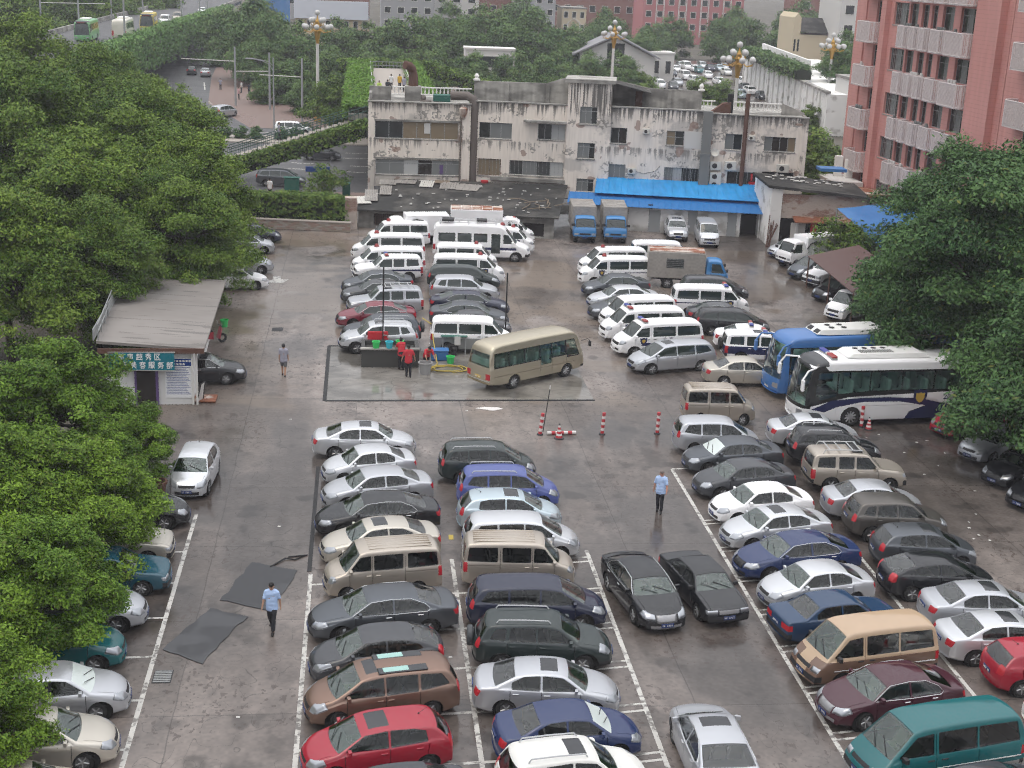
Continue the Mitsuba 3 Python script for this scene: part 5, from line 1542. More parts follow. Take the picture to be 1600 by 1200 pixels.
style('van_classic', h=1.94,
      top=[(-2.28, .35), (-2.33, .55), (-2.33, 1.05), (-2.24, 1.60), (-2.12, 1.84), (-1.98, 1.90), (-1.4, 1.93), (-.2, 1.95), (.85, 1.92), (1.15, 1.85), (1.86, 1.14), (2.02, .98), (2.16, .86), (2.28, .70), (2.34, .5), (2.32, .32)],
      belt=[(-2.4, 1.08), (0, 1.08), (1.5, 1.06), (2.0, .94), (2.4, .66)], bot=[(-2.4, .40), (-1.9, .27), (1.9, .25), (2.4, .32)], sill=.28,
      W=[(-2.34, .81), (-2.1, .85), (0, .87), (1.5, .87), (2.0, .85), (2.34, .80)], tumble=.20, crown=.05, rr=.10, bow=[(-3, -.1), (-1.8, -.08), (-1.0, 0), (.6, 0), (1.2, .06), (1.8, .10), (3, .14)], sig=.05,
      screen=('plan', 1.16, 1.86), rear=('yz', 1.14, 1.66, -2.0),
      sides=[[(1.62, 1.12), (1.05, 1.66), (.55, 1.72), (.55, 1.12)], [(.42, 1.12), (.42, 1.73), (-.75, 1.73), (-.75, 1.12)], [(-.80, 1.12), (-.80, 1.73), (-1.98, 1.70), (-2.08, 1.14)]],
      headf=[[(.48, .66), (.48, .82), (.80, .82), (.80, .66)]], tailf=[[(.64, .72), (.64, 1.0), (.9, 1.0), (.9, .72)]],
      grille=[[(-.42, .68), (-.42, .80), (.42, .80), (.42, .68)]], bumper=[([(-1, .36), (-1, .56), (1, .56), (1, .36)], 2.0), ([(-1, .40), (-1, .56), (1, .56), (1, .40)], -2.1)],
      cladding=[[(-3, .2), (-3, .55), (3, .55), (3, .2)]], clad_mat='silver_low',
      gaps=[(.49, .36, .49, 1.7), (1.5, .36, 1.5, 1.05), (-.78, .36, -.78, 1.1)],
      rw=.31, tw=.19, axles=(1.28, -1.15), mirror=(1.45, 1.14), mirror_mat='trim', handles=[(.66, .98), (.25, .98)], handle_mat='trim', plates=[(1, .46, PB), (-1, .60, PB)], mirror_size=1.15, spokes=6,
      extras=[('wiper', wiper(1.86, 1, 1.6), 'trim'), ('side_moulding', lambda B: [rbox(-2.1, 1.6, s * float(B.width(0, .72)) - .008, s * float(B.width(0, .72)) + .012, .70, .74, .006) for s in (1, -1)], 'chrome')])
def light_bar(x, w=.55, zoff=.02, d=.13):
    def at_(B): return B.ztop(x)
    return [('light_bar', lambda B: [rbox(x - d, x + d, -w - .02, w + .02, B.ztop(x) - .03, B.ztop(x) + .035, .02)], 'frame_grey'),
            ('red_lamp', lambda B: [rbox(x - d + .01, x + d - .01, .10, w, B.ztop(x) + .03, B.ztop(x) + .15, .035)], 'lamp_red'),
            ('blue_lamp', lambda B: [rbox(x - d + .01, x + d - .01, -w, -.10, B.ztop(x) + .03, B.ztop(x) + .15, .035)], 'lamp_blue'),
            ('siren', lambda B: [rbox(x - d + .02, x + d - .02, -.095, .095, B.ztop(x) + .03, B.ztop(x) + .13, .03)], 'ac_white')]


def red_siren(x, y=0.0):
    return [('siren_lamp', lambda B: [lathe([(.13, 0), (.16, .02), (.14, .14), (.09, .22), (0, .24)], 12).apply_translation((x, y, B.ztop(x) - .02))], 'lamp_red'),
            ('siren_base', lambda B: [lathe([(0, 0), (.18, 0), (.18, .05), (0, .05)], 12).apply_translation((x, y, B.ztop(x) - .03))], 'frame_grey')]


SHIELD = [(0, .24), (.10, .20), (.19, .22), (.19, .02), (.12, -.12), (0, -.2), (-.12, -.12), (-.19, .02), (-.19, .22), (-.10, .20)]


def side_plate(poly, x, z, B, t=.006, lift=.004, xref=None, tilt=True):
    """a flat mark on both flanks"""
    out = []
    for s in (1, -1):
        y = float(B.width(xref if xref is not None else x, z)) + lift
        m = ext(Polygon([(s * -1 * a + x if False else x + a, b + z) for a, b in poly]), t)
        v = m.vertices
        m = trimesh.Trimesh(np.stack([v[:, 0], -v[:, 2], v[:, 1]], 1), m.faces, process=False)
        if s > 0:
            m.vertices[:, 1] *= -1
            m.invert()
        m.apply_translation((0, s * y, 0))
        out.append(m)
    return out


def side_text(text, h, gap, x, z):
    def fn(B):
        out = []
        w = gap * (len(text) - 1) + h
        for s in (1, -1):
            m = lettering(text, h, gap, .008, .10)
            m.apply_translation((-w / 2, 0, 0))
            if s > 0: m.apply_transform(trimesh.transformations.rotation_matrix(math.pi, [0, 0, 1]))
            m.apply_translation((x, s * (float(B.width(x, z)) + .006), z))
            out.append(m)
        return out
    return fn


PV = STYLES['police_van']['extras']
emb = [('emblem', lambda B: side_plate(SHIELD, 1.08, .96, B), 'police_blue'), ('emblem_crest', lambda B: side_plate([(q[0] * .5, q[1] * .5) for q in SHIELD], 1.08, .97, B, .006, .011), 'gold_mark')]
var('police_van', 'police_van_bar', extras=PV + light_bar(.85) + emb)
var('police_van', 'police_van_siren', extras=PV + red_siren(.75) + emb)
var('police_van', 'white_van', extras=PV[:1])
var('police_van', 'white_van_two_tone', extras=PV[:1], cladding=[[(-3, .2), (-3, .95), (3, .95), (3, .2)]], clad_mat='silver_low')
var('police_van', 'police_van_marked', extras=PV[:1] + light_bar(.85) + emb + [
    ('swoosh', lambda B: side_plate([(.55, .10), (.2, .10), (-.35, -.02), (-.7, -.28), (-.4, -.42), (-.1, -.2), (.2, -.08), (.62, -.06)], 1.2 - .62, .78, B, .005, .004), 'police_blue'),
    ('rear_band', lambda B: side_plate([(-1.0, .04), (.9, .04), (.9, -.03), (-1.0, -.03)], -1.2, .98, B, .005, .004), 'police_blue'),
    ('lettering', side_text('公安', .22, .36, -.30, .95), 'police_blue')])
var('suv_box', 'police_suv', extras=[('wiper', wiper(.94, 1, .75), 'trim')] + light_bar(.1, .5) + [('stripe', lambda B: side_plate([(-2.1, .05), (.8, .05), (.8, -.05), (-2.1, -.05)], 0, .92, B, xref=0), 'police_blue')])
var('suv_box', 'police_suv_spare', extras=STYLES['police_suv']['extras'] + [('spare_wheel', spare(-2.38, 1.02, .36), 'tyre')], sunroof=[(-.55, -.05, .34)], cladding=[[(-3, .66), (-3, 1.10), (.6, 1.10), (.9, .66)]], clad_mat='police_blue')
var('sedan', 'police_sedan', extras=STYLES['sedan']['extras'] + light_bar(-.1, .5))
var('sedan_sunroof', 'sedan_spoiler', extras=STYLES['sedan']['extras'] + [('spoiler', lambda B: [cat([rbox(-2.22, -2.02, -.62, .62, 1.13, 1.17, .015), rbox(-2.16, -2.06, -.55, -.5, 1.0, 1.14, .01), rbox(-2.16, -2.06, .5, .55, 1.0, 1.14, .01)])], 'paint')])

# a coaster minibus, coaches, a high van and box trucks
def seats(x0, x1, n, zf, yo=(.45,), w=.78):
    def fn(B):
        out = []
        for x in np.linspace(x0, x1, n):
            for s in (1, -1):
                for y in yo:
                    out.append(cat([rbox(x - .12, x + .06, s * y - w / 2 + .0, s * y - .03, zf + .35, zf + 1.12, .06), rbox(x - .12, x + .06, s * y + .03, s * y + w / 2, zf + .35, zf + 1.12, .06), rbox(x - .05, x + .42, s * y - w / 2, s * y + w / 2, zf + .25, zf + .42, .05)]))
        return out
    return fn


style('coaster', h=2.62, hollow=.55, bands=[([(2.98, 1.14), (2.60, 2.09), (-3.12, 2.09), (-3.18, 1.30), (.90, 1.30), (.9, .98), (.08, .98), (.08, 1.28), (2.0, 1.28), (2.0, 1.14)], 'band_black')],
      top=[(-3.42, .42), (-3.50, .65), (-3.50, 1.2), (-3.42, 1.9), (-3.30, 2.35), (-3.10, 2.54), (-2.6, 2.60), (0, 2.64), (2.3, 2.60), (2.75, 2.48), (3.05, 2.2), (3.32, 1.5), (3.45, 1.15), (3.52, .9), (3.52, .6), (3.48, .4)],
      belt=[(-3.6, 1.30), (3.6, 1.30)], bot=[(-3.6, .48), (-2.8, .34), (2.8, .34), (3.6, .40)], sill=.3,
      W=[(-3.52, .92), (-3.2, .98), (0, 1.0), (2.8, 1.0), (3.3, .96), (3.55, .88)], tumble=.10, crown=.08, rr=.17, bow=[(-4, -.10), (-3.0, -.06), (-2, 0), (2.2, 0), (3, .12), (4, .22)], sig=.08,
      screen=('yz', 1.28, 2.18, 2.75), rear=('yz', 1.36, 2.06, -3.0),
      sides=[[(2.95, 1.20), (2.62, 2.02), (2.0, 2.06), (2.0, 1.20)], [(1.92, 1.34), (1.92, 2.06), (.95, 2.06), (.95, 1.34)], [(.88, 1.0), (.88, 2.06), (.10, 2.06), (.10, 1.0)], [(.03, 1.34), (.03, 2.06), (-1.0, 2.06), (-1.0, 1.34)], [(-1.07, 1.34), (-1.07, 2.06), (-2.1, 2.06), (-2.1, 1.34)], [(-2.17, 1.34), (-2.17, 2.06), (-3.1, 2.04), (-3.16, 1.38)]],
      headf=[[(.55, .68), (.55, .84), (.86, .84), (.86, .68)]], tailf=[[(.60, .70), (.60, 1.02), (.92, 1.02), (.92, .70)]],
      bumper=[([(-1.1, .36), (-1.1, .56), (1.1, .56), (1.1, .36)], 3.1)],
      gaps=[(.95, .45, .95, 1.9), (.05, .45, .05, 1.9), (1.95, .45, 1.95, 1.2), (-3.2, .86, 2.6, .86)],
      rw=.38, tw=.22, axles=(2.05, -1.75), plates=[(-1, .78, PY), (1, .5, PY)], spokes=8,
      extras=[('seat', seats(-2.4, 1.6, 6, .62), 'seat_cover'), ('curtain', lambda B: [rbox(-3.30, -3.26, -.82, .82, 1.36, 1.78, .015)], 'seat_cover'),
              ('rear_trim', lambda B: [tube([(B.bend(-3.5, q), q, .62) for q in np.linspace(-.88, .88, 9)], .02, 5)], 'chrome'),
              ('mirror_arm', lambda B: [tube([(3.0, s * .98, 1.9), (3.3, s * 1.2, 2.05), (3.42, s * 1.28, 1.9)], .018, 5) for s in (1, -1)], 'trim'), ('side_mirror', lambda B: [rbox(3.36, 3.44, s * 1.28 - .1, s * 1.28 + .1, 1.62, 1.92, .03) for s in (1, -1)], 'trim')])
CO = dict(h=3.42, hollow=1.2,
      top=[(-5.42, .50), (-5.50, .8), (-5.50, 2.6), (-5.42, 3.15), (-5.2, 3.35), (-4.6, 3.40), (0, 3.44), (4.2, 3.42), (4.75, 3.34), (5.05, 3.10), (5.25, 2.4), (5.42, 1.5), (5.50, 1.05), (5.50, .7), (5.46, .42)],
      belt=[(-6, 1.75), (6, 1.75)], bot=[(-6, .50), (-4, .32), (4, .30), (6, .36)], sill=.3,
      W=[(-5.52, 1.16), (-5.1, 1.23), (0, 1.25), (4.6, 1.25), (5.2, 1.20), (5.52, 1.10)], tumble=.05, crown=.07, rr=.16, bow=[(-6, -.12), (-4.8, -.05), (-4, 0), (4, 0), (5, .20), (6, .34)], sig=.07,
      screen=('yz', 1.15, 2.95, 4.85), rear=None,
      sides=[[(4.75, 1.45), (4.62, 2.78), (3.62, 2.80), (3.62, 1.62), (4.4, 1.45)], [(3.56, 1.72), (3.56, 2.82), (1.9, 2.82), (1.9, 1.85)], [(1.84, 1.86), (1.84, 2.82), (.18, 2.82), (.18, 1.88)], [(.12, 1.88), (.12, 2.82), (-1.54, 2.82), (-1.54, 1.88)], [(-1.60, 1.88), (-1.60, 2.82), (-3.26, 2.82), (-3.26, 1.88)], [(-3.32, 1.88), (-3.32, 2.82), (-5.0, 2.82), (-5.0, 1.88)]],
      sunroof=[(4.15, 5.02, 1.16)], headf=[[(.62, .62), (.62, .86), (1.06, .90), (1.06, .62)]], tailf=[[(.8, .8), (.8, 1.6), (1.1, 1.6), (1.1, .8)]],
      gaps=[(3.6, .5, 3.6, 1.6), (-5.0, 1.1, 3.0, 1.1)], rw=.50, tw=.28, axles=(2.75, -3.0), plates=[(1, .52, PW)], spokes=10)
cx = [('seat', seats(-4.2, 2.8, 8, 1.25, (.62,), .95), 'seat_cover'), ('dashboard', lambda B: [rbox(4.4, 4.9, -1.0, 1.0, 1.3, 1.55, .05)], 'trim'),
      ('mirror_arm', lambda B: [tube([(4.7, s * 1.0, 3.05), (5.35, s * 1.45, 3.0), (5.62, s * 1.52, 2.6)], .05, 7) for s in (1, -1)], 'paint'),
      ('side_mirror', lambda B: [rbox(5.52, 5.68, s * 1.52 - .13, s * 1.52 + .13, 2.0, 2.62, .06) for s in (1, -1)], 'paint'), ('wiper', lambda B: [tube([(5.5, s * .5, 1.25), (5.36, s * .5 - .2, 2.3)], .018, 4) for s in (1, -1)], 'trim')]
pod = [('roof_unit', lambda B: [trimesh.convex.convex_hull(np.array([(x, y, z) for x, y, z in [(3.2, -.75, 3.44), (3.2, .75, 3.44), (2.9, -.7, 3.66), (2.9, .7, 3.66), (-.6, .8, 3.68), (-.6, -.8, 3.68), (-1.2, .85, 3.42), (-1.2, -.85, 3.42), (2.6, .85, 3.42), (2.6, -.85, 3.42)]]))], 'white_plastic'),
       ('vent_fan', lambda B: [trimesh.creation.cylinder(.15, .02, sections=12).apply_translation((x, y, 3.70)) for x in (2.2, 1.5) for y in (.32, -.25)], 'trim'), ('vent_grille', lambda B: [trimesh.convex.convex_hull(np.array([(3.17, y0, 3.465), (3.17, y0 + .55, 3.465), (2.95, y0 + .03, 3.635), (2.95, y0 + .5, 3.635), (3.1, y0 + .25, 3.5)])) for y0 in (-.68, .12)], 'trim')]
style('coach', **{**CO, 'sunroof': []}, extras=cx + pod, bands=[([(4.8, 2.84), (4.8, 1.40), (3.5, 1.60), (-5.05, 1.84), (-5.05, 2.86)], 'band_black')])
sw = [[(4.9, .95), (3.9, 1.40), (2.5, 1.50), (.9, 1.52), (-.9, 1.42), (-2.6, 1.05), (-3.9, .55), (-5.7, .42), (-5.7, .20), (-.05, .20), (-.35, .75), (-1.2, 1.05), (.2, 1.28), (2.2, 1.30), (3.6, 1.05), (4.2, .80)]]
style('police_coach', **CO, bands=[([(5.0, 3.0), (5.2, 1.02), (4.2, 1.30), (3.0, 1.56), (-5.05, 1.84), (-5.05, 2.90), (4.1, 2.90), (4.4, 3.2)], 'band_black')], masks=[([(-1.24, .98), (-1.24, 3.25), (1.24, 3.25), (1.24, .98)], 4.95, 'band_black')], cladding=sw, clad_mat='police_blue', extras=cx + [
    ('roof_unit', lambda B: [trimesh.convex.convex_hull(np.array([(3.0, -.7, 3.44), (3.0, .7, 3.44), (2.7, -.68, 3.62), (2.7, .68, 3.62), (-1.0, .72, 3.64), (-1.0, -.72, 3.64), (-1.4, .8, 3.42), (-1.4, -.8, 3.42), (2.4, .8, 3.42), (2.4, -.8, 3.42)]))], 'white_plastic'),
    ('vent_fan', lambda B: [trimesh.creation.cylinder(.14, .02, sections=12).apply_translation((x, -.32, 3.645)) for x in (2.2, 1.7, 1.2, .7)], 'trim'),
    ('vent_slat', lambda B: [rbox(x - .03, x + .03, .0, .5, 3.63, 3.652, .005) for x in np.arange(.5, 2.2, .13)], 'trim')] + light_bar(3.75, .85, d=.16) + [
    ('emblem', lambda B: side_plate([(q[0] * 1.9, q[1] * 1.9) for q in SHIELD], -.85, 1.46, B, .006, .012), 'police_blue'), ('emblem_crest', lambda B: side_plate([(q[0] * 1.25, q[1] * 1.25) for q in SHIELD], -.85, 1.44, B, .006, .02), 'gold_mark'),
    ('lettering', side_text('公安', .42, .62, -2.6, 1.32), 'police_blue')])
cb = dict(CO)
cb.update(hollow=None)
style('city_bus', **cb, extras=[('roof_unit', lambda B: [rbox(-1.5, 2.0, -.7, .7, 3.38, 3.66, .08)], 'white_plastic'), ('destination_sign', lambda B: [rbox(5.05, 5.22, -.8, .8, 2.98, 3.2, .02)], 'trim'), ('destination_letters', lambda B: [rbox(5.215, 5.235, -.55 + .28 * i, -.37 + .28 * i, 3.02, 3.16, .004) for i in range(4)], 'lamp_red')])
style('high_police_van', h=2.72,
      top=[(-3.22, .42), (-3.28, .65), (-3.28, 1.6), (-3.22, 2.35), (-3.1, 2.62), (-2.8, 2.70), (-1, 2.74), (1.1, 2.70), (1.5, 2.55), (1.9, 2.05), (2.35, 1.42), (2.5, 1.32), (2.95, 1.16), (3.18, 1.0), (3.26, .75), (3.28, .5), (3.25, .35)],
      belt=[(-3.3, 1.35), (1.6, 1.30), (2.6, 1.15), (3.3, .85)], bot=[(-3.3, .46), (-2.6, .32), (2.6, .30), (3.3, .38)], sill=.3,
      W=[(-3.3, .92), (-3.0, .98), (1.6, 1.0), (2.5, .96), (3.0, .90), (3.3, .82)], tumble=.10, crown=.07, rr=.13, bow=[(-4, -.08), (-2.8, -.05), (-2, 0), (1, 0), (2.2, .12), (3.3, .26)], sig=.06,
      screen=('plan', 1.62, 2.34), rear=('yz', 1.5, 2.2, -2.9),
      sides=[[(2.15, 1.36), (1.75, 2.0), (1.42, 2.05), (1.42, 1.36)], [(1.22, .62), (1.22, 2.06), (.62, 2.06), (.62, .62)], [(.35, 1.42), (.35, 2.06), (-.55, 2.06), (-.55, 1.42)], [(-.70, 1.42), (-.70, 2.06), (-1.62, 2.06), (-1.62, 1.42)], [(-1.78, 1.42), (-1.78, 2.06), (-2.9, 2.04), (-2.9, 1.42)]],
      headf=[[(.46, .82), (.46, 1.0), (.78, 1.0), (.78, .82)]], tailf=[[(.7, .8), (.7, 1.2), (.95, 1.2), (.95, .8)]], grille=[[(-.4, .8), (-.4, .98), (.4, .98), (.4, .8)]], bumper=[([(-1, .38), (-1, .6), (1, .6), (1, .38)], 2.9)],
      gaps=[(1.34, .4, 1.34, 2.1)], cladding=[[(2.3, .88), (2.3, 1.06), (.2, 1.06), (.2, .88)]], clad_mat='police_blue', rw=.36, tw=.22, axles=(2.3, -1.65), mirror=(2.0, 1.4), plates=[(1, .5, PW)], mirror_size=1.4,
      extras=[('roof_rack', lambda B: [cat([tube([(-2.9, s * .7, 2.82), (1.0, s * .7, 2.82)], .03, 6) for s in (1, -1)] + [tube([(x, -.7, 2.82), (x, .7, 2.82)], .025, 6) for x in np.linspace(-2.8, .9, 7)] + [tube([(x, s * .7, 2.66), (x, s * .7, 2.83)], .025, 5) for x in (-2.8, -.9, .9) for s in (1, -1)])], 'rail'),
              ('rack_gear', lambda B: [rbox(-2.7, -1.9, -.5, .4, 2.84, 3.0, .03), rbox(-.4, .3, -.3, .5, 2.84, 2.98, .03)], 'trim')] + red_siren(1.35))


def cargo(x0, x1, hw, z0, z1, n):
    def fn(B):
        ms = [rbox(x0, x1, -hw, hw, z0, z1, .03)]
        for x in np.linspace(x0 + .05, x1 - .05, n):
            for s in (1, -1): ms.append(box(x - .035, x + .035, s * (hw + .012) - .012, s * (hw + .012) + .012, z0 + .03, z1 - .06))
            ms.append(box(x - .03, x + .03, -hw + .03, hw - .03, z1 - .001, z1 + .018))
        return [cat(ms)]
    return fn


TC = dict(h=2.12, belt=[(1, 1.20), (2.9, 1.15)], bot=[(1, .45), (2.9, .42)], sill=.4, W=[(1, .90), (2.4, .91), (2.85, .86)], tumble=.10, crown=.05, rr=.09, bow=[(0, 0), (1.8, .0), (2.4, .06), (3, .12)], sig=.045,
          top=[(1.12, .42), (1.10, .8), (1.11, 1.85), (1.2, 2.08), (1.4, 2.13), (1.95, 2.12), (2.2, 2.02), (2.58, 1.28), (2.68, 1.12), (2.74, .75), (2.72, .40)],
          screen=('plan', 2.22, 2.56), rear=None, sides=[[(2.36, 1.24), (2.06, 1.86), (1.46, 1.88), (1.46, 1.24)]], headf=[[(.52, .68), (.52, .84), (.84, .84), (.84, .68)]], grille=[[(-.44, .70), (-.44, .84), (.44, .84), (.44, .70)]],
          bumper=[([(-1, .36), (-1, .58), (1, .58), (1, .36)], 2.5)], gaps=[(1.4, .5, 1.4, 1.9), (2.5, .5, 2.5, 1.2)], rw=.36, tw=.24, axles=(2.0, -1.55), mirror=(2.5, 1.45), mirror_mat='trim', mirror_size=1.5, plates=[(1, .50, PB)], spokes=6)
chs = ('chassis', lambda B: [cat([box(-2.9, 1.2, s * .38 - .06, s * .38 + .06, .55, .75) for s in (1, -1)] + [box(-.6, .4, .45, .85, .35, .7)])], 'black')
style('box_truck', **TC, extras=[chs, ('cargo_box', cargo(-2.95, 1.02, .95, .80, 2.75, 6), 'dirty_metal'), ('wiper', wiper(2.56, 1, 2.4), 'trim')])
style('rust_top_truck', **TC, extras=[chs, ('cargo_box', cargo(-3.1, 1.02, 1.0, .80, 2.75, 6), 'paint_white'), ('cargo_roof', lambda B: [rbox(-3.05 + .82 * i, -2.27 + .82 * i, -.93, .93, 2.76, 2.80, .02) for i in range(5)], 'rust')])
style('white_box_truck', **TC, extras=[chs, ('cargo_box', cargo(-2.6, 1.0, .85, .75, 2.35, 7), 'paint_white'), ('exhaust_duct', lambda B: [tube([(1.05, .92, 1.5), (.8, .98, 1.9), (.2, .98, 2.05), (-.4, .98, 1.95)], .05, 7)], 'trim')])
style('window_box_truck', **TC, extras=[chs, ('cargo_box', cargo(-3.0, 1.0, .95, .75, 2.6, 5), 'dirty_metal'), ('cargo_window', lambda B: [rbox(-1.7, -.5, s * .965 - .02, s * .965 + .02, 1.5, 2.15, .02) for s in (1, -1)], 'pane_dark'), ('window_slat', lambda B: [box(-1.68, -.52, s * .995 - .006, s * .995 + .006, z, z + .02) for s in (1, -1) for z in np.arange(1.56, 2.1, .13)], 'frame_grey'), ('roof_cover', lambda B: [rbox(-2.9, .95, -.88, .88, 2.602, 2.66, .02)], 'rust')])
var('van_classic', 'van_two_tone', cladding=[[(-3, .2), (-3, 1.02), (3, 1.02), (3, .2)]], clad_mat='paint_bronze_dark')
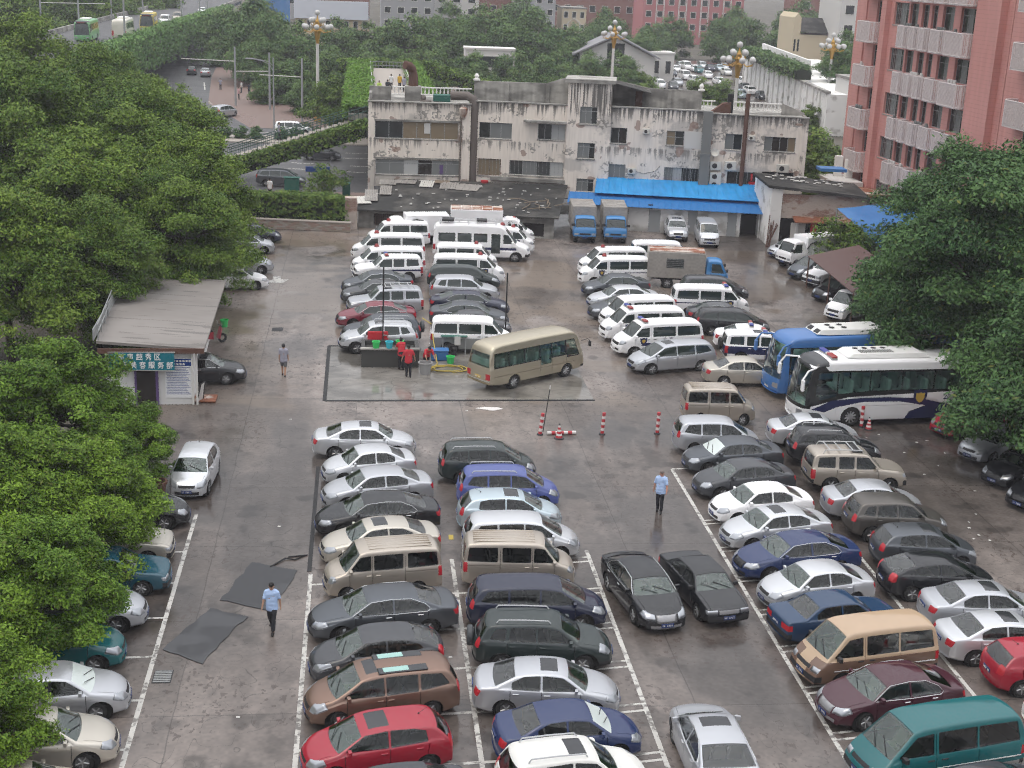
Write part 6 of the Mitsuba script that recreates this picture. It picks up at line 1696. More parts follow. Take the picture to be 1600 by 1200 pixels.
# ---------------------------------------------------------------- the parked vehicles: name, style, paint, x, y, heading, length and width factors, label, category, group
CARS = [
    ('sedan', 'sedan_sunroof', 'light_silver', 0.24, 59.02, 1.0, 1.042, 1.00, 'silver white sedan with dark sunroof, farthest of the near left row', 'car', 'cars parked in the near left row', 0),
    ('sedan', 'sedan', 'light_silver', 0.42, 55.92, 192.0, 0.912, 1.00, 'small silver sedan with plain roof parked second in the near left row', 'car', 'cars parked in the near left row', 0),
    ('sedan', 'sedan', 'silver', 0.76, 53.21, 192.0, 1.034, 1.00, 'silver sedan without sunroof beside the black sedan with chrome window trim', 'car', 'cars parked in the near left row', 0),
    ('sedan', 'sedan_large', 'black', 0.74, 50.39, 188.0, 1.004, 1.00, 'black sedan with chrome window trim between silver and cream sedans', 'car', 'cars parked in the near left row', 0),
    ('sedan', 'sedan_sunroof', 'pale_champagne', 0.81, 47.83, 190.0, 1.018, 1.00, 'cream champagne sedan with dark sunroof beside the ribbed roof minivan', 'car', 'cars parked in the near left row', 0),
    ('minivan', 'minivan', 'champagne', 0.82, 44.84, 189.5, 0.896, 0.97, 'champagne minivan with ribbed pale roof facing left in the near left row', 'van', 'cars parked in the near left row', 0),
    ('sedan', 'sedan_large', 'grey', 0.83, 41.92, 189.0, 1.030, 1.00, 'long dark grey sedan with chrome window line beside the champagne minivan', 'car', 'cars parked in the near left row', 0),
    ('hatchback', 'fastback', 'dark_grey', 0.59, 39.05, 189.0, 0.985, 1.00, 'dark grey rounded hatchback between long grey sedan and bronze people carrier', 'car', 'cars parked in the near left row', 0),
    ('people_carrier', 'mpv_glassroof', 'bronze', 0.72, 36.63, 191.0, 0.976, 1.00, 'bronze people carrier with greenish glass roof panels next to the red hatchback', 'car', 'cars parked in the near left row', 0),
    ('hatchback', 'hatch_sunroof', 'red', 0.54, 33.77, 191.0, 1.016, 1.00, 'bright red hatchback with dark sunroof at the front of the near left row', 'car', 'cars parked in the near left row', 0),
    ('sedan', 'sedan', 'dark_grey', 0.89, 31.09, 190.0, 1.000, 1.00, 'dark car cut off by bottom of photo in front of the red hatchback', 'car', 'cars parked in the near left row', 0),
    ('people_carrier', 'mpv_rails', 'dark_green', 5.55, 55.96, 2.0, 0.897, 1.00, 'dark green people carrier with roof rails at far end of the second near row', 'car', 'cars parked in the second near row', 0),
    ('people_carrier', 'mpv_rails', 'mid_blue', 6.16, 52.97, 0.0, 0.896, 1.00, 'bright blue people carrier with roof rails beside the dark green one', 'car', 'cars parked in the second near row', 0),
    ('hatchback', 'hatch_sunroof', 'blue_silver', 5.97, 50.58, 0.0, 1.005, 1.00, 'pale blue silver hatchback with sunroof beside the blue people carrier', 'car', 'cars parked in the second near row', 0),
    ('people_carrier', 'mpv', 'light_silver', 6.14, 47.93, 0.0, 0.941, 1.00, 'pale silver people carrier behind the champagne van facing right', 'car', 'cars parked in the second near row', 0),
    ('minivan', 'minivan', 'champagne', 5.77, 45.34, -3.0, 0.887, 0.97, 'champagne van facing right between pale people carrier and navy people carrier', 'van', 'cars parked in the second near row', 0),
    ('people_carrier', 'mpv', 'navy', 6.06, 42.32, -1.0, 1.009, 1.00, 'navy people carrier without roof rails beside the champagne van facing right', 'car', 'cars parked in the second near row', 0),
    ('off_roader', 'suv_spare', 'dark_green', 5.91, 39.51, -4.0, 1.014, 1.00, 'dark green off roader with spare wheel on its tail in the near rows', 'car', 'cars parked in the second near row', 0),
    ('sedan', 'sedan_sunroof', 'silver', 5.69, 36.75, -5.0, 1.001, 1.00, 'silver sedan with dark sunroof facing right between green off roader and blue sedan', 'car', 'cars parked in the second near row', 0),
    ('sedan', 'sedan', 'blue', 5.98, 34.23, 5.0, 0.958, 1.00, 'dark blue sedan with silver sun shade behind its windscreen', 'car', 'cars parked in the second near row', 0),
    ('off_roader', 'suv_sunroof', 'pearl', 5.80, 31.88, 8.0, 0.947, 1.00, 'off white off roader with roof rails and glass roof at bottom of photo', 'car', 'cars parked in the second near row', 0),
    ('minivan', 'minivan', 'champagne', 17.80, 63.73, -2.0, 0.790, 0.90, 'small champagne grey microvan with spare room behind it, in front of the blue coach', 'van', 'cars parked in the right hand row', 0),
    ('people_carrier', 'mpv', 'silver', 16.63, 59.49, -2.0, 0.858, 1.00, 'silver people carrier facing right in front of the small microvan', 'car', 'cars parked in the right hand row', 0),
    ('sedan', 'sedan', 'grey', 16.78, 57.08, 186.0, 1.030, 1.00, 'grey sedan with white sun shade parked by the silver people carrier', 'car', 'cars parked in the right hand row', 0),
    ('sedan', 'sedan', 'dark_grey', 16.51, 54.19, 189.0, 1.005, 1.00, 'very dark grey sedan facing left at top of the painted bay line', 'car', 'cars parked in the right hand row', 0),
    ('sedan', 'sedan', 'white', 16.48, 51.34, 188.0, 0.970, 1.00, 'bright white sedan facing left in the right hand row', 'car', 'cars parked in the right hand row', 0),
    ('sedan', 'sedan_sunroof', 'light_silver', 16.37, 48.85, 191.0, 1.008, 1.00, 'silver sedan with dark sunroof facing left beside the bright white sedan', 'car', 'cars parked in the right hand row', 0),
    ('sedan', 'sedan_large', 'blue', 16.40, 46.20, 190.0, 1.000, 1.00, 'dark navy sedan with chrome window line in the right hand row', 'car', 'cars parked in the right hand row', 0),
    ('sedan', 'sedan', 'light_silver', 16.30, 43.60, 190.0, 0.942, 1.00, 'whitish silver sedan between navy sedan and old blue sedan', 'car', 'cars parked in the right hand row', 0),
    ('sedan', 'sedan_old', 'old_blue', 16.26, 41.19, 10.0, 1.000, 1.00, 'old boxy blue sedan parked tail first beside the tan van', 'car', 'cars parked in the right hand row', 0),
    ('van', 'van_two_tone', 'tan', 16.24, 38.37, 191.0, 0.988, 1.00, 'tan and brown van with a pale roof in the right hand row', 'van', 'cars parked in the right hand row', 0),
    ('sedan', 'sedan_large', 'maroon', 16.18, 35.97, 191.0, 0.932, 1.00, 'dark maroon sedan with chrome grille between tan van and teal van', 'car', 'cars parked in the right hand row', 0),
    ('van', 'van_classic', 'teal', 16.29, 32.76, 192.0, 1.088, 1.00, 'teal green van with silver lower panels at the bottom right', 'van', 'cars parked in the right hand row', 0),
    ('sedan', 'sedan', 'dark_grey', 16.53, 30.39, 192.0, 1.000, 1.00, 'dark car cut off by bottom of photo in front of the teal van', 'car', 'cars parked in the right hand row', 0),
    ('sedan', 'sedan_sunroof', 'light_silver', 21.61, 60.40, -3.0, 0.978, 1.00, 'silver sedan with sunroof parked beside the front wheel of the police coach', 'car', 'cars parked in the rightmost row', 0),
    ('off_roader', 'suv', 'black', 21.79, 57.87, -4.0, 0.964, 1.00, 'black off roader with roof rails beside the champagne one with roof rack', 'car', 'cars parked in the rightmost row', 0),
    ('off_roader', 'suv_rack', 'champagne', 21.65, 54.74, -2.0, 0.965, 1.00, 'champagne off roader with ladder roof rack and three side windows', 'car', 'cars parked in the rightmost row', 0),
    ('sedan', 'sedan', 'silver', 21.36, 51.62, -2.0, 0.938, 1.00, 'silver sedan with boot lip facing right beside the champagne off roader', 'car', 'cars parked in the rightmost row', 0),
    ('off_roader', 'suv_plain', 'taupe', 21.53, 49.50, -2.0, 0.929, 1.00, 'grey brown off roader in the rightmost row beside a silver sedan', 'car', 'cars parked in the rightmost row', 0),
    ('hatchback', 'hatch_sunroof', 'grey', 21.64, 46.81, -2.0, 0.965, 1.00, 'grey hatchback with sunroof and tall tail lamps in the rightmost row', 'car', 'cars parked in the rightmost row', 0),
    ('hatchback', 'fastback', 'black', 21.12, 44.23, 0.0, 0.986, 1.00, 'black hatchback with chrome window line in the rightmost row', 'car', 'cars parked in the rightmost row', 0),
    ('sedan', 'sedan_sunroof', 'silver', 21.84, 41.78, -2.0, 1.000, 1.00, 'silver sedan with black sunroof at right edge, behind another silver one', 'car', 'cars parked in the rightmost row', 0),
    ('sedan', 'sedan_sunroof', 'light_silver', 21.42, 39.46, 0.0, 1.000, 1.00, 'silver lilac sedan with black sunroof at right edge next to the red hatchback', 'car', 'cars parked in the rightmost row', 0),
    ('hatchback', 'hatch', 'red', 22.05, 37.44, 0.0, 1.000, 1.00, 'bright red hatchback cut by the right edge of the photo', 'car', 'cars parked in the rightmost row', 0),
    ('police_van', 'police_van_siren', 'white', 2.92, 105.75, 186.0, 1.000, 1.00, 'white police van with red siren beside the white box truck at the back', 'van', 'vehicles parked in the back left row', 1),
    ('police_van', 'police_van_siren', 'white', 2.05, 100.75, 186.0, 1.120, 1.00, 'white police van with red siren and ribbed roof, second from back wall on the left', 'van', 'vehicles parked in the back left row', 1),
    ('police_van', 'police_van_siren', 'white', 1.96, 95.83, 186.0, 1.071, 1.00, 'white police van with dark siren beside the white police off roader', 'van', 'vehicles parked in the back left row', 1),
    ('police_off_roader', 'police_suv', 'white', 1.90, 93.80, 186.0, 1.059, 1.00, 'white police off roader with red siren facing left behind the grey sedans', 'car', 'vehicles parked in the back left row', 1),
    ('sedan', 'sedan_large', 'grey', 1.15, 90.35, 186.0, 0.979, 1.00, 'grey sedan facing left next to the white police off roader', 'car', 'vehicles parked in the back left row', 1),
    ('sedan', 'sedan_large', 'dark_grey', 1.20, 87.69, 186.0, 1.000, 1.00, 'dark grey sedan squeezed between a grey sedan and the silver off roader with rack', 'car', 'vehicles parked in the back left row', 1),
    ('off_roader', 'suv_rack', 'silver', 1.56, 84.33, 186.0, 1.054, 1.00, 'silver off roader with roof rack beside the dark red sedan', 'car', 'vehicles parked in the back left row', 1),
    ('sedan', 'sedan_large', 'dark_red', 0.98, 81.63, 186.0, 1.000, 1.00, 'dark red sedan facing left in the back left row', 'car', 'vehicles parked in the back left row', 1),
    ('off_roader', 'suv_spare', 'grey', 1.25, 77.81, 186.0, 1.046, 1.00, 'dark grey off roader with covered spare wheel behind the silver one being washed', 'car', 'vehicles parked in the back left row', 1),
    ('off_roader', 'suv_sunroof', 'light_silver', 1.07, 76.20, 186.0, 1.021, 1.00, 'silver off roader with grey lower panels being washed beside the water trough', 'car', 'vehicles parked in the back left row', 1),
    ('police_van', 'police_van_siren', 'white', 7.63, 97.40, -3.0, 0.929, 1.00, 'white police van with blue and red siren beside the long high roofed police van', 'van', 'vehicles parked in the back second row', 1),
    ('police_van', 'police_van_siren', 'white', 7.52, 93.63, -3.0, 1.049, 1.00, 'white police van with door emblem beside the dark green people carrier at the back', 'van', 'vehicles parked in the back second row', 1),
    ('people_carrier', 'mpv', 'dark_green', 7.05, 91.95, -3.0, 1.048, 1.00, 'dark green people carrier in the back row beside a white police van', 'car', 'vehicles parked in the back second row', 1),
    ('off_roader', 'suv_plain', 'silver', 6.85, 88.34, -3.0, 1.037, 1.00, 'silver off roader with tall red tail lamps in the back second row', 'car', 'vehicles parked in the back second row', 1),
    ('sedan', 'sedan_large', 'navy', 6.96, 84.93, -3.0, 1.034, 1.00, 'navy blue sedan with chrome window line in the back second row', 'car', 'vehicles parked in the back second row', 1),
    ('sedan', 'sedan_large', 'grey', 6.71, 82.06, -3.0, 1.001, 1.00, 'dark purple grey sedan parked behind the white two tone van', 'car', 'vehicles parked in the back second row', 1),
    ('sedan', 'sedan', 'dark_grey', 6.85, 79.85, -3.0, 1.000, 1.00, 'dark sedan almost hidden behind the white two tone van', 'car', 'vehicles parked in the back second row', 1),
    ('van', 'white_van_two_tone', 'white', 6.42, 76.27, -2.0, 0.985, 1.00, 'white van with beige grey lower half behind the gold minibus', 'van', 'vehicles parked in the back second row', 1),
    ('police_van', 'police_van_siren', 'white', 11.39, 107.62, -4.0, 1.000, 1.00, 'white police van with siren, rear one of two behind the high roofed police van', 'van', 'vehicles parked in the back second row', 1),
    ('police_van', 'police_van_siren', 'white', 10.96, 104.10, -4.0, 1.000, 1.00, 'white police van with dark blue sill, just behind the high roofed police van', 'van', 'vehicles parked in the back second row', 1),
    ('police_van', 'police_van_siren', 'white', 18.24, 96.96, 186.0, 1.030, 1.00, 'white police van with dark siren, farthest of the middle back group', 'van', 'vehicles facing left in the middle back group', 1),
    ('police_van', 'police_van_siren', 'white', 17.85, 93.81, 186.0, 1.065, 1.00, 'white police van with red siren and emblem beside the dark grey sedan', 'van', 'vehicles facing left in the middle back group', 1),
    ('sedan', 'sedan_large', 'grey', 17.34, 90.43, 187.0, 0.966, 1.00, 'dark grey sedan next to the white police vans in the middle back group', 'car', 'vehicles facing left in the middle back group', 1),
    ('sedan', 'sedan', 'light_silver', 17.21, 87.01, 187.0, 1.081, 1.00, 'white silver sedan between two grey sedans in the middle back group', 'car', 'vehicles facing left in the middle back group', 1),
    ('sedan', 'sedan_large', 'grey', 16.90, 84.27, 187.0, 1.000, 1.00, 'grey sedan half hidden behind the plain white van without siren', 'car', 'vehicles facing left in the middle back group', 1),
    ('van', 'white_van', 'white', 17.18, 81.95, 189.0, 0.975, 1.00, 'plain white van without siren behind two police vans with light bars', 'van', 'vehicles facing left in the middle back group', 1),
    ('police_van', 'police_van_bar', 'white', 16.94, 79.17, 189.0, 1.069, 1.00, 'white police van with red light bar next to the lettered police van', 'van', 'vehicles facing left in the middle back group', 1),
    ('police_van', 'police_van_marked', 'white', 17.22, 76.11, 190.0, 1.100, 1.00, 'white police van with Chinese lettering and blue swoosh on its flank', 'van', 'vehicles facing left in the middle back group', 1),
    ('people_carrier', 'mpv_sunroof', 'silver', 17.40, 72.81, 194.0, 1.086, 1.00, 'silver people carrier with sunroof beside the lettered police van', 'car', 'vehicles facing left in the middle back group', 1),
    ('van', 'white_van', 'white', 22.55, 99.67, -2.0, 1.000, 1.00, 'plain white van facing right in front of the blue trucks', 'van', 'vehicles facing right in the middle back group', 1),
    ('people_carrier', 'mpv', 'dark_grey', 24.02, 89.65, -4.0, 1.000, 1.00, 'dark people carrier between grey box truck and white police van facing right', 'car', 'vehicles facing right in the middle back group', 1),
    ('police_van', 'police_van_bar', 'white', 22.66, 85.21, -5.0, 1.050, 1.00, 'white police van with light bar facing right in the middle back group', 'van', 'vehicles facing right in the middle back group', 1),
    ('sedan', 'sedan_large', 'dark_grey', 22.75, 82.72, -4.0, 0.889, 1.00, 'dark grey sedan behind the black people carrier', 'car', 'vehicles facing right in the middle back group', 1),
    ('people_carrier', 'mpv', 'black', 22.89, 80.57, -6.0, 0.987, 1.00, 'black people carrier facing right behind the police saloon', 'car', 'vehicles facing right in the middle back group', 1),
    ('police_car', 'police_sedan', 'white', 23.22, 77.22, -8.0, 1.000, 1.00, 'white police saloon with red and blue light bar', 'car', 'vehicles facing right in the middle back group', 1),
    ('police_off_roader', 'police_suv_spare', 'white', 23.01, 74.36, -6.0, 1.000, 1.00, 'white and blue police off roader with spare wheel beside the blue coach', 'car', 'vehicles facing right in the middle back group', 1),
    ('sedan', 'sedan', 'pale_champagne', 20.85, 70.23, 0.0, 1.000, 1.00, 'pale champagne sedan beside nose of the blue coach', 'car', 'vehicles facing right in the middle back group', 0),
    ('sedan', 'sedan_large', 'black', 10.0, 43.55, -80.5, 1.0, 1.0, 'black sedan with chrome grille and blue plate standing nose forward in the middle aisle', 'car', 'sedans standing in the middle aisle', 0),
    ('sedan', 'sedan_old', 'black', 12.22, 43.75, -79.0, 1.0, 1.0, 'plain black boxy sedan standing in the aisle beside the one with chrome grille', 'car', 'sedans standing in the middle aisle', 0),
    ('sedan', 'sedan_large_sunroof', 'silver', 10.0, 33.3, 90.5, .96, 1.0, 'silver sedan driving away with its tail cut by the bottom of the photo', 'car', 'sedans standing in the middle aisle', 0),
    ('sedan', 'sedan_large', 'black', -8.25, 70.0, 6, .97, 1.0, 'black sedan half under the roof of the car wash office', 'car', 'cars nosing out along the left edge', 0),
    ('hatchback', 'hatch', 'light_silver', -6.85, 55.3, -94, .95, .97, 'silver hatchback with round headlamps facing the camera beside the left trees', 'car', 'cars nosing out along the left edge', 0),
    ('sedan', 'sedan', 'black', -8.8, 51.0, 6, 1, 1, 'black sedan nosing out of the trees just below the silver hatchback', 'car', 'cars nosing out along the left edge', 0),
    ('sedan', 'sedan_old', 'pale_champagne', -9.0, 47.8, 3, 1, 1, 'beige boxy sedan bonnet showing under the left trees', 'car', 'cars nosing out along the left edge', 0),
    ('sedan', 'sedan_old', 'teal_blue', -8.8, 45.3, 3, 1, 1, 'dark teal blue sedan nosing out beside the beige boxy one', 'car', 'cars nosing out along the left edge', 0),
    ('sedan', 'sedan', 'silver', -9.2, 42.55, 4, 1, 1, 'silver sedan showing only its nose between the teal blue and bright teal cars', 'car', 'cars nosing out along the left edge', 0),
    ('hatchback', 'hatch', 'teal', -9.35, 39.9, 4, 1, 1, 'bright teal hatchback nosing out of the left trees', 'car', 'cars nosing out along the left edge', 0),
    ('sedan', 'sedan', 'silver', -8.9, 36.95, 9, 1.0, 1, 'silver sedan with bright sun shade in its windscreen at the left edge', 'car', 'cars nosing out along the left edge', 0),
    ('sedan', 'sedan', 'pale_champagne', -8.8, 34.35, 9, 1.0, 1.02, 'champagne silver sedan at bottom left below the sun shade sedan', 'car', 'cars nosing out along the left edge', 0),
    ('sedan', 'sedan', 'champagne', -8.9, 31.7, 9, 1, 1, 'pale car roof and bonnet at bottom left corner of the photo', 'car', 'cars nosing out along the left edge', 0),
    ('sedan', 'sedan', 'navy', -8.3, 106.3, 6, 1, 1, 'dark navy sedan farthest back under the left trees', 'car', 'cars nosing out along the left edge', 1),
    ('hatchback', 'hatch', 'silver', -8.4, 102.3, 6, 1, 1, 'silver hatchback second from back under the left trees', 'car', 'cars nosing out along the left edge', 1),
    ('people_carrier', 'mpv', 'silver', -8.4, 95.6, 8, 1, 1, 'silver people carrier with hood showing under the far left trees', 'car', 'cars nosing out along the left edge', 1),
    ('sedan', 'sedan', 'white', -8.3, 91.0, 8, 1, 1, 'white sedan nosing out just above the grey office roof', 'car', 'cars nosing out along the left edge', 1),
    ('off_roader', 'suv_sunroof', 'light_silver', 26.1, 111.0, -97, .95, 1, 'silver off roader with dark sunroof facing the camera before the white store', 'car', 'vehicles standing before the blue roofed store', 1),
    ('minivan', 'minivan', 'light_silver', 28.2, 108.9, -97, .96, 1, 'silver microvan facing the camera before the white store', 'van', 'vehicles standing before the blue roofed store', 1),
    ('box_truck', 'box_truck', 'truck_blue', 18.15, 110.4, -95, .92, 1.02, 'blue cab box truck on the left of the two before the white store', 'truck', 'blue trucks before the store', 1),
    ('box_truck', 'box_truck', 'truck_blue', 20.72, 110.4, -95, .92, 1.02, 'blue cab box truck on the right of the two before the white store', 'truck', 'blue trucks before the store', 1),
    ('box_truck', 'window_box_truck', 'truck_blue', 23.1, 93.2, -8, 1.0, 1.0, 'grey box truck with barred window and blue cab facing right', 'truck', None, 1),
    ('box_truck', 'white_box_truck', 'white', 4.4, 107.0, 187, .95, 1, 'white box truck with exhaust duct behind its cab at the back left', 'truck', None, 1),
    ('box_truck', 'rust_top_truck', 'white', 10.2, 107.7, -3, 1.0, 1.0, 'white box truck with rusty orange roof behind the high police van', 'truck', None, 1),
    ('box_truck', 'white_box_truck', 'white', 34.3, 101.0, 202, .95, 1, 'white truck with pale box body parked by the brick shed', 'truck', None, 1),
    ('high_police_van', 'high_police_van', 'white', 9.1, 101.6, -4, 1.12, 1.0, 'long high roofed white police van with roof rack at the back', 'van', None, 1),
    ('people_carrier', 'mpv', 'grey', 33.6, 97.0, 206, 1, 1, 'dark grey people carrier with windscreen glare beside the white truck', 'car', 'cars under the rusty carport', 1),
    ('off_roader', 'suv_box', 'white', 33.7, 94.3, 208, .9, 1, 'white off roader half under the rusty carport', 'car', 'cars under the rusty carport', 1),
    ('sedan', 'sedan', 'black', 33.1, 90.2, 210, 1, 1, 'black sedan with bright headlamps under edge of the rusty carport', 'car', 'cars under the rusty carport', 1),
    ('minivan', 'minivan', 'white', 32.3, 85.0, 212, 1, 1, 'white microvan nose below the rusty carport by the right tree', 'van', 'cars under the rusty carport', 1),
    ('sedan', 'sedan', 'light_silver', 34.0, 104.2, 200, .95, 1, 'silver sedan with red lamps behind the white truck by the brick shed', 'car', None, 1),
    ('sedan', 'sedan', 'red', 30.3, 62.3, 205, 1, 1, 'red car nose peeping from under the right trees', 'car', 'cars in the shade of the right trees', 0),
    ('sedan', 'sedan', 'silver', 30.2, 58.8, 207, 1, 1, 'silver car nose in the shade below the red car', 'car', 'cars in the shade of the right trees', 0),
    ('sedan', 'sedan', 'black', 29.9, 55.6, 208, 1, 1, 'black car in shade below the silver nose under the right trees', 'car', 'cars in the shade of the right trees', 0),
    ('sedan', 'sedan_large', 'black', 30.0, 53.0, 208, 1, 1, 'black car cut by the right edge of the photo under the trees', 'car', 'cars in the shade of the right trees', 0),
    ('sedan', 'sedan', 'pearl', 22.3, 34.6, 2, 1, 1, 'pale beige car at right edge behind the teal van', 'car', 'cars parked in the rightmost row', 0),
]
SEATS = ('seat_grey', 'seat_beige', 'seat_dark', 'seat_grey', 'seat_beige')
for nm, st, pt, x, y, dg, sx, sy, lab, ct, grp, lod in CARS:
    tr = sum(map(ord, lab))
    over = {'seat': SEATS[tr % 5]}
    if lod:
        over['rear_window'] = 'glass_light' if tr % 7 in (1, 4) else 'glass'
        over['windscreen'] = 'glass_light' if tr % 7 in (2, 4, 6) else 'glass'
        dg += (tr % 11 - 5) * .3
    if 'sun shade' in lab and 'below the sun' not in lab: over['windscreen'] = 'sun_shade'
    if 'chrome grille' in lab: over['grille'] = 'grille_bright'
    place_vehicle(nm, st, 'paint_' + pt, x, y, dg, lab, ct, grp, 1 if lod else 0, sx, sy, over=over)
place_vehicle('minibus', 'coaster', 'paint_gold', 9.0, 70.7, 35.5, 'gold beige minibus leaving the wash bay, pale seat covers showing through its windows', 'bus')
place_vehicle('coach', 'coach', 'paint_coach_blue', 27.0, 68.9, 187, 'blue coach with white roof unit beside the white police coach', 'bus')
place_vehicle('police_coach', 'police_coach', 'paint_white', 27.0, 64.35, 185, 'white police coach with navy swoosh, emblem and light bar under the right tree', 'bus')
# ---------------------------------------------------------------- trees, hedges, bridge, lamps, far city
NT = 'trees along the left edge of the car park'
for m, x, y, s, dg, lab in (
        ('near_a', -10.6, 46.9, .64, 20, 'bright green tree leaning over the black car below the silver hatchback'),
        ('near_b', -10.2, 40.4, .62, 80, 'bright green tree over the bright teal hatchback at the left edge'),
        ('near_a', -10.9, 33.4, .60, 150, 'bright green tree at bottom left above the sun shade sedan'),
        ('near_b', -11.2, 27.4, .58, 210, 'bright green tree at bottom left corner of the photo'),
        ('near_b', -12.7, 55.6, .80, 130, 'large bright green tree directly in front of the car wash office sign'),
        ('near_a', -13.0, 46.0, .72, 250, 'bright green tree at the left edge behind those hanging over the cars'),
        ('near_b', -9.9, 54.6, .50, 300, 'smaller bright green tree right beside the silver hatchback'),
        ('near_a', -13.0, 38.5, .70, 40, 'bright green tree at left edge behind the one over the teal hatchback')):
    place_tree(m, x, y, lab, s, dg, group=NT)
MT = 'tall trees at the upper left'
for m, x, y, s, dg, lab in (
        ('tall_b', -10.9, 93.5, .76, 10, 'tall tree whose crown hangs over the white sedan at the far left edge'),
        ('tall_a', -10.7, 83.0, .66, 75, 'tall green tree just behind the grey office roof'),
        ('tall_a', -15.5, 99.0, .84, 60, 'tall green tree left of the hedge and low brick wall'),
        ('tall_b', -16.0, 84.0, .86, 100, 'tall tree above left end of the grey office roof'),
        ('tall_a', -22.0, 96.0, .98, 200, 'big dark green tree at left, below the white and green buses'),
        ('tall_a', -22.5, 120.0, .96, 300, 'tall tree just below the vine covered flyover'),
        ('tall_b', -32.5, 140.0, 1.15, 20, 'tall tree in front of the buses on the flyover'),
        ('tall_b', -14.6, 114.0, .82, 170, 'tree at corner of the road left of the median bushes'),
        ('tall_b', -18.5, 73.0, .74, 240, 'dark tree at far left above the near bright trees'),
        ('tall_a', -34.0, 124.0, 1.05, 110, 'big tree at upper left edge below the glass tower'),
        ('tall_a', -14.5, 76.0, .60, 330, 'dark tree between office and left edge'),
        ('tall_b', -26.5, 108.0, .95, 55, 'tall tree in middle of the upper left wood'),
        ('tall_b', -18.0, 126.5, .80, 75, 'rounded tree beside the road below the flyover'),
        ('tall_a', -24.5, 142.0, .80, 15, 'tall tree at the road bend in front of the vines')):
    place_tree(m, x, y, lab, s, dg, group=MT)
RT = 'dark trees at the right edge'
for m, x, y, s, dg, lab in (
        ('right_a', 32.7, 67.0, 1.06, 0, 'large dark green tree hanging over the police coach'),
        ('right_b', 33.3, 61.5, 1.0, 70, 'dark green tree over the red car nose at the right'),
        ('right_a', 37.0, 79.5, .98, 140, 'tall dark green tree in front of the pink apartment block'),
        ('right_b', 31.9, 54.6, 1.0, 220, 'dark green tree at right edge over the black cars'),
        ('right_b', 34.6, 74.0, 1.0, 300, 'dark green tree beside the rusty carport'),
        ('right_a', 47.0, 86.0, .95, 30, 'dark green tree farthest right before the pink block'),
        ('right_b', 41.0, 78.0, 1.25, 190, 'dark green tree behind the one in front of the pink block')):
    place_tree(m, x, y, lab, s, dg, group=RT)
place_tree('wispy', 36.4, 99.2, 'wispy light green young tree beside the blue tarpaulin', 1.1, 40)
place_tree('shrubby', 35.5, 90.5, 'low bright bush at corner of the blue tarpaulin', .7, 40, name='bush', cat_='bush')
for x, y, s, lab in ((44.2, 131.5, 1.5, 'dark bushy tree between the old building and the pink block'), (41.2, 121.5, 1.2, 'dark low tree at right end of the old building'), (47.0, 141.0, 1.3, 'dark tree behind the right end of the old building')):
    place_tree('shrubby', x, y, lab, s, x * 31, name='dark_tree')
ORD = ['second from the left', 'third from the left', 'just right of the dark bridge tree', 'fourth from the lamp', 'behind the balustrade', 'left of the tower', 'just left of the tower roof', 'behind the tower roof', 'behind the lamp at the tower', 'rightmost of the row', 'leftmost by the ornate lamp']
FT = 'low yellow green trees behind the footbridge'
for i, (x, y, s) in enumerate(((-9, 213, .62), (-4.4, 220, .72), (.6, 220, .72), (5.5, 218, .72), (11.4, 217, .74), (17.3, 216.8, .74), (23.8, 219.5, .74), (30.7, 224, .74), (37, 227, .74), (42.1, 229, .74), (-12.5, 208, .6))):
    place_tree('far_b', x, y, f'low yellow green tree behind the old building, {ORD[i]}', s, i * 53, group=FT)
place_tree('far_dark', -3.9, 178.0, 'dark green tree left of the green topped footbridge', .58, 0)
place_tree('far_dark', 1.5, 203.0, 'dark green tree directly behind the footbridge', .5, 70)
BT = 'tall hazy trees behind the low tree row'
for i, (x, y, s, lab) in enumerate(((8.5, 252, 1.1, 'tall hazy tree right of the white signboard building'), (16.3, 267, 1.12, 'tall hazy tree second from the white signboard building'), (25, 284, 1.2, 'tall hazy tree in middle of the far row left of the tower'), (30.6, 255, 1.1, 'tall hazy tree left of the grey apartment house'), (31, 216, .62, 'pale loose tree left of the gabled white hall'), (49, 288, .95, 'rounded tree behind roof of the gabled white hall'), (55, 272, .88, 'tree right behind the gabled white hall'), (57, 330, .95, 'tree in front of the far pink building, left one'), (74, 335, .95, 'tree in front of the far pink building, middle one'), (88, 330, 1.0, 'tree in front of the far pink building, right one'), (66.3, 318, .85, 'tree behind the far car park'), (84.8, 318, 1.1, 'tree at back of the far car park by the white vans'), (99, 322, 1.15, 'tree left of the cream gabled house'), (-17.9, 246, 1.15, 'large tree at the road corner right of the flyover'), (-26, 275, 1.0, 'tree beside the road under end of the flyover'), (-10.5, 240, .85, 'tree left of the white signboard building'), (-21, 300, 1.1, 'far tree above the road corner'), (-4.5, 262, .85, 'tree in front of left half of the white signboard building'), (2.0, 262, .9, 'tree in front of right half of the white signboard building'), (22, 262, 1.0, 'tree low in the middle of the far hazy row'), (40, 268, .95, 'tree left behind the gabled white hall'), (37, 330, 1.2, 'far tree in front of the blue grey apartment house'), (72.8, 208, .66, 'tree on the terrace behind the lamp by the pink block'), (78, 222, .68, 'bright tree behind the white yard wall'), (108, 330, 1.1, 'far tree beside the cream gabled house'), (114, 360, 1.2, 'far tree before the brick roofs at right'), (-12.5, 210, .55, 'dark rounded tree at the corner pavement behind the grey poles'), (-17.0, 236, .72, 'tree on the corner pavement where the road bends'), (-8.5, 197, .42, 'small tree beside the ornate lamp left of the footbridge'))):
    place_tree('far_a' if i % 2 else 'far_b', x, y, lab, s, i * 67, z=4.5 if 'terrace' in lab or 'yard wall' in lab else 0.0, group=BT)
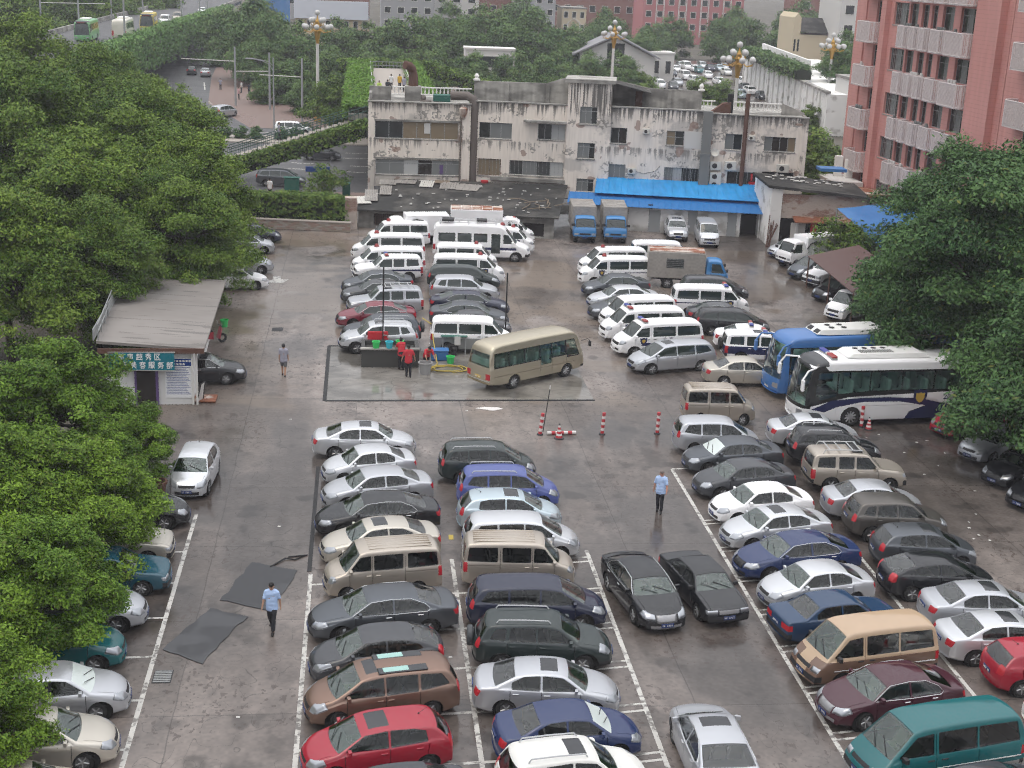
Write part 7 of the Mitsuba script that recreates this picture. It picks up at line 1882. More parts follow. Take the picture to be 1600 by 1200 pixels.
WD = ['just behind the green bus', 'behind the cream bus', 'behind the yellow bus', 'left of the yellow bus pole', 'behind the tall pole', 'at top left near the glass tower', 'behind the far pole', 'farthest left', 'by the far bend', 'in front of the green bus', 'left of the tall pole']
VT = 'dark trees behind the flyover'
for i, (x, y) in enumerate(((-58, 240), (-62, 262), (-56, 290), (-66, 300), (-74, 270), (-70, 330), (-55, 320), (-80, 310), (-52, 350), (-62, 215), (-76, 240))):
    place_tree('far_dark', x, y, f'dark tree in the wood behind the flyover, {WD[i]}', 1.3, i * 41, group=VT)
for x, y, s, lab in ((52.3, 212.4, 1.15, 'dark bush left of the ornate lamp before the far car park'), (55.8, 213.4, 1.1, 'dark bush beside the ornate lamp before the far car park'), (45.5, 228, 1.2, 'green bush beside the gabled hall'), (62, 190, .8, 'bush on the yard wall behind the old building')):
    place_tree('shrubby', x, y, lab, s, x * 13, name='bush', cat_='bush')
MD = ['leftmost', 'second from left', 'third from left', 'left of the slim lamp', 'right of the slim lamp', 'before the white people carrier', 'rightmost']
for i, x in enumerate((-15.9, -14.1, -12.4, -9.4, -7.7, -5.0, -2.5)):
    place_tree('round_bush', x, 167.2, f'small round clipped bush on the road median, {MD[i]}', .85, i * 50, name='median_bush', cat_='bush', group='clipped bushes on the road median')
place_tree('wispy', -3.4, 127.0, 'feathery grey green shrub at the roadside behind the hedge', .85, 10, name='shrub', cat_='shrub')
hedge('hedge', 'thick clipped hedge along the low brick wall at the back left', [(-9.8, 114.0, 0), (-.9, 112.9, 0)], 1.7, .6, 2.5, 1500, .12, tones=MIDG, seed=3)

# footbridge with planted sides
FB = thing('footbridge', 'footbridge with green planted sides behind the old building', 'bridge')
part('deck', FB, P(box(1.1, 5.9, 137, 196, 6.1, 6.5), 'kerb_stone', False))
part('pier', FB, P(cat([box(2.8, 4.2, y, y + 1.2, 0, 6.1) for y in (141, 160, 182)]), 'concrete_dirty', False))
for x in (1.25, 5.75):
    part('railing', FB, P(cat([box(x - .03, x + .03, 137, 195, z, z + .06) for z in (7.0, 7.5)] + [box(x - .025, x + .025, y, y + .05, 6.5, 7.5) for y in np.arange(137, 195, 1.2)]), 'frame_white', False))
part('end_railing', FB, P(cat([box(1.3, 5.8, 195, 195.08, z, z + .07) for z in (6.9, 7.4)] + [box(x, x + .05, 195, 195.06, 6.5, 7.4) for x in np.arange(1.4, 5.8, .5)]), 'frame_grey', False))
part('trough', FB, P(cat([box(-1.2, 1.1, 137.2, 196, 6.0, 6.6), box(5.9, 8.0, 137.2, 196, 6.0, 6.6)]), 'concrete_dirty', False))
hedge('bridge_hedge', 'bright green clipped hedge on the left side of the footbridge', [(-.2, 137.5, 6.2), (-.2, 196, 6.2)], 2.6, .0, 1.2, 3600, .15, tones=((.07, .16, .012), (.165, .31, .04)), seed=4)
hedge('bridge_hedge', 'bright green clipped hedge on the right side of the footbridge behind the vent elbow', [(7.0, 137.5, 6.2), (7.0, 196, 6.2)], 2.0, .0, 1.1, 2600, .15, tones=((.07, .16, .012), (.165, .31, .04)), seed=5)
hedge('bridge_hedge', 'darker clipped hedge across far end of the footbridge', [(-3, 198.5, 5.6), (9, 198.5, 5.6), (22, 192, 2.2)], 2.4, .0, 1.7, 1500, .2, tones=MIDG, seed=6)
# stairs going down to the left
ST = thing('bridge_stairs', 'stairs with green railing coming down left from the footbridge', 'stairs')
n_ = 24
for i in range(n_):
    f0, f1 = i / n_, (i + 1) / n_
    xa, xb = .6 - 13.5 * f1, .6 - 13.5 * f0
    z = 6.4 - 4.4 * f1
    part('step', ST, P(box(xa, xb, 137.0, 139.4, z - .25, z), 'kerb_stone', False))
for y in (136.95, 139.4):
    part('railing', ST, P(cat([tube([(.6, y, 6.4 + h), (-12.9, y, 2.0 + h)], .045, 6) for h in (.55, 1.0)] + [tube([(.6 - 13.5 * q, y, 6.2 - 4.4 * q), (.6 - 13.5 * q, y, 7.4 - 4.4 * q)], .025, 5) for q in np.linspace(0, 1, 34)]), 'rail_green', True))
hedge('stair_hedge', 'dark green trailing hedge hanging on the near side of the bridge stairs', [(.6, 136.2, 5.8), (-12.9, 136.2, 1.4), (-18, 136, .6)], 1.3, -1.1, .35, 1500, .16, tones=MIDG, seed=7, droop=.3)

# flyover with vines and buses
FO = thing('flyover', 'concrete flyover road carrying buses at the upper left', kind='structure')
part('deck', FO, P(box(-50, -34.6, 150, 420, 6.2, 7.0), 'road_asphalt', False))
part('parapet', FO, P(cat([box(-35.0, -34.6, 150, 420, 7.0, 7.8), box(-50.2, -49.8, 150, 420, 7.0, 7.8)]), 'concrete_dirty', False))
part('pier', FO, P(cat([box(-44, -40, y, y + 2, 0, 6.2) for y in np.arange(160, 420, 28)]), 'concrete_dirty', False))
hedge('vines', 'curtain of trailing green vines hanging from edge of the flyover', [(-34.3, 175, 6.9), (-34.0, 260, 6.9), (-31.5, 345, 6.9)], 2.0, -3.6, 1.5, 7000, .24, tones=((.075, .165, .045), (.18, .32, .09)), seed=8, droop=1.6, cat_='vines')


def bus(paint, x, y, dg, lab, skip=()):
    place_vehicle('city_bus', 'city_bus', paint, x, y, dg, lab, 'bus', 'buses on the flyover', 2, .95, 1, .94, z=7.0, skip=skip)


bus('paint_bus_green', -42.4, 226, -88, 'green and white bus with red destination sign on the flyover')
bus('paint_cream', -38.0, 233, 92, 'cream white bus seen from behind on the flyover')
bus('paint_bus_yellow', -37.2, 255.5, -86, 'yellow and white bus facing the camera on the flyover')
mat('paint_bus_yellow', (.55, .42, .07), .3)
place_vehicle('van', 'white_van', 'paint_white', -37.3, 277, -87, 'white van behind the yellow bus on the flyover', 'van', None, 2, z=7.0)
place_vehicle('van', 'minivan', 'paint_champagne', -36.8, 292, -87, 'greyish van farther behind the yellow bus on the flyover', 'van', None, 2, z=7.0)
place_vehicle('sedan', 'sedan', 'paint_white', -36, 330, -88, 'white car far away on the flyover', 'car', None, 2, z=7.0)
for st, pt, x, y, dg, lab in (('mpv', 'silver', -18.2, 189.5, 62, 'silver people carrier turning at the road corner'), ('mpv', 'white', -8.3, 172.6, 2, 'white people carrier on the far lane behind the median'),
                              ('hatch', 'dark_grey', -4.2, 151.6, -4, 'dark hatchback under the bridge stairs on the road'), ('mpv', 'grey', -7.6, 133.6, -2, 'dark grey people carrier at the near kerb behind the hedge'),
                              ('hatch', 'dark_grey', -29.7, 253, 92, 'dark car driving away under the flyover vines'), ('sedan', 'silver', -27.0, 250, 92, 'silver car driving away beside the dark one under the flyover')):
    place_vehicle('road_car', st, 'paint_' + pt, x, y, dg, lab, 'car', 'cars on the road', 1 if y < 195 else 2)


# ornate lamps, street lamp, poles
def ornate_lamp(x, y, h, lab, n=8, dz=0.0):
    k = thing('ornate_lamp', lab, 'street lamp', 'ornate many globed street lamps')
    tw = at(x, y, 0)
    part('pole', k, P(lathe([(0, 0), (.30, 0), (.22, 1.0), (.20, h * .78), (0, h * .78)], 12), 'frame_white', 50), tw)
    part('base', k, P(lathe([(.31, 0), (.48, 0), (.48, .5), (.38, .8), (.42, 1.6), (.30, 2.2), (.21, 2.2)], 12), 'lamp_gold', 40), tw)
    part('crown_shaft', k, P(lathe([(.21, h * .72), (.24, h * .75), (.42, h * .82), (.55, h * .835), (.30, h * .85), (.40, h * .88), (.22, h * .90), (.30, h * .92), (.10, h * .95), (.05, h - .3), (0, h - .3)], 12), 'lamp_gold', 40), tw)
    part('globe', k, P(trimesh.creation.icosphere(2, .36).apply_translation((0, 0, h)), 'globe', True), tw)
    for r, z, m, a0 in ((1.75, h * .875, n, .2), (.95, h * .935, 4, .6)):
        for i in range(m):
            a = a0 + 2 * math.pi * i / m
            c, s = math.cos(a), math.sin(a)
            part('arm', k, P(tube([(.2 * c, .2 * s, z - .15), (r * .6 * c, r * .6 * s, z - .75), (r * c, r * s, z - .60), (r * c, r * s, z - .30)], .055, 6), 'lamp_gold', 50), tw)
            part('globe', k, P(trimesh.creation.icosphere(2, .36).apply_translation((r * c, r * s, z)), 'globe', True), tw)


mat('lamp_gold', (.46, .27, .055), .35, .4)
mat('globe', (.50, .50, .49), .10, 0, .6)
ornate_lamp(-5.7, 187, 14.0, 'ornate gold and white street lamp with globes left of the footbridge', 7)
ornate_lamp(37.2, 207, 13.3, 'ornate gold street lamp with globes behind the stair tower', 6)
ornate_lamp(43.0, 158, 13.3, 'ornate gold street lamp with globes behind right end of the old building', 7)
ornate_lamp(70.3, 206, 12.6, 'ornate gold street lamp with globes left of the pink apartment block', 8)
sl = thing('street_lamp', 'slim grey street lamp with curved arm by the road median', 'street lamp')
part('pole', sl, P(cat([tube([(-10.2, 166.5, 0), (-10.2, 166.5, 9.6)], .10, 8, .07), tube([(-10.2, 166.5, 8.0), (-10.6, 166.5, 8.8), (-11.6, 166.3, 9.25), (-12.6, 166.2, 9.4)], .05, 6), tube([(-10.2, 166.5, 8.6), (-10.8, 166.4, 9.15), (-12.4, 166.2, 9.45)], .04, 6)]), 'frame_grey', 50))
part('lamp_head', sl, P(rbox(-13.4, -12.4, 166.05, 166.35, 9.36, 9.5, .05), 'frame_grey'))
PG = 'grey poles with wire arms'
for x, y, z0, h, arms, lab in ((-17.9, 204, 0, 8.2, ((-7.5, 6.2), (5, 4.8)), 'grey pole with long arms beside the road corner'), (-7.7, 186, 0, 8.2, ((-5.5, 5.8),), 'grey pole with one arm left of the ornate lamp'), (-12.8, 200, 0, 7.8, (), 'plain grey pole behind the slim street lamp'),
                          (-50.5, 232, 7, 9.0, ((10, 5.2), (7, 7.4)), 'tall grey pole at far left of the flyover'), (-43.5, 226, 7, 8.0, (), 'grey pole in front of the green bus'), (-49.8, 292, 7, 11, (), 'grey pole between green and cream buses'), (-36.0, 222, 7, 9.0, ((-9, 7.2),), 'grey pole at right of the cream bus'), (-44.8, 300, 7, 11, (), 'grey pole behind the yellow bus'), (-35.4, 287, 7, 10.5, ((8, 9.8),), 'grey pole by the white van on the flyover'), (-34.9, 330, 7, 11, (), 'grey pole far along the flyover'), (-34.4, 310, 7, 11, (), 'grey pole on flyover edge above the vines')):
    k = thing('pole', lab, 'pole', PG)
    part('shaft', k, P(tube([(x, y, z0), (x, y, z0 + h)], .16, 8, .12), 'pole_grey', 50))
    for dx, z in arms: part('arm', k, P(tube([(x, y, z0 + z), (x + dx, y, z0 + z + .15)], .06, 6), 'frame_white', 50))
mat('pole_grey', (.30, .31, .31), .5)


# far buildings
def block(name, lab, x0, x1, y0, y1, z0, z1, m, rows=0, cols=0, wall_m=None, roof=None, win='pane_dark', fr='frame_white', group=None, deg=0.0, sidecols=0):
    k = thing(name, lab, 'building', group)
    tw = at(x0, y0, 0, deg)
    w, d = x1 - x0, y1 - y0
    part('wall', k, P(box(0, w, 0, d, 0, z1), m, False), tw)
    part('parapet', k, P(cat([box(-.15, w + .15, -.15, d + .15, z1 + .003, z1 + .35)]), roof or 'concrete_dirty', False), tw)
    if rows:
        fh = (z1 - z0) / rows
        for j in range(rows):
            for i in range(cols):
                a = w * (i + .28) / cols
                b = w * (i + .72) / cols
                c = z0 + fh * (j + .3)
                q = part('window', k, P(cat([box(a - .12, b + .12, -.10, -.003, c - .12, c), box(a - .12, b + .12, -.10, -.003, c + fh * .45, c + fh * .45 + .12), box(a - .12, a, -.10, -.003, c, c + fh * .45), box(b, b + .12, -.10, -.003, c, c + fh * .45)]), fr, False), tw)
                part('pane', q, P(box(a + .004, b - .004, -.06, -.004, c + .004, c + fh * .45 - .004), win, False), tw)
            for i in range(sidecols):
                a, b, c = d * (i + .3) / sidecols, d * (i + .7) / sidecols, z0 + fh * (j + .3)
                part('window', k, P(box(-.06, -.004, a, b, c, c + fh * .45), win, False), tw)
    return k, tw


mat('far_white', (.58, .57, .55), .8)
mat('far_grey', (.34, .345, .36), .8)
mat('far_cream', (.56, .48, .34), .8)
mat('far_pink', (.42, .16, .165), .8)
mat('far_brick', (.24, .12, .10), .85)
mat('far_roof', (.22, .22, .235), .7)
mat('billboard', (.60, .63, .70), .5)
k, tw = block('signboard_building', 'cream building with a long blank white signboard on its upper floor', -13.2, 1.6, 290, 302, 0, 9.0, 'far_cream', 3, 8)
part('signboard', k, P(box(-.3, 14.6, -.7, -.2, 8.6, 12.2), 'billboard', False), tw)
part('upper_floor', k, P(box(0, 14.8, .2, 12, 9.4, 15.5), 'far_brick', False), tw)
block('grey_block', 'grey concrete building right of the white signboard', 4.7, 17.8, 350, 364, 4, 19, 'far_grey', 5, 4)
block('grey_block', 'pale grey block with dark side strip behind the tall hazy trees', 18.5, 30, 365, 380, 4, 18, 'far_white', 5, 3)
block('grey_block', 'dull brown and white block behind the hazy trees left of the tower', 31, 41, 390, 400, 4, 16, 'far_brick', 4, 3)
block('grey_apartment_house', 'blue grey apartment house with white framed windows in the far middle', 41.8, 50.5, 370, 384, 4, 19, 'far_grey', 5, 3)
k, tw = block('cream_house', 'small cream yellow house beside the blue grey apartment house', 53, 59.5, 375, 385, 3, 9.6, 'far_cream', 2, 3)
part('porch_arch', k, P(tube([(1.5, -.5, 3), (1.6, -.5, 6.0), (3.2, -.5, 7.2), (4.8, -.5, 6.0), (4.9, -.5, 3)], .18, 6), 'frame_white', 50), tw)
block('brick_row', 'long row of old dark brick houses in the far middle', 56, 90, 425, 440, 6, 14, 'far_brick', 2, 9, roof='far_brick')
k, tw = block('far_pink_building', 'far pink apartment building with white window strips', 79.8, 109, 400, 415, 3, 20, 'far_pink', 5, 9, fr='frame_white')
for i in (1, 3, 5, 7): part('white_strip', k, P(cat([box(29.2 * (i + .2) / 9 - .25, 29.2 * (i + .2) / 9, -.2, -.11, 2, 20), box(29.2 * (i + .8) / 9, 29.2 * (i + .8) / 9 + .25, -.2, -.11, 2, 20)]), 'frame_white', False), tw)
block('white_block', 'white building with terrace beside top of the pink apartment block', 99.8, 108, 290, 304, 8, 20, 'far_white', 3, 2)
block('brick_roof_house', 'far red brick house with pale band at the top right', 125, 150, 400, 414, 6, 18, 'far_brick', 3, 5)
block('glass_tower', 'grey glass tower at top left corner of the photo', -92, -77.5, 330, 345, 0, 24, 'far_grey', 6, 5, win='pane_grey')
block('grey_overpass_block', 'pale grey building at far end of the flyover', -34, -8, 470, 485, 4, 14, 'far_grey', 3, 8)
block('blue_hoarding', 'bright blue roofed block at far end of the flyover', -33, -22, 440, 446, 6, 15, 'blue_tarp', 0, 0)
# gabled hall
GH = thing('gabled_hall', 'white gabled hall with grey roof behind the trees and stair tower', 'building')
gt = at(40.5, 260, 0, -6)
part('wall', GH, P(upright(Polygon([(0, 0), (14, 0), (14, 5.0), (6.5, 8.4), (0, 5.4)]), 12), 'far_white', False), gt)
part('roof', GH, P(cat([upright(Polygon([(-1.4, 4.95), (6.5, 8.75), (6.5, 9.05), (-1.4, 5.25)]), 13.5).apply_translation((0, -1, 0)), upright(Polygon([(14.9, 4.75), (6.5, 8.75), (6.5, 9.05), (14.9, 5.05)]), 13.5).apply_translation((0, -1, 0))]), 'far_roof', False), gt)
part('gable_window', GH, P(box(5.0, 8.2, -.08, -.003, 4.6, 7.4), 'pane_dark', False), gt)
block('white_cube_hut', 'small white flat roofed hut beside the gabled hall', 55.6, 60.2, 268, 273, 0, 5.2, 'far_white', 1, 2, roof='far_white')
block('white_yard_hut', 'low white hut left of the far trees', 17.2, 25.5, 234, 238, 3, 7.0, 'far_white', 1, 1, roof='far_white')
CG = thing('cream_gabled_house', 'cream gabled house with dark brown tiled roof at the upper right', 'house')
ct = at(92, 296, 0, 4)
part('wall', CG, P(cat([box(0, 14, 0, 9, 0, 8.5), upright(Polygon([(0, 8.5), (1.6, 8.5), (1.6, 12), (.8, 13), (0, 12)]), 9)]), 'far_cream', False), ct)
part('roof', CG, P(trimesh.convex.convex_hull(np.array([(1.6, -.5, 9.0), (15, -.5, 8.6), (15, 4.5, 11.8), (1.6, 4.5, 12.0), (1.6, 9.5, 9), (15, 9.5, 8.6)])), 'roof_felt', False), ct)
for i in range(2): part('window', CG, P(box(.3 + .8 * i, .7 + .8 * i, -.05, -.003, 5, 7.5), 'pane_dark', False), ct)
YW = thing('yard_wall', 'long stained white yard wall with pilasters right of the far car park', 'wall')
a_, b_ = np.array([72.5, 262.0]), np.array([63.5, 186.0])
d_ = (b_ - a_) / np.linalg.norm(b_ - a_)
Lw = np.linalg.norm(b_ - a_)
yt = at(a_[0], a_[1], 0, math.degrees(math.atan2(d_[1], d_[0])))
part('wall', YW, P(box(0, Lw, 0, 14, 0, 5.6), 'whitewash', False), yt)
for i in range(16): part('pilaster', YW, P(box(i * Lw / 16, i * Lw / 16 + .5, -.25, -.003, 0, 5.7), 'whitewash', False), yt)
part('coping', YW, P(box(-.2, Lw, -.3, .4, 5.705, 6.0), 'concrete_dirty', False), yt)
part('upper_wall', YW, P(box(0, Lw * .6, 3.0, 3.4, 6.0, 8.2), 'whitewash', False), yt)
block('white_annex', 'white annex with dark door between ornate lamp and pink block', 66.5, 78, 182, 192, 0, 7.6, 'far_white', 2, 3)
hedge('terrace_shrubs', 'green shrubs growing along top of the stained white yard wall', [(71, 255, 6.0), (66, 205, 6.0)], 3.0, 0, 1.6, 900, .26, tones=FARG, seed=9)

# cars of the far car park
r2_ = np.random.default_rng(31)
FCN = [('hatch', 'silver'), ('sedan', 'white'), ('minivan', 'white'), ('sedan', 'white'), ('sedan', 'white'), ('minivan', 'white'), ('sedan', 'silver'), ('mpv', 'white'), ('sedan', 'grey'), ('hatch', 'dark_grey'), ('suv_plain', 'black'), ('hatch', 'teal'), ('sedan', 'navy'), ('hatch', 'white'), ('sedan', 'white'), ('sedan', 'white'), ('suv_plain', 'grey'), ('sedan', 'grey'), ('white_van', 'white'), ('white_van', 'white'), ('hatch', 'white'), ('sedan', 'grey'), ('hatch', 'blue_silver'), ('hatch', 'pearl'), ('sedan', 'blue_silver'), ('sedan', 'dark_grey')]
FCP = [(63.5, 294.3), (66.4, 294.0), (70.4, 301.0), (70.1, 296.7), (59.8, 271.7), (64.0, 274.3), (59.3, 260.3), (54.6, 253.6), (56.7, 269.5), (56.6, 251.2), (61.3, 293.5), (71.4, 293.2), (75.5, 300.2), (70.0, 279.9), (76.2, 270.3), (72.7, 252.1), (74.9, 251.8), (83.9, 297.8), (90.8, 306.0), (86.6, 290.9), (83.6, 277.4), (70.6, 253.5), (65.9, 238.7), (76.4, 289.8), (77.7, 301.0), (69.4, 237.9)]
FCP = [(x - .0 + (1.2 if i in (3,) else 0), y) for i, (x, y) in enumerate(FCP)]
PLACEW = ['at far left of the yard', 'in the back row near the white hut', 'behind another in the back row', 'second in the back row', 'in the middle row left part', 'tall one in the middle row', 'in the front row middle', 'largest in the front row left', 'left end of the middle row', 'front row beside the silver one', 'half behind the bushes at left', 'behind the dark bushes', 'back row middle', 'behind the bush by the lamp', 'right of the ornate lamp', 'alone right of the flue pipe', 'right of the white sedan by the flue pipe', 'back row right of the lamp', 'back one of the pair at the right', 'front one of the pair at the right', 'in front of the pair of white vans', 'left of the white sedan by the flue pipe', 'nearest, beside the ornate lamp pole', 'just right of the lamp globes', 'back row behind the lamp globes', 'nearest at the right']
for i, ((st, pt), (x, y), w) in enumerate(zip(FCN, FCP, PLACEW)):
    kd = {'hatch': 'hatchback', 'minivan': 'van', 'mpv': 'people carrier', 'suv_plain': 'off roader', 'white_van': 'van'}.get(st, 'sedan')
    place_vehicle('far_car', st, 'paint_' + pt, x, y, (-92 if i not in (18, 19, 20) else 175) + (i * 7) % 9 - 4, f'{pt.replace("_", " ")} {kd} of the far yard, {w}', 'car', 'cars in the far car park', 2)
for i in range(30):
    x, y = 57.5 + 27 * ((i * .618) % 1), (246.5, 257.5, 265.5, 283.5, 306.0)[i % 5]
    if any(abs(x - a) < 2.6 and abs(y - b) < 5 for a, b in FCP): continue
    FCP.append((x, y))
    place_vehicle('far_car', ('sedan', 'hatch', 'mpv', 'sedan')[i % 4], 'paint_' + ('white', 'silver', 'white', 'grey', 'light_silver')[i % 5], x, y, -91 + (i * 5) % 7, 'small pale or grey car in the packed rows of the far yard', 'car', 'cars packed in the far yard', 2)
# ---------------------------------------------------------------- carport, tarpaulin, props
CPT = thing('carport', 'sloping rusty maroon sheet roof on thin posts over parked cars at the right', 'carport')
c_ = np.array([(31.6, 93.2, 2.3), (31.0, 82.2, 2.3), (35.4, 84.2, 2.75), (36.0, 95.2, 2.75)])
u_, v_ = c_[1] - c_[0], c_[3] - c_[0]
for i in range(14):
    q0, q1 = i / 14, (i + 1) / 14 - .004
    p_ = [c_[0] + u_ * q0, c_[0] + u_ * q1, c_[0] + u_ * q1 + v_, c_[0] + u_ * q0 + v_]
    p_ = np.array(p_)
    part('roof_sheet', CPT, P(trimesh.convex.convex_hull(np.vstack([p_, p_ + [0, 0, .03], (p_[[0, 3]] + [0, 0, .07])])), 'maroon_sheet', False))
for q in (c_[0], c_[1], (c_[0] + c_[1]) / 2, c_[2], c_[3]): part('post', CPT, P(tube([(q[0] + .1, q[1], 0), (q[0] + .1, q[1], q[2])], .05, 6), 'rust_dark'))
mat('maroon_sheet', (.085, .042, .036), .5)
TP = thing('blue_tarpaulin', 'sloping bright blue sheet roof between brick shed and right trees', 'tarpaulin')
t_ = np.array([(38.0, 106.2, 3.6), (44.5, 107.5, 4.0), (43.5, 91.0, 2.7), (37.3, 89.5, 2.3)])
g_ = []
for i in range(25):
    for j in range(25):
        a, b = i / 24, j / 24
        q = (t_[0] * (1 - a) + t_[1] * a) * (1 - b) + (t_[3] * (1 - a) + t_[2] * a) * b
        g_.append(q + [0, 0, .25 * (meshkit.fbm(q[None] * .9, 3)[0] - .5) - .25 * math.sin(math.pi * a) * math.sin(math.pi * b)])
f_ = [(i * 25 + j, (i + 1) * 25 + j, (i + 1) * 25 + j + 1, i * 25 + j + 1) for i in range(24) for j in range(24)]
part('sheet', TP, P((np.array(g_), np.array(f_)), 'blue_tarp', True))
part('post', TP, P(cat([tube([(q[0], q[1], 0), (q[0], q[1], q[2])], .06, 6) for q in t_]), 'frame_grey'))
single('blue_canopy', P(cat([ext(Polygon([(39.2, 114.6), (41.4, 114.2), (41.5, 116.0), (39.3, 116.3)]), .25, 5.3)]), 'blue_tarp', False), 'small blue canopy roof at right end of the old building', 'canopy')
TR = thing('water_trough', 'dark concrete water trough with buckets standing on it in the wash bay', 'trough')
part('basin', TR, P(cat([box(.1, 3.25, 72.7, 72.9, 0, 1.0), box(.1, .3, 72.9, 74.6, 0, 1.0), box(3.05, 3.25, 72.9, 74.6, 0, 1.0), box(.1, 3.25, 74.6, 74.8, 0, 1.0), box(.3, 3.05, 72.9, 74.6, 0, .75)]), 'concrete_dark', False))
part('rim', TR, P(cat([box(.05, 3.3, 72.62, 72.98, 1.002, 1.07)]), 'concrete_dirty', False))
mat('concrete_dark', (.045, .045, .042), .6)
BUCK = lathe([(0, .02), (.12, .02), (.12, 0), (.14, 0), (.18, .30), (.20, .30), (.20, .33), (.165, .33), (.125, .03), (0, .03)], 16)
HND = tube([(.18 * math.cos(a), .04, .30 - .16 * math.sin(a)) for a in np.linspace(0, math.pi, 9)], .008, 5)
mat('bucket_green', (.04, .50, .12), .4)
mat('bucket_cyan', (.03, .42, .52), .4)
mat('bucket_grey', (.30, .30, .30), .5)
mat('box_blue', (.03, .13, .33), .5)
mat('hose_yellow', (.45, .34, .06), .5)
mat('cone_red', (.42, .035, .045), .5)
mat('band_white', (.62, .60, .58), .6)
def mat_rough(p, n, uv): return .06 + .45 * smoothstep(.42, .56, fbm(p.x * .8, p.y * .8, 6, 3))


mat('rubber_mat', (.026, .027, .031), proc(mat_rough), spec=.6)
for m, x, y, z, s, lab in (('bucket_green', .90, 72.82, 1.075, 1.15, 'green bucket leftmost on the water trough'), ('bucket_cyan', 1.62, 72.82, 1.075, 1.15, 'cyan bucket in middle of the water trough rim'), ('bucket_green', 2.2, 72.95, 1.075, 1.2, 'green bucket on the trough beside the red shirted worker'), ('bucket_green', 5.05, 73.6, 0, 1.25, 'green bucket on the ground beside the blue box and hose'), ('bucket_green', -8.05, 81.0, 0, 1.3, 'green bucket standing alone beside the office roof edge'), ('bucket_grey', 3.55, 71.55, 0, 2.0, 'big grey bucket in front of the bending worker')):
    k = thing('bucket', lab, 'bucket', 'buckets at the car wash')
    part('pail', k, P(BUCK, m), at(x, y, z, 0, s))
    part('handle', k, P(HND, 'frame_grey'), at(x, y, z, 0, s))
k = thing('blue_box', 'blue plastic water box on the ground by the hose', 'box')
part('tub', k, P(cat([rbox(4.0, 4.95, 74.0, 74.6, 0, .55, .05)]), 'box_blue'))
part('lid', k, P(rbox(3.96, 4.99, 73.96, 74.64, .551, .62, .03), 'box_blue'))
pts = [(4.9 + (.75 + .07 * i / 10) * math.cos(a), 72.3 + .55 * math.sin(a), .03 + .012 * (i % 9)) for i, a in enumerate(np.linspace(0, 5.2 * math.pi, 80))]
pts += [(4.3, 73.3, .05), (4.15, 75.0, .9), (4.1, 76.4, 1.5), (3.6, 77.0, 1.7)]
single('hose', P(tube(pts, .028, 6), 'hose_yellow', 50), 'yellow hose coiled on the wet ground behind the minibus', 'hose')
k = thing('wash_table', 'green topped washing machine stand beside the white two tone van', 'table')
part('top', k, P(rbox(4.6, 6.1, 75.2, 75.9, 1.05, 1.12, .02), 'green_metal'))
for x in (4.7, 6.0):
    for y in (75.28, 75.82): part('leg', k, P(box(x - .03, x + .03, y - .03, y + .03, 0, 1.05), 'frame_grey', False))
part('pump', k, P(cat([rbox(5.0, 5.6, 75.3, 75.7, .15, .6, .08), lathe([(0, 0), (.16, 0), (.16, .4), (.1, .5), (0, .5)], 12).apply_translation((5.35, 75.2, 0.0))]), 'trim'))
part('cloth', k, P(rbox(5.35, 5.7, 75.17, 75.2, .6, 1.1, .01), 'panel_white'))
single('red_cloth', P(rbox(.45, 1.6, 74.85, 74.95, .75, 1.45, .04), 'red_cloth'), 'red cloth hanging over the trough edge against the silver off roader', 'cloth')
PLG = 'thin poles of the wash bay'
for x, y, h, lab in ((1.3, 74.7, 5.2, 'thin dark pole rising from the water trough'), (8.5, 77.6, 4.3, 'thin dark pole behind the gold minibus')):
    k = thing('wash_pole', lab, 'pole', PLG)
    part('shaft', k, P(tube([(x, y, 0), (x, y, h)], .045, 6), 'trim'))
    part('tap', k, P(tube([(x, y, 1.3), (x + .25, y - .1, 1.3), (x + .25, y - .1, 1.15)], .03, 5), 'frame_grey'))


def banded_post(x, y, lab, lean=(0, 0), h=1.05):
    k = thing('bollard', lab, 'bollard', 'red and white banded posts')
    d = np.array([lean[0], lean[1], 1.0])
    d /= np.linalg.norm(d)
    n = 7
    for i in range(n):
        a, b = np.array([x, y, .04]) + d * h * i / n, np.array([x, y, .04]) + d * h * (i + 1) / n
        part('band', k, P(tube([a, b], .085, 10), 'cone_red' if i % 2 == n % 2 - 1 or (i % 2 == 0) else 'band_white'))
    part('base', k, P(lathe([(0, 0), (.16, 0), (.14, .06), (0, .07)], 12).apply_translation((x, y, 0)), 'rubber_mat'))


banded_post(8.60, 61.6, 'red and white post beside the leaning rod, leftmost of three', (.10, 0))
banded_post(11.63, 61.7, 'red and white post standing alone in the middle of the aisle', (.04, 0))
banded_post(14.35, 61.8, 'weathered red post nearest the small microvan', (.02, 0))
banded_post(24.95, 62.85, 'red post beside front wheel of the police coach')
k = thing('fallen_post', 'red and white post lying on the ground behind the cone', 'bollard')
for i in range(7): part('band', k, P(tube([(8.95 + .2 * i, 61.62 + .01 * i, .09), (9.15 + .2 * i, 61.63 + .01 * i, .09)], .085, 10), 'cone_red' if i % 2 else 'band_white'))


def cone(x, y, lab, s=1.0):
    k = thing('traffic_cone', lab, 'traffic cone', 'striped traffic cones')
    part('base', k, P(lathe([(0, 0), (.24, 0), (.24, .04), (.18, .06), (0, .06)], 14), 'rubber_mat'), at(x, y, 0, 0, s))
    for i in range(6):
        z0, z1 = .06 + .10 * i, .06 + .10 * (i + 1)
        part('band', k, P(lathe([(0, z0), (.17 - .022 * i, z0), (.17 - .022 * (i + 1), z1), (0, z1)], 14), 'cone_red' if i % 2 == 0 else 'band_white'), at(x, y, 0, 0, s))
    part('tip', k, P(lathe([(0, .66), (.042, .66), (.03, .74), (0, .75)], 10), 'rubber_mat'), at(x, y, 0, 0, s))


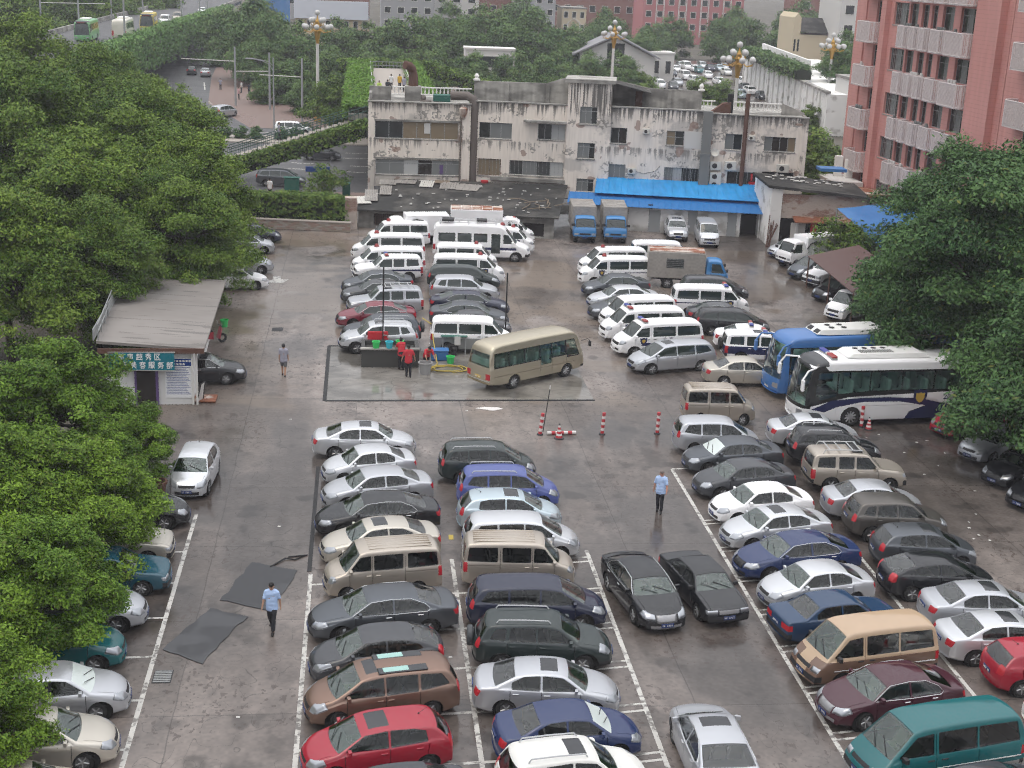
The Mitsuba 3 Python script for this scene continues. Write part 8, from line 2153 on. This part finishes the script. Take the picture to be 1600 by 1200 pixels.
cone(9.45, 61.1, 'striped traffic cone on the aisle beside the fallen post')
cone(25.2, 62.5, 'striped traffic cone beside the red post at the police coach', .9)
k = thing('barrier_rod', 'thin leaning dark rod with white tip by the leftmost banded post', 'rod')
part('rod', k, P(tube([(8.75, 61.7, .1), (9.02, 61.9, 2.2)], .022, 6), 'trim'))
part('tip', k, P(tube([(9.02, 61.9, 2.2), (9.04, 61.92, 2.38)], .03, 6), 'band_white'))
r_ = np.random.default_rng(9)
for pts, lab in (([(-4.75, 44.2), (-3.9, 47.3), (-2.15, 46.6), (-2.95, 43.35)], 'large black rubber mat on the ground behind the walking man'), ([(-6.25, 40.7), (-5.05, 43.6), (-3.75, 42.9), (-4.9, 39.75)], 'large black rubber mat lying across the left bay line')):
    pl = Polygon(pts).segmentize(.35)
    pp = np.array(pl.exterior.coords)[:-1]
    pp = pp + r_.normal(size=pp.shape) * .035
    m = ext(Polygon(pp), .02, .006)
    single('rubber_mat', P(m, 'rubber_mat', False), lab, 'mat', 'black rubber mats')
k = thing('drain_grate', 'dark iron drain grate at end of the lower rubber mat', 'drain grate')
part('frame', k, P(box(-6.3, -5.72, 38.55, 39.35, 0, .012), 'trim', False))
for i in range(7): part('bar', k, P(box(-6.27, -5.75, 38.6 + .105 * i, 38.65 + .105 * i, .0125, .03), 'frame_grey', False))
single('drain_cover', P(ext(Polygon([(-5.2, 80.0), (-4.55, 80.1), (-4.55, 80.9), (-5.2, 80.8)]), .012, .002), 'trim', False), 'square dark drain cover in the lane beside the wash bay', 'drain cover')
single('black_cable', P(tube([(-3.2, 46.9, .03), (-2.7, 47.6, .05), (-2.35, 47.5, .03), (-1.9, 47.9, .03), (-2.6, 47.75, .03)], .03, 5), 'trim'), 'twisted black cable on the ground above the rubber mat', 'cable')
for pts, m, lab in (([(5.8, 65.6), (6.4, 65.35), (6.65, 65.2), (7.2, 65.5), (7.0, 65.75), (6.3, 65.8)], 'band_white', 'white paper scrap lying in front of the wash bay'), ([(-6.6, 92.7), (-5.2, 92.6), (-4.9, 93.6), (-5.4, 93.7), (-5.5, 94.6), (-6.0, 94.5), (-5.9, 93.6)], 'line_paint', 'worn white painted patch on the far left lane'), ([(3.5, 49.3), (3.68, 49.3), (3.70, 49.75), (3.52, 49.75)], 'hose_yellow', 'small yellow wrapper between the two near rows')):
    single('scrap', P(ext(Polygon(pts), .006, .006), m, False), lab, 'litter')
sc_ = [trimesh.creation.box((.05 + .08 * r_.random(), .05 + .06 * r_.random(), .012)).apply_translation((x, y, .008)) for x, y in zip(np.r_[r_.uniform(24.5, 28.5, 20), r_.uniform(-6, 14, 14)], np.r_[r_.uniform(44, 63, 20), r_.uniform(28, 66, 14)])]
single('litter', P(cat(sc_), 'panel_white', False), 'tiny pale scraps of litter strewn on the wet ground', 'litter', kind='stuff')
single('red_plank', P(rbox(-8.2, -7.1, 66.2, 67.3, .05, .13, .02), 'rust'), 'reddish wooden board lying beside the office corner', 'board')
k = thing('sandwich_board', 'small white framed board leaning at the office corner', 'board')
part('frame', k, P(cat([tube([(-8.0, 66.1, .05), (-7.75, 65.9, 1.1), (-7.6, 66.4, 1.1), (-7.75, 66.6, .05), (-8.0, 66.1, .05)], .03, 5)]), 'trim'))
part('panel', k, P(trimesh.convex.convex_hull(np.array([(-7.97, 66.13, .1), (-7.75, 65.95, 1.05), (-7.63, 66.38, 1.05), (-7.77, 66.55, .1), (-7.96, 66.16, .1)])), 'panel_white', False))
k = thing('scooter', 'red scooter parked behind the black sedan at the office', 'scooter')
tw = at(-8.35, 77.2, 0, 30)
for x in (-.6, .6):
    m = lathe([(.16, -.05), (.26, -.05), (.28, 0), (.26, .05), (.16, .05), (.16, -.05)], 16)
    m.apply_transform(trimesh.transformations.rotation_matrix(math.pi / 2, [1, 0, 0]))
    part('wheel', k, P(m.apply_translation((x, 0, .28)), 'tyre'), tw)
part('body', k, P(trimesh.convex.convex_hull(np.array([(-.75, s * .12, z) for s in (1, -1) for z in (.4, .7)] + [(.0, s * .16, z) for s in (1, -1) for z in (.3, .72)])), 'paint_red'), tw)
part('front_shield', k, P(trimesh.convex.convex_hull(np.array([(.3, s * .2, .3) for s in (1, -1)] + [(.5, s * .16, .95) for s in (1, -1)] + [(.38, s * .2, .3) for s in (1, -1)] + [(.62, 0, .8)])), 'paint_red'), tw)
part('seat', k, P(rbox(-.75, .0, -.13, .13, .71, .82, .04), 'trim'), tw)
part('handlebar', k, P(tube([(.45, -.3, 1.05), (.5, 0, 1.0), (.45, .3, 1.05)], .025, 6), 'trim'), tw)
part('mirror', k, P(cat([tube([(.45, s * .28, 1.05), (.45, s * .34, 1.25)], .012, 4) for s in (1, -1)]), 'chrome'), tw)
k = thing('plant_pot', 'reddish flower pot beside the silver hatchback under the tree', 'flower pot')
part('pot', k, P(lathe([(0, 0), (.28, 0), (.4, .7), (.44, .7), (.44, .8), (.36, .8), (.3, .1), (0, .1)], 14), 'rust_dark'), at(-8.2, 53.6))
k = thing('road_sign', 'dark blue road sign board on a post among the roadside shrubs', 'sign')
part('post', k, P(tube([(-3.9, 127.6, 0), (-3.9, 127.6, 2.6)], .05, 6), 'pole_grey'))
part('board', k, P(rbox(-5.0, -2.8, 127.5, 127.56, 2.3, 2.8, .02), 'sign_blue'))
for x, lab in ((-6.3, 'dark green litter cabinet at the kerb beside the grey people carrier'), (-1.3, 'dark green litter bin at the kerb near the old building')):
    k = thing('litter_bin', lab, 'bin')
    s = 1.7 if x < -5 else .9
    part('body', k, P(rbox(x - .4 * s, x + .4 * s, 128.0, 128.5, .1, 1.2 * s ** .5, .05), 'green_metal'))
    part('cap', k, P(rbox(x - .44 * s, x + .44 * s, 127.95, 128.55, 1.2 * s ** .5 + .003, 1.2 * s ** .5 + .12, .03), 'green_metal'))

# ---------------------------------------------------------------- people
def ball(p, r, n=10): return m3.Manifold.sphere(float(r), n).translate([float(v) for v in p])


def limb(ps, rs, n=10):
    out = []
    for a, b, ra, rb in zip(ps[:-1], ps[1:], rs[:-1], rs[1:]): out.append(m3.Manifold.batch_hull([ball(a, ra, n), ball(b, rb, n)]))
    return out


def fuse(ms, edge=.03, it=6, crease=0.0):
    m = m3.Manifold.batch_boolean(ms, m3.OpType.Add).refine_to_length(edge)
    t = tmesh(m)
    t.merge_vertices()
    trimesh.smoothing.filter_taubin(t, iterations=it)
    if crease: t.vertices = t.vertices + t.vertex_normals * ((meshkit.fbm(t.vertices * [9, 9, 15], 3, 5) - .5) * crease)[:, None]
    return t


def rot(v, ang, axis):
    return trimesh.transformations.rotation_matrix(math.radians(ang), axis)[:3, :3] @ np.asarray(v, float)


for n_, c_ in (('skin', (.38, .22, .15)), ('skin_red', (.42, .20, .14)), ('hair_black', (.012, .011, .011)), ('hair_grey', (.16, .13, .12)), ('shirt_blue', (.40, .54, .80)), ('shirt_grey', (.30, .30, .36)), ('shirt_red', (.50, .03, .045)), ('shirt_white', (.68, .68, .68)), ('shirt_yellow', (.60, .38, .05)), ('shirt_lime', (.45, .60, .12)), ('shirt_dark', (.03, .035, .045)), ('shirt_pink', (.55, .33, .36)), ('trousers_black', (.014, .015, .020)), ('shorts_grey', (.09, .09, .10)), ('shoe_black', (.015, .014, .014)), ('shoe_white', (.5, .5, .5))):
    mat(n_, c_, .8)


def person(lab, x, y, deg, z=0.0, h=1.70, shirt='shirt_blue', trousers='trousers_black', shoes='shoe_black', hair='hair_black', skin='skin', stride=0.0, arms=((8, 12), (8, 12)), spread=8, lean=0.0, head_tilt=8, shorts=False, group=None, fine=True):
    """faces +x before turning; stride: leg swing in degrees; arms: (swing, elbow bend) of left and right"""
    hip = .50 * h
    up = np.array([math.sin(math.radians(lean)), 0, math.cos(math.radians(lean))])
    C = np.array([0, 0, hip + .02])
    chest = C + up * .30 * h
    sh = C + up * .315 * h
    neck = C + up * .36 * h
    n = 10 if fine else 8
    skinm, shirtm, trm, shoem, handm = [], [], [], [], []
    e1 = .03 if fine else .06
    torso = [m3.Manifold.batch_hull([ball(C + [0, s * .085, 0], .105, n) for s in (1, -1)] + [ball(C + up * .14 * h + [0, s * .075, 0], .10, n) for s in (1, -1)]),
             m3.Manifold.batch_hull([ball(C + up * .14 * h + [0, s * .075, 0], .10, n) for s in (1, -1)] + [ball(chest + [0, s * .115, -.03], .105, n) for s in (1, -1)]),
             m3.Manifold.batch_hull([ball(sh + [0, s * .15, .0], .06, n) for s in (1, -1)] + [ball(neck, .055, n)])]
    skinm += torso
    skinm += limb([sh + up * .02, neck + up * .06], [.062, .055], n)
    hc = neck + up * .115 + np.array([.02, 0, 0])
    ht = math.radians(head_tilt)
    fw = np.array([math.cos(ht), 0, -math.sin(ht)])
    upv = np.array([math.sin(ht), 0, math.cos(ht)])
    skull = m3.Manifold.batch_hull([ball(hc + upv * .035 - fw * .015, .088, n), ball(hc - upv * .045 + fw * .03, .062, n), ball(hc - upv * .075 + fw * .05, .038, n)])
    skinm += [skull, ball(hc + fw * .098 - upv * .012, .016, 8), m3.Manifold.batch_hull([ball(hc + fw * .088 + upv * .02, .010, 6), ball(hc + fw * .104 - upv * .015, .015, 6)])]
    for s in (1, -1): skinm.append(m3.Manifold.batch_hull([ball(hc + [0, s * .085, .015], .014, 6), ball(hc + [-.01, s * .09, -.02], .012, 6)]))
    face = [ball(hc + fw * .080 + upv * .018 + [0, s * .032, 0], .011, 6) for s in (1, -1)]
    mouth = m3.Manifold.batch_hull([ball(hc + fw * .082 - upv * .052 + [0, s * .02, 0], .007, 6) for s in (1, -1)])
    hairm = m3.Manifold.batch_hull([ball(hc + upv * .05 - fw * .03, .094, n), ball(hc + upv * .01 - fw * .05, .085, n), ball(hc + upv * .075 + fw * .015, .072, n)])
    for i, s in enumerate((1, -1)):
        sw = stride * s
        a = C + [0, s * .09, -.02]
        k = a + rot([0, 0, -.245 * h], -sw - 4, [0, 1, 0])
        bend = max(0, -sw) * 1.1 + 4
        an = k + rot([0, 0, -.245 * h], -sw - 4 + bend, [0, 1, 0])
        skinm += limb([a, k, an], [.082, .058, .042], n)
        if shorts: trm += limb([a, a * .25 + k * .75], [.102, .088], n)
        else: trm += limb([a, k, an + (k - an) * .12], [.100, .076, .064], n)
        fd = rot([1, 0, 0], max(-25, min(25, -sw * .5 if sw < 0 else -sw * .3)) * -1, [0, 1, 0])
        shoem.append(m3.Manifold.batch_hull([ball(an + [-.03, 0, -.03], .048, n), ball(an + fd * .15 + [0, s * .015, -.045], .036, n), ball(an + fd * .07 + [0, 0, -.02], .048, n)]))
        w0, eb = arms[i]
        S = sh + [0, s * .18, 0]
        d1 = rot(rot([0, 0, -1], -w0, [0, 1, 0]), spread * s, [1, 0, 0])
        E = S + d1 * .175 * h
        d2 = rot(rot([0, 0, -1], -w0 - eb, [0, 1, 0]), spread * s * .5, [1, 0, 0])
        W = E + d2 * .145 * h
        skinm += limb([S, E, W], [.052, .040, .029], n)
        shirtm += limb([S - up * .005, S * .25 + E * .75], [.070, .066], n)
        # hand: palm, four curled fingers and a thumb
        side = np.cross(d2, [0, s, 0])
        side /= np.linalg.norm(side)
        pal = W + d2 * .075
        skinm.append(m3.Manifold.batch_hull([ball(W + d2 * .01, .022, 6), ball(pal + side * .028, .014, 6), ball(pal - side * .028, .014, 6)]))
        for f, (o, l) in enumerate(((.030, .062), (.010, .072), (-.010, .067), (-.030, .052))):
            r0 = pal + side * o
            r1 = r0 + d2 * l * .55 + np.array([0, -s * .008, 0])
            r2 = r1 + d2 * l * .42 + np.array([0, -s * .022, 0])
            skinm += limb([r0, r1, r2], [.0095, .009, .0075], 6)
        t0 = W + d2 * .03 + side * .022
        skinm += limb([t0, t0 + d2 * .03 + side * .028, t0 + d2 * .058 + side * .034], [.012, .011, .009], 6)
    shirtm += [m3.Manifold.batch_hull([ball(C + [0, s * .09, -.06], .118, n) for s in (1, -1)] + [ball(C + up * .14 * h + [0, s * .08, 0], .112, n) for s in (1, -1)]),
               m3.Manifold.batch_hull([ball(C + up * .14 * h + [0, s * .08, 0], .112, n) for s in (1, -1)] + [ball(chest + [0, s * .12, -.02], .118, n) for s in (1, -1)]),
               m3.Manifold.batch_hull([ball(sh + [0, s * .155, .005], .072, n) for s in (1, -1)] + [ball(chest + [0, s * .10, .02], .10, n) for s in (1, -1)])]
    trm.append(m3.Manifold.batch_hull([ball(C + [0, s * .088, -.03], .116, n) for s in (1, -1)] + [ball(C + [0, s * .085, .05], .105, n) for s in (1, -1)]))
    body = fuse(skinm, .02 if fine else .06, 4)
    low = min(float(s.bounding_box()[2]) for s in shoem)
    key = thing('person', lab, 'person', group)
    tw = T().translate([float(x), float(y), float(z - low)]).rotate([0, 0, 1], float(deg))
    part('body', key, P(body, skin, True), tw)
    part('shirt', key, P(fuse(shirtm, e1, 6, .05), shirt, True), tw)
    part('shorts' if shorts else 'trousers', key, P(fuse(trm, e1, 6, .045), trousers, True), tw)
    part('shoe', key, P(tmesh(shoem[0]), shoes, 60), tw)
    part('shoe', key, P(tmesh(shoem[1]), shoes, 60), tw)
    part('hair', key, P(tmesh(hairm - m3.Manifold.batch_hull([ball(hc + fw * .10 - upv * .03, .078, 8), ball(hc + fw * .06 - upv * .12, .09, 8)])), hair, 60), tw)
    if fine:
        part('eye', key, P(tmesh(face[0]), 'hair_black', True), tw)
        part('eye', key, P(tmesh(face[1]), 'hair_black', True), tw)
        part('mouth', key, P(tmesh(mouth), 'skin_lip', True), tw)
    return key


mat('skin_lip', (.30, .11, .09), .6)
person('man in light blue shirt and black trousers walking towards the camera in the left lane', -2.84, 41.9, -100, stride=16, arms=((-12, 14), (12, 14)), spread=14, head_tilt=22)
person('man in light blue shirt with grey hair standing in the middle aisle', 12.4, 52.0, -112, shirt='shirt_blue', hair='hair_grey', skin='skin_red', h=1.74, stride=6, arms=((14, 26), (-6, 6)), spread=15, lean=-3, head_tilt=14)
person('man in grey shirt and dark shorts walking away left of the wash bay', -4.0, 70.95, 85, shirt='shirt_grey', trousers='shorts_grey', shorts=True, stride=10, arms=((-6, 8), (6, 8)), spread=7)
RW = 'car wash workers in red shirts'
person('car wash worker in red shirt standing with back to camera before the trough', 2.62, 70.9, 95, shirt='shirt_red', stride=4, arms=((6, 10), (6, 10)), spread=24, group=RW)
person('car wash worker in red shirt reaching over the water trough', 2.28, 72.25, 100, shirt='shirt_red', stride=2, arms=((40, 30), (50, 30)), spread=10, lean=14, group=RW)
person('car wash worker in red shirt bending over the big grey bucket', 3.62, 72.05, -75, shirt='shirt_red', stride=3, arms=((30, 20), (40, 20)), spread=14, lean=48, head_tilt=40, group=RW)
BPG = 'people on the footbridge'
for lab, x, y, dg, sh_, st_ in (('person in lime shirt on the left of the footbridge', 2.0, 155.5, -90, 'shirt_lime', 8), ('person in dark clothes in the middle of the footbridge', 2.95, 157.2, 90, 'shirt_dark', 9), ('person in white shirt with back turned on the footbridge', 3.5, 164.7, 90, 'shirt_white', 10), ('person in yellow shirt on the footbridge', 4.5, 165.0, 88, 'shirt_yellow', 12), ('person in grey shirt at right side of the footbridge', 4.95, 162.0, 90, 'shirt_grey', 8)):
    person(lab, x, y, dg, 6.5, shirt=sh_, stride=st_, group=BPG, fine=False)
person('person in white shirt on the reddish pavement above the hedge', -8.2, 126.6, 80, shirt='shirt_white', stride=8, fine=False)
person('person in grey clothes on the lower bridge stairs', -8.0, 138.2, 10, 3.7, shirt='shirt_grey', stride=10, fine=False)
for lab, x, y, dg, sh_ in (('person in pale shirt at the corner pavement, left one', -18.6, 222.6, 200, 'shirt_white'), ('person in dark clothes at the corner pavement', -17.2, 219.8, 120, 'shirt_dark'), ('person in pink shirt waiting at the road corner', -18.2, 212.6, 20, 'shirt_pink'), ('person standing by the road kerb under the far trees', -22.2, 226.5, 270, 'shirt_grey')):
    person(lab, x, y, dg, -.012, shirt=sh_, group='people at the road corner', fine=False)
# ---------------------------------------------------------------- thin haze
scene['haze_air'] = {'type': 'homogeneous', 'albedo': {'type': 'rgb', 'value': [.95, .96, .97]}, 'sigma_t': {'type': 'rgb', 'value': [.00036, .00036, .00039]}}
labels['haze'] = {'kind': 'stuff', 'label': 'thin pale haze in the damp air over the whole place', 'category': 'haze'}
scene['haze'] = {'type': 'cube', 'to_world': T().translate([0., 1170., 24.0]).scale([1520., 1260., 26.0]), 'bsdf': {'type': 'null'}, 'interior': {'type': 'ref', 'id': 'haze_air'}}
scene['camera']['medium'] = {'type': 'ref', 'id': 'haze_air'}
